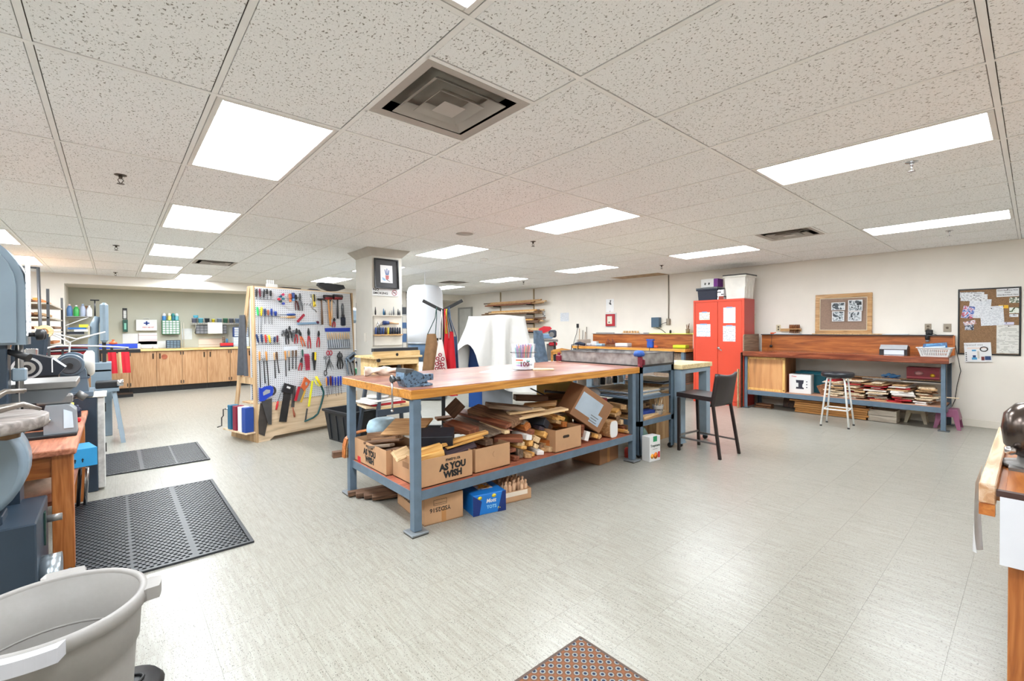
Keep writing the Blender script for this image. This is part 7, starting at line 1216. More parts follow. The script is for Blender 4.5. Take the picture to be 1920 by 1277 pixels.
# ================================================================ floor mats, bin, rug
def perforated(x0, x1, y0, y1, seams, lab):
    mb = MB(); p = .033; q = .029; nx = int((x1 - x0) / p); ny = int((y1 - y0) / q); z0, z1 = .0006, .012; px_, py_ = (x1 - x0) / nx, (y1 - y0) / ny
    for i in range(nx):
        for j in range(ny):
            cx, cy = x0 + (i + .25 + .5 * (j % 2)) * px_, y0 + (j + .5) * py_; hx, hy = px_ / 2, py_ / 2
            if any(abs(cx - s_) < px_ * .27 for s_ in seams): mb.add([(cx - hx, cy - hy, z1), (cx + hx, cy - hy, z1), (cx + hx, cy + hy, z1), (cx - hx, cy + hy, z1)], [(0, 1, 2, 3)]); continue
            ox = 0 if j % 2 == 0 else 0; r = .0105; O = [(hx, -hy), (hx, hy), (-hx, hy), (-hx, -hy)]; I8 = [(r * 1.15 * math.cos(a), r * math.sin(a)) for a in [-PI / 4 - PI / 8 + k * PI / 4 for k in range(8)]]
            vs = [(cx + a, cy + b_, z1) for a, b_ in O] + [(cx + a, cy + b_, z1) for a, b_ in I8] + [(cx + a, cy + b_, z0) for a, b_ in I8]
            f = []
            for k in range(4): f += [(k, 4 + (2 * k + 1) % 8, 4 + 2 * k), (k, (k + 1) % 4, 4 + (2 * k + 2) % 8, 4 + (2 * k + 1) % 8)]
            f += [(4 + k, 4 + (k + 1) % 8, 12 + (k + 1) % 8, 12 + k) for k in range(8)]
            mb.add(vs, f)
    t = thing('rubber_mat', lab, 'mat', (0, 0, 0), 0, 'perforated rubber mats'); me = bpy.data.meshes.new('perforated_sheet'); me.from_pydata(mb.v, [], mb.f); me.update(); link('perforated_sheet', me, mat('black_rubber', (38, 41, 46), .42, var=.12, scale=5), t)
    mb = MB(); [mb.box(c, d) for c, d in ((((x0 + x1) / 2, y0 - .01, .0066), (x1 - x0 + .04, .02, .012)), (((x0 + x1) / 2, y1 + .01, .0066), (x1 - x0 + .04, .02, .012)), ((x0 - .01, (y0 + y1) / 2, .0066), (.02, y1 - y0, .012)), ((x1 + .01, (y0 + y1) / 2, .0066), (.02, y1 - y0, .012)))]; mb.obj('border', mat('black_rubber', (46, 49, 54), .55), t)
perforated(-.26, .645, 3.30, 4.89, (.06, .36), 'large black perforated rubber mat on the floor by the oak table'); perforated(-.10, .735, 5.72, 6.66, (.2, .48), 'smaller black perforated rubber mat beyond the large one')
t = thing('trash_can', 'big round grey plastic trash can with handles in the left foreground', 'trash can', (-.152, 1.888, 0)); M_bin = mat('bin_grey_plastic', (140, 136, 132), .5, var=.02, bump=.02, scale=60)
MB().lathe([(.165, .02), (.175, .03), (.196, .36), (.199, .40), (.206, .405), (.214, .53), (.214, .545), (.206, .545), (.196, .41), (.19, .40), (.165, .035), (0, .034)], 56).obj('body', M_bin, t); MB().lathe([(.207, .535), (.207, .552), (.214, .556), (.226, .553), (.23, .535), (.226, .515), (.216, .512), (.207, .535)], 56, cap=False).obj('rolled_rim', M_bin, t); MB().tube([(.1925 * math.cos(a), .1925 * math.sin(a), .40) for a in [2 * PI * k / 40 for k in range(40)]], .004, 6, True).obj('inner_ridge', M_bin, t)
for a0, w_ in ((R(85), .40), (R(-95), .5), (R(-8), .30)):
    mb = MB(); nseg = 8; rI, rO = .224, .262
    for k in range(nseg + 1):
        a = a0 + (k / nseg - .5) * w_ * 1.2; e = 1 if 0 < k < nseg else .25
        mb.v += [(rI * math.cos(a), rI * math.sin(a), .552), (lerp(rI, rO, e) * math.cos(a), lerp(rI, rO, e) * math.sin(a), .556), (lerp(rI, rO, e) * math.cos(a), lerp(rI, rO, e) * math.sin(a), .518), (rI * math.cos(a), rI * math.sin(a), .514)]
    mb.f = [(4 * k + i, 4 * k + (i + 1) % 4, 4 * k + 4 + (i + 1) % 4, 4 * k + 4 + i) for k in range(nseg) for i in range(4)] + [(3, 2, 1, 0), tuple(4 * nseg + i for i in range(4))]; mb.sm = [False] * len(mb.f); mb.obj('handle', M_bin if a0 != R(-95) else mat('bin_handle_pale', (176, 176, 180), .5), t)
t = thing('bin_dolly', 'black plastic wheeled dolly lobe peeking from behind the trash can', 'dolly', (.02, 2.20, 0)); MB().lathe([(0, .02), (.11, .02), (.115, .035), (.10, .055), (0, .062)], 24).obj('pad', M_black, t); MB().tube([(.05 * math.cos(a), .035 * math.sin(a), .062) for a in [2 * PI * k / 18 for k in range(18)]], .006, 6, True).obj('ring', M_black, t); MB().cyl((-.012, 0, .012), (.012, 0, .012), .012, None, 12).cyl((0, 0, .01), (0, 0, .03), .01, None, 8).obj('caster', M_black, t)
def rugm():
    m, nt, b = _new('dotted_rug'); tc = N(nt, 'ShaderNodeTexCoord'); mp = N(nt, 'ShaderNodeMapping'); mp.inputs['Rotation'].default_value = (0, 0, PI / 4); mp.inputs['Scale'].default_value = (30, 30, 1); nt.links.new(tc.outputs['Object'], mp.inputs[0]); fr = N(nt, 'ShaderNodeVectorMath', operation='FRACTION'); nt.links.new(mp.outputs[0], fr.inputs[0]); sb = N(nt, 'ShaderNodeVectorMath', operation='SUBTRACT'); sb.inputs[1].default_value = (.5, .5, 0); nt.links.new(fr.outputs[0], sb.inputs[0]); se = N(nt, 'ShaderNodeVectorMath', operation='MULTIPLY'); se.inputs[1].default_value = (1, 1, 0); nt.links.new(sb.outputs[0], se.inputs[0]); ln = N(nt, 'ShaderNodeVectorMath', operation='LENGTH'); nt.links.new(se.outputs[0], ln.inputs[0])
    nt.links.new(ramp(nt, ln.outputs['Value'], [(0, s2l((22, 38, 64))), (.19, s2l((128, 132, 130))), (.34, s2l((104, 70, 48))), (.52, s2l((124, 76, 46)))], 'CONSTANT'), b.inputs['Base Color']); b.inputs['Roughness'].default_value = .95; return m
t = thing('door_rug', 'brown rug with blue and grey dots at the bottom edge', 'rug', (1.0, .75, 0)); bx(-.5, .522, -.75, .548, .0006, .009, .003).obj('pile', rugm(), t); mb = MB(); [mb.box(c, d) for c, d in (((.011, .553, .004), (1.04, .012, .007)), ((.527, -.1, .004), (.012, 1.3, .007)))]; mb.obj('bound_edge', mat('rug_binding', (84, 70, 62), .9), t)
# ================================================================ desk at the right edge
t = thing('work_desk', 'orange wooden desk with raised rim draped in white sheeting at the right edge', 'desk'); M_dk = wood('desk_orange', (206, 132, 62), (176, 100, 40), 0, .7, .3, .4)
bx(2.46, 3.86, -.95, .09, .715, .745).obj('desk_top', M_dk, t)
for k in range(3): bx(2.47, 3.85, .07 - .30 * (k + 1), .068 - .30 * k, .745, .752, .001).obj('plank', M_dk, t)
bx(2.44, 3.88, .09, .135, .70, .775, .004).obj('side_rim', wood('desk_rim_worn', (226, 200, 172), (196, 150, 110), 0, .8, .5), t); bx(3.85, 3.885, -.95, .09, .71, .775, .004).obj('back_rim', M_dk, t); bx(2.44, 2.465, -.95, .09, .735, .757).obj('dark_nosing', mat('nosing_dark', (74, 50, 44), .5), t); bx(2.43, 2.475, .092, .134, .66, .70).obj('corner_block', M_dk, t)
for x, y in ((2.52, .03), (3.80, .03), (2.52, -.9), (3.80, -.9)): bx(x - .03, x + .03, y - .03, y + .03, 0, .715, .002).obj('leg', M_oakt, t)
bx(2.55, 3.77, -.87, .0, .10, .13).obj('stretcher_shelf', mat('shelf_dark_brown', (60, 44, 38), .7), t)  # low shelf between the desk legs, one dark brown all over
t = thing('plastic_sheeting', 'white sheeting hanging over the front of the orange desk', 'sheeting', (2.435, -.42, .0)); M_film = mat('white_film', (226, 228, 234), .4, var=.03, scale=5)
MB().grid(lambda u, v: (-.006 - .012 * math.sin(5 * u) * (1 - v), lerp(-.5, .50, u), lerp(.505 - .02 * u, .738, v)), 20, 6).grid(lambda u, v: (-.002 - .012 * math.sin(5 * u) * (1 - v), lerp(-.5, .50, u), lerp(.505 - .02 * u, .738, v)), 20, 6).obj('front_sheet', M_film, t)
t = thing('plastic_sheeting', 'clear plastic film trailing off the left rim of the orange desk', 'sheeting', (3.1, .14, 0)); MB().grid(lambda u, v: (lerp(-.66 + .10 * (1 - v), -.58 + .16 * v ** 2 + .1, u), .004 + .014 * math.sin(6 * u + 2 * v) * (1 - v), lerp(.47, .772, v)), 10, 10).obj('film', mat('clear_film', (224, 226, 230), .25, alpha=.75), t)
t = thing('bench_polisher', 'dark chrome domed machine head bolted on the orange desk', 'machine head', (2.98, .0, .752)); MB().lathe([(.06, .05), (.09, .09), (.098, .16), (.09, .225), (.055, .27), (0, .285)], 28).obj('dome', mat('dark_chrome', (96, 86, 80), .2, .85), t); MB().lathe([(0, .0), (.10, 0), (.10, .014), (.05, .02), (.045, .06)], 20).obj('foot', M_cast, t); bx(-.14, .08, -.02, .07, 0, .012).obj('bracket', M_cast, t); MB().lathe([(0, -.02), (.018, -.012), (.02, .012), (0, .02)], 12, (-.085, .065, .075)).obj('oil_cap', M_chrome, t)
# ================================================================ cabinet recess at the back
M_cab = wood('cabinet_oak_laminate', (190, 150, 110), (172, 128, 88), 2, .9, .5, stretch=18, dark=(156, 112, 74))
XS = [-.68, -.22, .249, .72, 1.181, 1.661, 2.126, 2.60, 3.08, 3.56, 4.04, 4.52]
for k in range(len(XS) - 1):
    a, b_ = XS[k], XS[k + 1]; t = thing('base_cabinet', f'oak laminate base cabinet in the back recess, {ORDW[k]} from the left', 'cabinet', ((a + b_) / 2, 13.1, 0), 0, 'oak base cabinets'); w_ = (b_ - a) / 2
    bx(-w_ + .001, w_ - .001, -.28, .30, .13, .912).obj('carcass', M_cab, t); d = bx(-w_ + .004, w_ - .004, -.302, -.281, .135, .905, .002).obj('door', M_cab, t); bx(-w_ + .001, w_ - .001, -.22, .28, 0, .13).obj('toe_kick', M_blackp, t)
    hx = (w_ - .06) * (1 if k % 2 == 0 else -1); bx(hx - .012, hx + .012, -.316, -.3025, .74, .86, .003).obj('handle', mat('handle_antique', (60, 48, 36), .4, .5), d)
    for z in (.20, .85): bx(-hx * 1.2 - .008, -hx * 1.2 + .008, -.3095, -.3025, z - .035, z + .035).obj('hinge', M_blackp, d)
MB().cyl((.86, 12.785, .78), (.86, 12.797, .78), .055, None, 20).obj('wooden_knot', wood('knot_red', (170, 92, 60), (140, 70, 44), 0, 2, .5)); tag(bpy.data.objects['wooden_knot'], 'round reddish wooden disc stuck on the fourth recess cabinet door', 'disc')
solo(bx(-.69, 4.95, 12.755, 13.41, .914, .955, .003), 'countertop', wood('counter_maple', (232, 206, 150), (210, 176, 110), 0, .8, .4), None, 'long pale maple counter top over the recess cabinets', 'counter top')
YW = 13.415
def wallbox(name, x0, x1, z0, z1, d, m, lab, cat, grp=None):
    t = thing(name, lab, cat, ((x0 + x1) / 2, YW, (z0 + z1) / 2), 0, grp); bx(-(x1 - x0) / 2, (x1 - x0) / 2, -d, 0, -(z1 - z0) / 2, (z1 - z0) / 2, .003).obj('body', m, t); return t
t = wallbox('wall_sign', .165, .245, 1.625, 1.872, .01, M_blackp, 'narrow black framed white sign over the soap dispenser', 'sign'); bx(-.025, .025, -.0115, -.0101, -.105, .07).obj('white_panel', printed('sign_print', (236, 236, 236), (60, 60, 60), 60, 50, amount=.5), t)
t = wallbox('soap_dispenser', .165, .25, 1.34, 1.61, .10, mat('dispenser_green', (20, 74, 62), .35), 'dark green soap dispenser on the recess wall', 'soap dispenser'); bx(-.018, .018, -.1012, -.1, -.08, .06).obj('label', mat('label_mint', (130, 196, 176), .5), t)
t = wallbox('first_aid_box', .393, .767, 1.364, 1.615, .09, M_white, 'white first aid box with blue cross on the recess wall', 'first aid box'); mb_ = mat('cross_blue', (34, 70, 160), .5); MB().box((0, -.0906, .045), (.10, .0012, .03)).box((0, -.0906, .045), (.03, .0012, .09)).obj('blue_cross', mb_, t); text('lettering', 'FIRST AID KIT', .034, mat('print_red', (200, 40, 48), .6), t, (.03, -.0912, -.05), FY, .0006); MB().tube([(-.05, -.045, .125), (-.045, -.045, .155), (.045, -.045, .155), (.05, -.045, .125)], .008, 6).obj('handle', M_white, t)
def drawers(name, x0, x1, z0, z1, d, rows, cols, fm, dm, lab, y=None):
    t = thing(name, lab, 'drawer unit', ((x0 + x1) / 2, y or YW, z0)); W2, Hh = (x1 - x0) / 2, z1 - z0; bx(-W2, W2, -d, 0, 0, Hh, .003).obj('case', fm, t); g = .012
    for i in range(cols):
        for j in range(rows):
            a = -W2 + g + i * (2 * W2 - g) / cols; c = g + j * (Hh - g) / rows; bx(a, a + (2 * W2 - g) / cols - g, -d - .006, -d, c, c + (Hh - g) / rows - g).obj('drawer', dm, t)
M_dgl = mat('drawer_clear', (200, 206, 206), .25); drawers('drawer_organizer', .854, 1.186, 1.278, 1.605, .15, 6, 5, mat('organizer_green', (28, 122, 74), .4), M_dgl, 'green organizer with many small clear drawers on the recess wall'); drawers('drawer_organizer', .92, 1.185, .956, 1.14, .16, 4, 4, mat('organizer_navy', (30, 44, 62), .4), mat('drawer_smoke', (110, 130, 146), .3), 'navy small-parts organizer standing on the counter', 13.30)
drawers('drawer_organizer', 1.50, 2.14, 1.28, 1.495, .14, 3, 8, mat('organizer_grey', (70, 72, 78), .4), mat('drawer_grey', (132, 134, 140), .3), 'dark grey organizer hung under the wire shelf'); drawers('drawer_organizer', 2.28, 2.60, 1.20, 1.44, .18, 4, 3, mat('organizer_blue', (30, 74, 150), .4), M_dgl, 'blue organizer with white drawers at the right of the wire shelf', 13.38); drawers('drawer_organizer', 2.26, 2.60, .956, 1.19, .26, 3, 1, mat('organizer_clear', (226, 232, 238), .3), mat('drawer_pale', (206, 216, 226), .2), 'clear plastic drawer tower standing on the counter', 13.38)
for k, (x, c1, c2, lab) in enumerate(((.90, (60, 130, 200), (236, 240, 244), 'blue and white bottle'), (1.0, (226, 214, 120), (240, 238, 220), 'cream yellow bottle'), (1.07, (40, 110, 130), (60, 150, 150), 'small teal jar'), (1.14, (120, 196, 206), (220, 236, 240), 'aqua bottle'))):
    t = thing('bottle', lab + ' on top of the green organizer', 'bottle', (x, 13.34, 1.606), 0, 'bottles on the green organizer'); MB().lathe([(.036, 0), (.038, .01), (.038, .09), (.034, .1), (0, .1)], 14).obj('body', mat('bl_%d' % k, c1, .35), t); MB().lathe([(.034, .1), (.03, .14), (.02, .165), (0, .165)], 14).obj('top', mat('blt_%d' % k, c2, .35), t)
t = thing('wire_shelf', 'white wire shelf with brackets on the recess wall', 'shelf', (1.99, YW, 1.54))
for k in range(12): MB().cyl((-.60, -.02 - .026 * k, 0), (.60, -.02 - .026 * k, 0), .004, None, 5).obj('wire', M_white, t)
for k in range(25): MB().tube([(-.60 + .05 * k, -.31, 0), (-.60 + .05 * k, -.31, -.03)], .003, 5).obj('lip_wire', M_white, t)
MB().cyl((-.60, -.31, -.03), (.60, -.31, -.03), .004, None, 5).obj('wire', M_white, t)
for x in (-.5, .55): MB().cyl((x, -.30, -.01), (x, -.0, -.24), .006, None, 6).obj('bracket', M_white, t)
for k in range(9):
    c = [(110, 116, 140), (90, 180, 206), (60, 70, 80), (236, 214, 60), (150, 170, 190), (60, 110, 90), (90, 96, 110), (120, 140, 170), (140, 160, 186)][k]; n_ = ['lilac grey', 'turquoise', 'charcoal', 'small yellow', 'pale blue', 'green lidded', 'slate', 'steel blue', 'rightmost blue'][k]; t = thing('parts_tub', n_ + ' parts tub on the wire shelf', 'tub', (1.47 + .128 * k, 13.25, 1.545), 0, 'tubs on the wire shelf'); r = .035 if k == 3 else .052; h = .075 if k == 3 else .095; MB().lathe([(r * .85, 0), (r, h), (r * 1.05, h), (r * 1.05, h + .012), (0, h + .012)], 16).obj('tub', mat('ptub_%d' % k, c, .3), t); MB().lathe([(r * 1.07, h + .0125), (r * 1.07, h + .02), (0, h + .022)], 16).obj('lid', mat('ptublid_%d' % k, (40, 150, 90) if k == 5 else tuple(min(255, q + 40) for q in c), .3), t)
t = thing('parts_tub', 'second turquoise tub stacked on the lilac grey tub', 'tub', (1.50, 13.25, 1.665), 0, 'tubs on the wire shelf'); MB().lathe([(.045, 0), (.052, .05), (.052, .062), (0, .064)], 16).obj('tub', mat('ptub_1', (90, 180, 206), .3), t)
solo(bx(-.15, .15, -.002, 0, -.135, .135), 'paper_sheet', mat('cream_paper', (244, 240, 226), .7), (1.87, 13.095, 1.42), 'blank cream sheet hanging from the wire shelf', 'paper')
for x, z, w_, h, m_, lab in ((.30, 1.19, .28, .22, M_paper, 'white card propped on the counter by the wall'), (.60, 1.18, .34, .26, printed('pinkish_print', (236, 226, 226), (206, 170, 176), 40, 40, amount=.5), 'pinkish printed notice below the first aid box'), (.68, 1.04, .5, .16, mat('clear_card', (224, 226, 224), .5), 'pale panel on the counter behind the small jar'), (1.85, 1.06, .56, .20, printed('wood_print', (226, 206, 190), (180, 150, 130), 36, 14, amount=.5), 'wide printed board leaning at the back of the counter'), (1.34, 1.28, .20, .26, mat('clear_file', (206, 210, 210), .3), 'clear wall file beside the green organizer')): solo(bx(-w_ / 2, w_ / 2, -.003, 0, -h / 2, h / 2), 'wall_card', m_, (x, YW - .004, z), lab, 'card')
for k, (x, y, h, r, m_, lab, cat) in enumerate(((.40, 13.1, .12, .07, M_white, 'round white tub on the counter', 'tub'), (.72, 13.1, .05, .06, M_white, 'low white box on the counter', 'box'), (1.22, 13.36, .62, .008, M_trimw, 'tall white rod standing left on the counter', 'rod'), (1.27, 13.36, .60, .008, M_trimw, 'tall white rod standing right on the counter', 'rod'), (2.06, 13.2, .26, .03, SW['G'], 'bundle of grey brushes on the counter', 'brushes'), (2.12, 13.15, .20, .025, mat('tube_blue', (70, 120, 160), .4), 'blue tube standing on the counter', 'tube'))): solo(MB().lathe([(r, 0), (r, h * .9), (r * .8, h), (0, h)], 12), 'counter_item', m_, (x, y, .956), lab, cat)
bpy.data.objects['counter_item'].name = 'white_tub'
t = thing('red_caddy', 'red and navy tool caddy on the counter', 'caddy', (2.10, 13.0, .956)); bx(-.15, .12, -.08, .05, .03, .10, .006).obj('tray', mat('caddy_red', (196, 34, 40), .4), t); bx(-.15, .12, -.08, .05, 0, .03).obj('base', mat('caddy_navy', (30, 34, 70), .4), t)
# ---- shelves with bottles on the left side of the recess
t = thing('wall_shelves', 'two grey bracket shelves at the left end of the recess', 'shelves', (-.70, 12.8, 0))
for z in (1.655, 1.30): bx(.0, .36, -.38, .5, z - .012, z).obj('shelf', mat('shelf_grey', (150, 150, 146), .5), t); strut((.01, -.36, z - .18), (.34, -.36, z - .014), .008, M_white, 'bracket')
for k, (x, h, c, cc, lab) in enumerate(((-.64, .24, (80, 120, 170), (230, 200, 196), 'blue liquid jug with pink cap'), (-.545, .22, (60, 170, 80), (236, 236, 236), 'green labelled white jug'), (-.45, .25, (170, 180, 200), (160, 176, 200), 'pale grey jug'), (-.355, .22, (236, 238, 242), (236, 238, 242), 'white jug with dark label'))):
    t = thing('jug', lab + ' on the upper recess shelf', 'jug', (x, 12.55, 1.656), 0, 'jugs on the recess shelf'); MB().lathe([(.042, 0), (.044, .01), (.044, h * .6), (.03, h * .8), (.016, h * .88)], 14).obj('body', mat('jug_%d' % k, c, .35), t); MB().lathe([(.018, h * .88), (.018, h), (0, h)], 10).obj('cap', mat('jugcap_%d' % k, cc, .4), t)
solo(bx(-.06, .06, -.1, .1, 0, .22), 'brown_carton', M_kraftd, (-.40, 12.8, 1.656), 'brown carton behind the white jug on the recess shelf', 'carton')
for k, (x, z, w_, h, c, lab) in enumerate(((-.56, 1.301, .24, .05, (30, 34, 44), 'black case'), (-.46, 1.352, .24, .045, (232, 234, 236), 'white case'), (-.54, 1.398, .26, .035, (50, 110, 180), 'blue folded sheet'), (-.44, 1.434, .14, .06, (222, 214, 60), 'yellow packet'))): solo(bx(-w_ / 2, w_ / 2, -.12, .12, 0, h, .004), 'shelf_item', mat('sit_%d' % k, c, .5), (x, 12.62, z), lab + ' stacked on the lower recess shelf', ['case', 'case', 'sheet', 'packet'][k])
solo(MB().grid(lambda u, v: (.02 * math.sin(8 * u), .2 * (u - .5), -.3 * (1 - v)), 8, 6).grid(lambda u, v: (.006 + .02 * math.sin(8 * u), .2 * (u - .5), -.3 * (1 - v)), 8, 6), 'blue_bag', mat('cyan_bag', (70, 170, 220), .4), (-.32, 12.62, 1.44), 'cyan plastic bag drooping off the recess shelf', 'bag')
# ---- blue clamp bench in front of the recess
t = thing('clamp_bench', 'long bench with blue beam and red rail in front of the recess', 'bench', (0, 11.6, 0)); bx(-1.2, .36, -.05, .05, 1.02, 1.11, .004).obj('blue_beam', mat('beam_blue', (34, 66, 176), .4), t); bx(-1.2, .40, -.16, .16, .94, 1.0).obj('black_rail', M_blackp, t); bx(-1.2, -.25, -.20, -.16, .95, .985).obj('red_rail', mat('rail_red', (176, 30, 44), .4), t)
for x in (-1.1, -.2): bx(x - .03, x + .03, -.12, .12, 0, .94).obj('leg', M_blackp, t)
for x in (-.02, .2): bx(x - .02, x + .02, -.07, .07, 1.0, 1.06).obj('clamp_head', M_blackp, t)
for k, (x, c, lab) in enumerate(((-.02, (196, 26, 44), 'left red cloth'), (.09, (214, 190, 150), 'narrow beige strap'), (.17, (200, 30, 48), 'right red cloth'))): solo(MB().grid(lambda u, v: ((.12 if k != 1 else .04) * (u - .5) + .02 * (1 - v), .012 * math.sin(9 * u), -.40 * (1 - v)), 8, 6).grid(lambda u, v: ((.12 if k != 1 else .04) * (u - .5) + .02 * (1 - v), .006 + .012 * math.sin(9 * u), -.40 * (1 - v)), 8, 6), 'hanging_cloth', mat('hcloth_%d' % k, c, .8), (x, 11.42, .96), lab + ' hanging from the blue clamp bench', 'cloth')
solo(MB().lathe([(.06, 0), (.06, .03), (.02, .05), (.015, .075), (.03, .085), (0, .085)], 14), 'orange_clamp', mat('orange_plastic', (226, 92, 40), .4), (.0, 11.6, 1.111), 'orange clamp base with black knob on the blue beam', 'clamp')
for k in range(4): solo(MB().tube([(0, 0, 0), (.4, .02, .03), (.8, .0, .01)], .012, 6), 'clamp_bar', [mat('bar_steel_blue', (70, 110, 160), .4), M_blackp, mat('rail_red', (176, 30, 44), .4), M_tsteel][k], (-1.1 + .05 * k, 11.36 - .05 * k, 1.012 + .016 * k), ['steel blue', 'black', 'red', 'bare steel'][k] + ' bar clamp lying along the clamp bench', 'bar clamp', 'bar clamps on the clamp bench')
solo(bx(-.3, .3, -.2, .2, 0, .06), 'step_board', M_blackp, (.0, 12.45, 0), 'low black step board before the recess cabinets', 'step')
# ================================================================ second bench along the right wall
t = thing('workbench', 'far workbench with amber edged top and orange backboard beside the red cabinet', 'workbench')
bx(8.05, 8.72, 4.30, 7.12, .905, .962, .004).obj('worktop', wood('bench2_amber', (226, 166, 80), (200, 134, 56), 1, 1, .4), t); bx(8.06, 8.71, 4.31, 7.11, .962, .965).obj('worktop_surface', M_redwood, t)
for x, y in ((8.10, 4.36), (8.66, 4.36), (8.10, 7.05), (8.66, 7.05), (8.10, 5.7)): bx(x - .03, x + .03, y - .03, y + .03, 0, .905).obj('leg', M_steel, t)
bx(8.10, 8.70, 4.36, 7.05, .28, .30).obj('shelf_board', wood('shelf_particle_board', (196, 152, 124), (176, 130, 104)), t); bx(8.70, 8.725, 4.44, 7.0, .965, 1.235).obj('backboard', M_ply, t); bx(8.66, 8.795, 5.45, 7.0, 1.235, 1.248).obj('ledge', mat('ledge_pale', (186, 186, 184), .5), t); bx(8.66, 8.795, 4.40, 5.45, 1.235, 1.25).obj('yellow_ledge', mat('ledge_lime', (222, 222, 96), .5), t); bx(8.62, 8.795, 4.40, 4.44, .4, 1.235).obj('end_post', M_trimw, t); bx(8.12, 8.68, 4.38, 5.0, .30, .88).obj('drawer_box', wood('grey_brown_board', (150, 130, 110), (128, 108, 90)), t)
for x, y, d, m_, lab, cat in ((8.45, 5.95, (.20, .30, .07), M_paper, 'white carton lying on the far bench', 'carton'), (8.40, 6.70, (.12, .14, .10), M_white, 'white box on the far bench', 'box'), (8.38, 6.52, (.14, .16, .05), mat('box_sky', (170, 200, 220), .5), 'pale blue box on the far bench', 'box'), (8.45, 6.87, (.15, .12, .05), M_paper, 'small white pad on the far bench', 'pad'), (8.45, 4.60, (.18, .26, .06), mat('lime_cloth', (206, 216, 50), .8), 'lime yellow cloth on the far bench', 'cloth')): solo(MB().box((0, 0, d[2] / 2), d, (0, 0, .1), .008), 'bench_item', m_, (x, y, .966), lab, cat)
t = thing('bench_vise', 'blue clamp vise at the right end of the far bench', 'vise', (8.08, 5.05, .966)); MB().box((0, 0, .07), (.07, .13, .14), None, .012).box((0, .0, .16), (.06, .16, .03), None, .006).obj('body', mat('vise_blue', (34, 74, 160), .4), t); MB().cyl((-.03, 0, .04), (-.05, 0, -.14), .006, None, 8).obj('handle', M_tdark, t); box((.02, -.11, .03), (.05, .08, .04), None, .01).obj('orange_pad', mat('orange_plastic', (226, 92, 40), .4), t)
t = thing('tool_rack', 'small rack of dark red handled tools on the far bench', 'tool rack', (8.5, 6.32, .966)); bx(-.03, .03, -.14, .14, 0, .03).obj('base', PB[3], t)
for k in range(7): MB().cyl((0, -.12 + .04 * k, .03), (.0, -.115 + .04 * k, .10 + .03 * (k % 3)), .010, None, 8).obj('tool_handle', mat('handle_maroon', (110, 50, 44), .4), t)
t = thing('hand_drill', 'navy corded tool draped over the left end of the far bench', 'corded tool', (8.12, 6.93, .966)); MB().tube([(0, -.16, .03), (0, 0, .055), (0, .12, .04)], [.03, .04, .025], 10).obj('body', mat('strap_navy', (32, 44, 66), .6), t); MB().tube([(-.02, .12, .03), (-.08, .16, .02), (-.09, .16, -.12)], .01, 6).tube([(-.02, -.02, .03), (-.08, -.03, .01), (-.09, -.03, -.12)], .01, 6).obj('cord', M_black, t)
t = thing('peg_block', 'low wooden rack of pegs on the far bench ledge', 'rack', (8.72, 5.95, 1.249)); bx(-.03, .03, -.22, .22, 0, .012).obj('base', M_pine, t)
for k in range(6): bx(-.02, .02, -.20 + .07 * k, -.16 + .07 * k, .012, .055, .004).obj('peg', M_pine, t)
for y, l in ((6.75, .3), (6.5, .2), (5.55, .12)): solo(MB().box((0, 0, .006), (.05, l, .012)), 'ledge_tool', M_tdark, (8.72, y, 1.249), {6.75: 'long dark ruler on the far ledge', 6.5: 'short dark file on the far ledge', 5.55: 'stubby dark bit on the far ledge'}[y], 'tool')
solo(MB().lathe([(.02, 0), (.022, .05), (.012, .07), (0, .07)], 10), 'small_bottle', M_black, (8.72, 4.98, 1.251), 'small black bottle on the lime ledge', 'bottle')
t = thing('brush_pot', 'brown pot of brushes on the lime ledge', 'pot', (8.72, 4.60, 1.251)); MB().lathe([(.035, 0), (.04, .09), (.036, .09), (.03, .006), (0, .006)], 14).obj('pot', mat('pot_brown', (150, 130, 100), .6), t)
for k in range(5): MB().cyl((.01 * math.cos(k), .01 * math.sin(k), .01), (.03 * math.cos(1.3 * k), .03 * math.sin(1.3 * k), .16 + .01 * k), .005, None, 6).obj('brush', [PB[3], PB[1]][k % 2], t)
for k, y in enumerate((7.30, 7.36, 7.45, 7.20)): solo(MB().cyl((0, 0, 0), (.06, .02 * (k - 1), 1.28 + .04 * k), .008, None, 6), 'leaning_rod', [PB[3], M_tdark, PB[1], PB[5]][k], (8.70, y, 0), ['thin brown', 'dark steel', 'tan', 'tallest dark'][k] + ' rod leaning on the wall left of the far bench', 'rod', 'rods leaning on the wall')
solo(bx(8.3, 8.78, 7.14, 7.17, 0, 1.10), 'side_panel', mat('panel_pale', (206, 196, 184), .6), None, 'pale low panel at the left end of the far bench', 'panel')
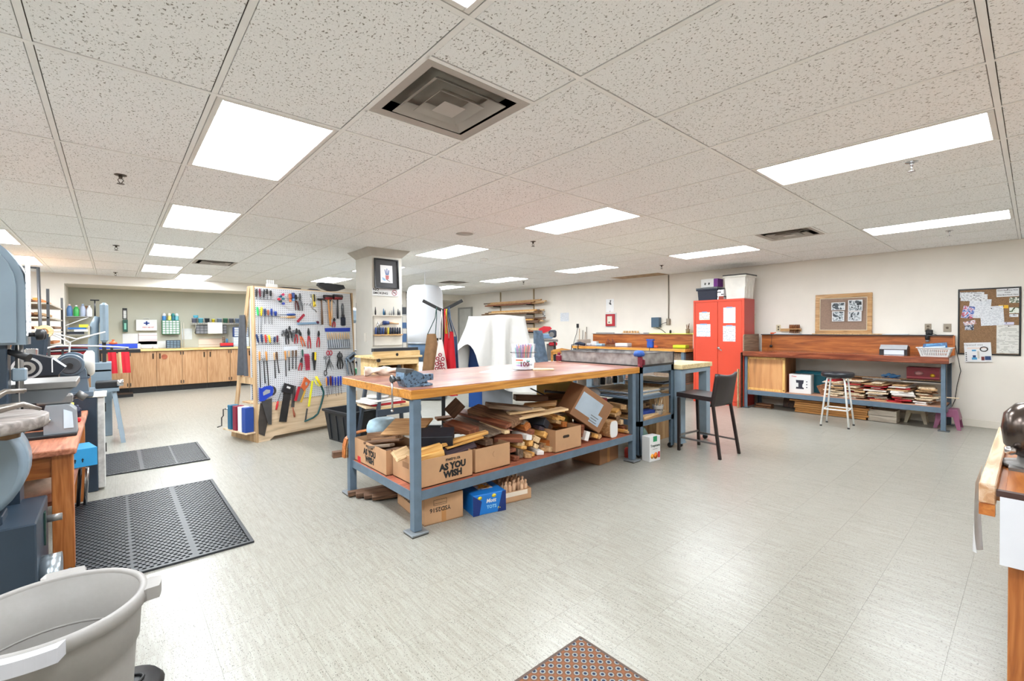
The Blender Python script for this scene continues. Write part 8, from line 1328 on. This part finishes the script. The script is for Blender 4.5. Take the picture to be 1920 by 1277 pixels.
# wall devices
t = thing('pull_station', 'red fire pull station box on a white back plate', 'fire alarm', (XW, 6.54, 1.555)); bx(-.012, 0, -.155, .155, -.165, .165, .002).obj('back_plate', M_paper, t); bx(-.05, -.012, -.125, .125, -.14, .14, .004).obj('red_box', mat('alarm_red', (176, 24, 40), .4), t); bx(-.056, -.05, -.065, .07, -.09, .09, .004).obj('pull_plate', mat('alarm_cream', (226, 222, 204), .4), t); bx(-.059, -.056, -.01, .035, -.06, -.04).obj('handle', M_ink, t)
def wpaper(y, z, w_, h, m_, lab): solo(bx(-.002, 0, -w_ / 2, w_ / 2, -h / 2, h / 2), 'wall_notice', m_, (XW - .001, y, z), lab, 'notice', 'notices on the right wall')
wpaper(6.57, 1.90, .22, .30, blotch('evac_plan', [(60, 60, 66), (236, 236, 236), (240, 240, 240), (238, 238, 238)], 9), 'white evacuation plan above the fire pull station'); wpaper(8.0, 1.66, .30, .22, M_prnf, 'faint white notice between the lumber rack and the pull station'); wpaper(8.75, 1.72, .10, .24, blotch('small_plan', [(40, 40, 44), (220, 220, 220), (236, 236, 236)], 16), 'narrow notice with dark drawing beside the lumber rack')
t = thing('junction_box', 'slate blue electrical disconnect box on the right wall', 'electrical box', (XW, 5.33, 1.485)); bx(-.10, 0, -.095, .09, -.105, .105, .005).obj('box', mat('box_slate', (70, 96, 116), .4), t)
t = thing('conduit', 'thin grey conduit with outlet box running down the right wall', 'conduit', (XW, 5.06, 0)); MB().cyl((-.014, 0, 1.55), (-.014, 0, CZ - .01), .011, None, 8).obj('pipe', mat('conduit_grey', (150, 142, 130), .5, .4), t); bx(-.05, 0, -.04, .04, 1.43, 1.56, .005).obj('outlet_box', M_steelp, t); MB().tube([(-.05, .02, 1.48), (-.07, .1, 1.46), (-.06, .18, 1.40)], .006, 6).tube([(-.06, .26, 1.38), (-.04, .15, 1.33), (-.03, .06, 1.26)], .006, 6).obj('cable', M_black, t)
solo(MB().tube([(0, 0, 1.42), (-.01, .03, 1.25), (-.005, .12, 1.05), (0, .16, .90)], .006, 6).box((-.006, 0, 1.43), (.012, .07, .10)), 'extension_cord', M_black, (XW - .01, 7.55, 0), 'black cord dropping from a wall outlet left of the far bench', 'cord')
# ---- lumber on wall brackets
t = thing('wall_lumber_rack', 'steel wall brackets carrying lumber at the far end of the right wall', 'lumber rack', (XW, 9.85, 0))
for y in (-.72, .72):
    bx(-.03, 0, y - .015, y + .015, 1.2, 2.46).obj('upright', mat('upright_tan', (170, 150, 116), .5), t)
    for z in (1.28, 1.52, 1.78, 2.04): bx(-.30, -.03, y - .012, y + .012, z - .03, z).obj('arm', M_tdark, t)
rn = random.Random(21)
for z, n_ in ((1.28, 9), (1.52, 15), (1.78, 11), (2.04, 12)):
    for k in range(n_):
        i, j = k % 4, k // 4; m_ = rn.choice('PTBDGRYP'); solo(box((0, 0, 0), (.055, rn.uniform(1.7, 2.5), .035), None, .003), 'stored_board', SW[m_], (XW - .065 - .06 * i, 9.85 + rn.uniform(-.2, .2), z + .0185 + .037 * j), f'{COLN[m_]} long board, {ORDW[k]} on the {({1.28: "lowest", 1.52: "second", 1.78: "third", 2.04: "top"})[z]} wall bracket', 'board', 'boards on the wall brackets', (0, 0, rn.uniform(-.006, .006)))
# ---- door at the far end, shelves and stand behind
d = struct(bx(XW - .03, XW - .004, 12.06, 12.72, 0, 2.03).obj('door_1', mat('door_grey', (196, 196, 190), .5)))
for nm, a in (('door_frame', (12.72, 12.78, 0, 2.08)), ('door_frame', (12.0, 12.06, 0, 2.08)), ('door_frame', (12.06, 12.72, 2.03, 2.08))): bx(XW - .05, XW - .003, *a).obj(nm, mat('door_frame_grey', (150, 150, 144), .5), d)
MB().lathe([(0, -.06), (.028, -.05), (.028, -.03), (.012, -.02), (.012, 0)], 12, (XW - .03, 12.12, 1.0), axis=0).obj('door_knob', M_chrome, d)
t = thing('storage_shelves', 'grey steel shelving with boxes behind the column', 'shelving', (5.75, 12.1, 0))
for z in (.1, .55, 1.0, 1.4, 1.8): bx(-.7, .7, -.22, .22, z - .02, z).obj('shelf', mat('rack_steel_grey', (136, 140, 142), .5), t)
for x in (-.7, .67):
    for y in (-.22, .19): bx(x, x + .03, y, y + .03, 0, 2.1).obj('upright', mat('rack_steel_grey', (136, 140, 142), .5), t)
rn = random.Random(4)
for z in (.55, 1.0, 1.4, 1.8):
    for k in range(4): c = rn.choice([(150, 110, 76), (60, 90, 130), (206, 206, 206), (50, 52, 58), (40, 120, 90)]); solo(bx(-.14, .14, -.16, .16, 0, rn.uniform(.14, .26), .004), 'storage_box', mat('sbox_%d' % c[0], c, .6), (5.23 + .34 * k, 12.1, z + .001), f'{({150: "kraft", 60: "blue", 206: "white", 50: "black", 40: "green"})[c[0]]} box on the steel shelving, {({.55: "lowest", 1.0: "second", 1.4: "third", 1.8: "top"})[z]} row, {ORDW[k]} from left', 'box', 'boxes on the steel shelving')
t = thing('drill_press', 'blue-grey drill press standing between pegboard and column', 'drill press', (3.22, 8.35, 0)); box((0, 0, .04), (.4, .5, .08), None, .01).obj('base', M_bs, t); MB().cyl((0, .1, .08), (0, .1, 1.5), .04, None, 14).obj('column', M_cast, t); box((0, 0, 1.62), (.30, .55, .28), None, .05).obj('head', M_bs, t); box((0, -.05, .98), (.34, .34, .03), None, .004).obj('work_table', M_cast, t); MB().cyl((0, -.12, 1.25), (0, -.12, 1.5), .03, None, 12).obj('quill', M_chrome, t); box((0, .02, .60), (.36, .36, .10), None, .01).obj('green_tray', mat('organizer_green', (28, 122, 74), .4), t)
# ---- mitre saw station and chair behind the tray
t = thing('mitre_saw', 'red and grey mitre saw on a steel stand draped with denim', 'mitre saw', (7.80, 7.70, 0), R(-41)); MB().prism([(-.17, 1.36), (-.05, 1.42), (.10, 1.41), (.14, 1.36), (.06, 1.30), (-.05, 1.26), (-.14, 1.24)], -.08, .08, 1).obj('blade_guard', mat('saw_red', (196, 28, 44), .35), t); box((.16, 0, 1.24), (.18, .2, .18), None, .03).obj('motor', mat('saw_black_blue', (50, 60, 74), .4), t); MB().cyl((.13, -.13, 1.22), (.13, -.1, 1.22), .06, None, 16).obj('motor_cap', M_cast, t); box((.0, 0, 1.18), (.32, .22, .12), None, .02).obj('casting', mat('saw_sky', (120, 150, 180), .35), t); box((.02, 0, 1.08), (.50, .40, .05), None, .006).obj('table', M_cast, t); box((.16, -.1, 1.0), (.2, .12, .08), None, .02).obj('red_motor', mat('saw_red', (196, 28, 44), .35), t); box((.1, 0, .80), (.16, .16, .40)).obj('spring_column', M_cast, t)
for sx in (-1, 1):
    for sy in (-1, 1): strut((sx * .26, sy * .2, 0), (sx * .2, sy * .15, 1.06), .018, M_blackp, 'leg')
t = thing('denim_drape', 'worn blue denim cover hanging beside the mitre saw', 'cover', (7.64, 7.66, 0), R(-41)); MB().grid(lambda u, v: (.34 * (u - .5) * (1.1 - .5 * v) - .12 + .1 * (1 - v), -.26 + .03 * math.sin(9 * u + 3 * v), lerp(.35, 1.32, v)), 16, 14).grid(lambda u, v: (.34 * (u - .5) * (1.1 - .5 * v) - .12 + .1 * (1 - v), -.25 + .03 * math.sin(9 * u + 3 * v), lerp(.35, 1.32, v)), 16, 14).obj('cloth', mat('faded_denim', (96, 112, 130), .85, var=.2, scale=14), t)
t = thing('wooden_chair', 'honey coloured wooden chair back behind the metal tray', 'chair', (6.35, 5.85, 0), R(-41)); M_hny = wood('honey_wood', (226, 164, 84), (200, 134, 58), 0, 1, .4)
box((0, .2, .45), (.40, .40, .04), None, .008).obj('seat', M_hny, t); MB().prism([(-.20, .86), (-.17, .965), (0, .995), (.17, .965), (.20, .86), (.12, .885), (-.12, .885)], -.02, .0, 1).obj('top_rail', M_hny, t)
for x in (-.185, .185): bx(x - .018, x + .018, -.02, .015, 0, .95).obj('rear_leg', M_hny, t); bx(x - .018, x + .018, .36, .395, 0, .43).obj('front_leg', M_hny, t)
for x in (-.08, 0, .08): bx(x - .012, x + .012, -.015, .0, .47, .89).obj('spindle', M_hny, t)
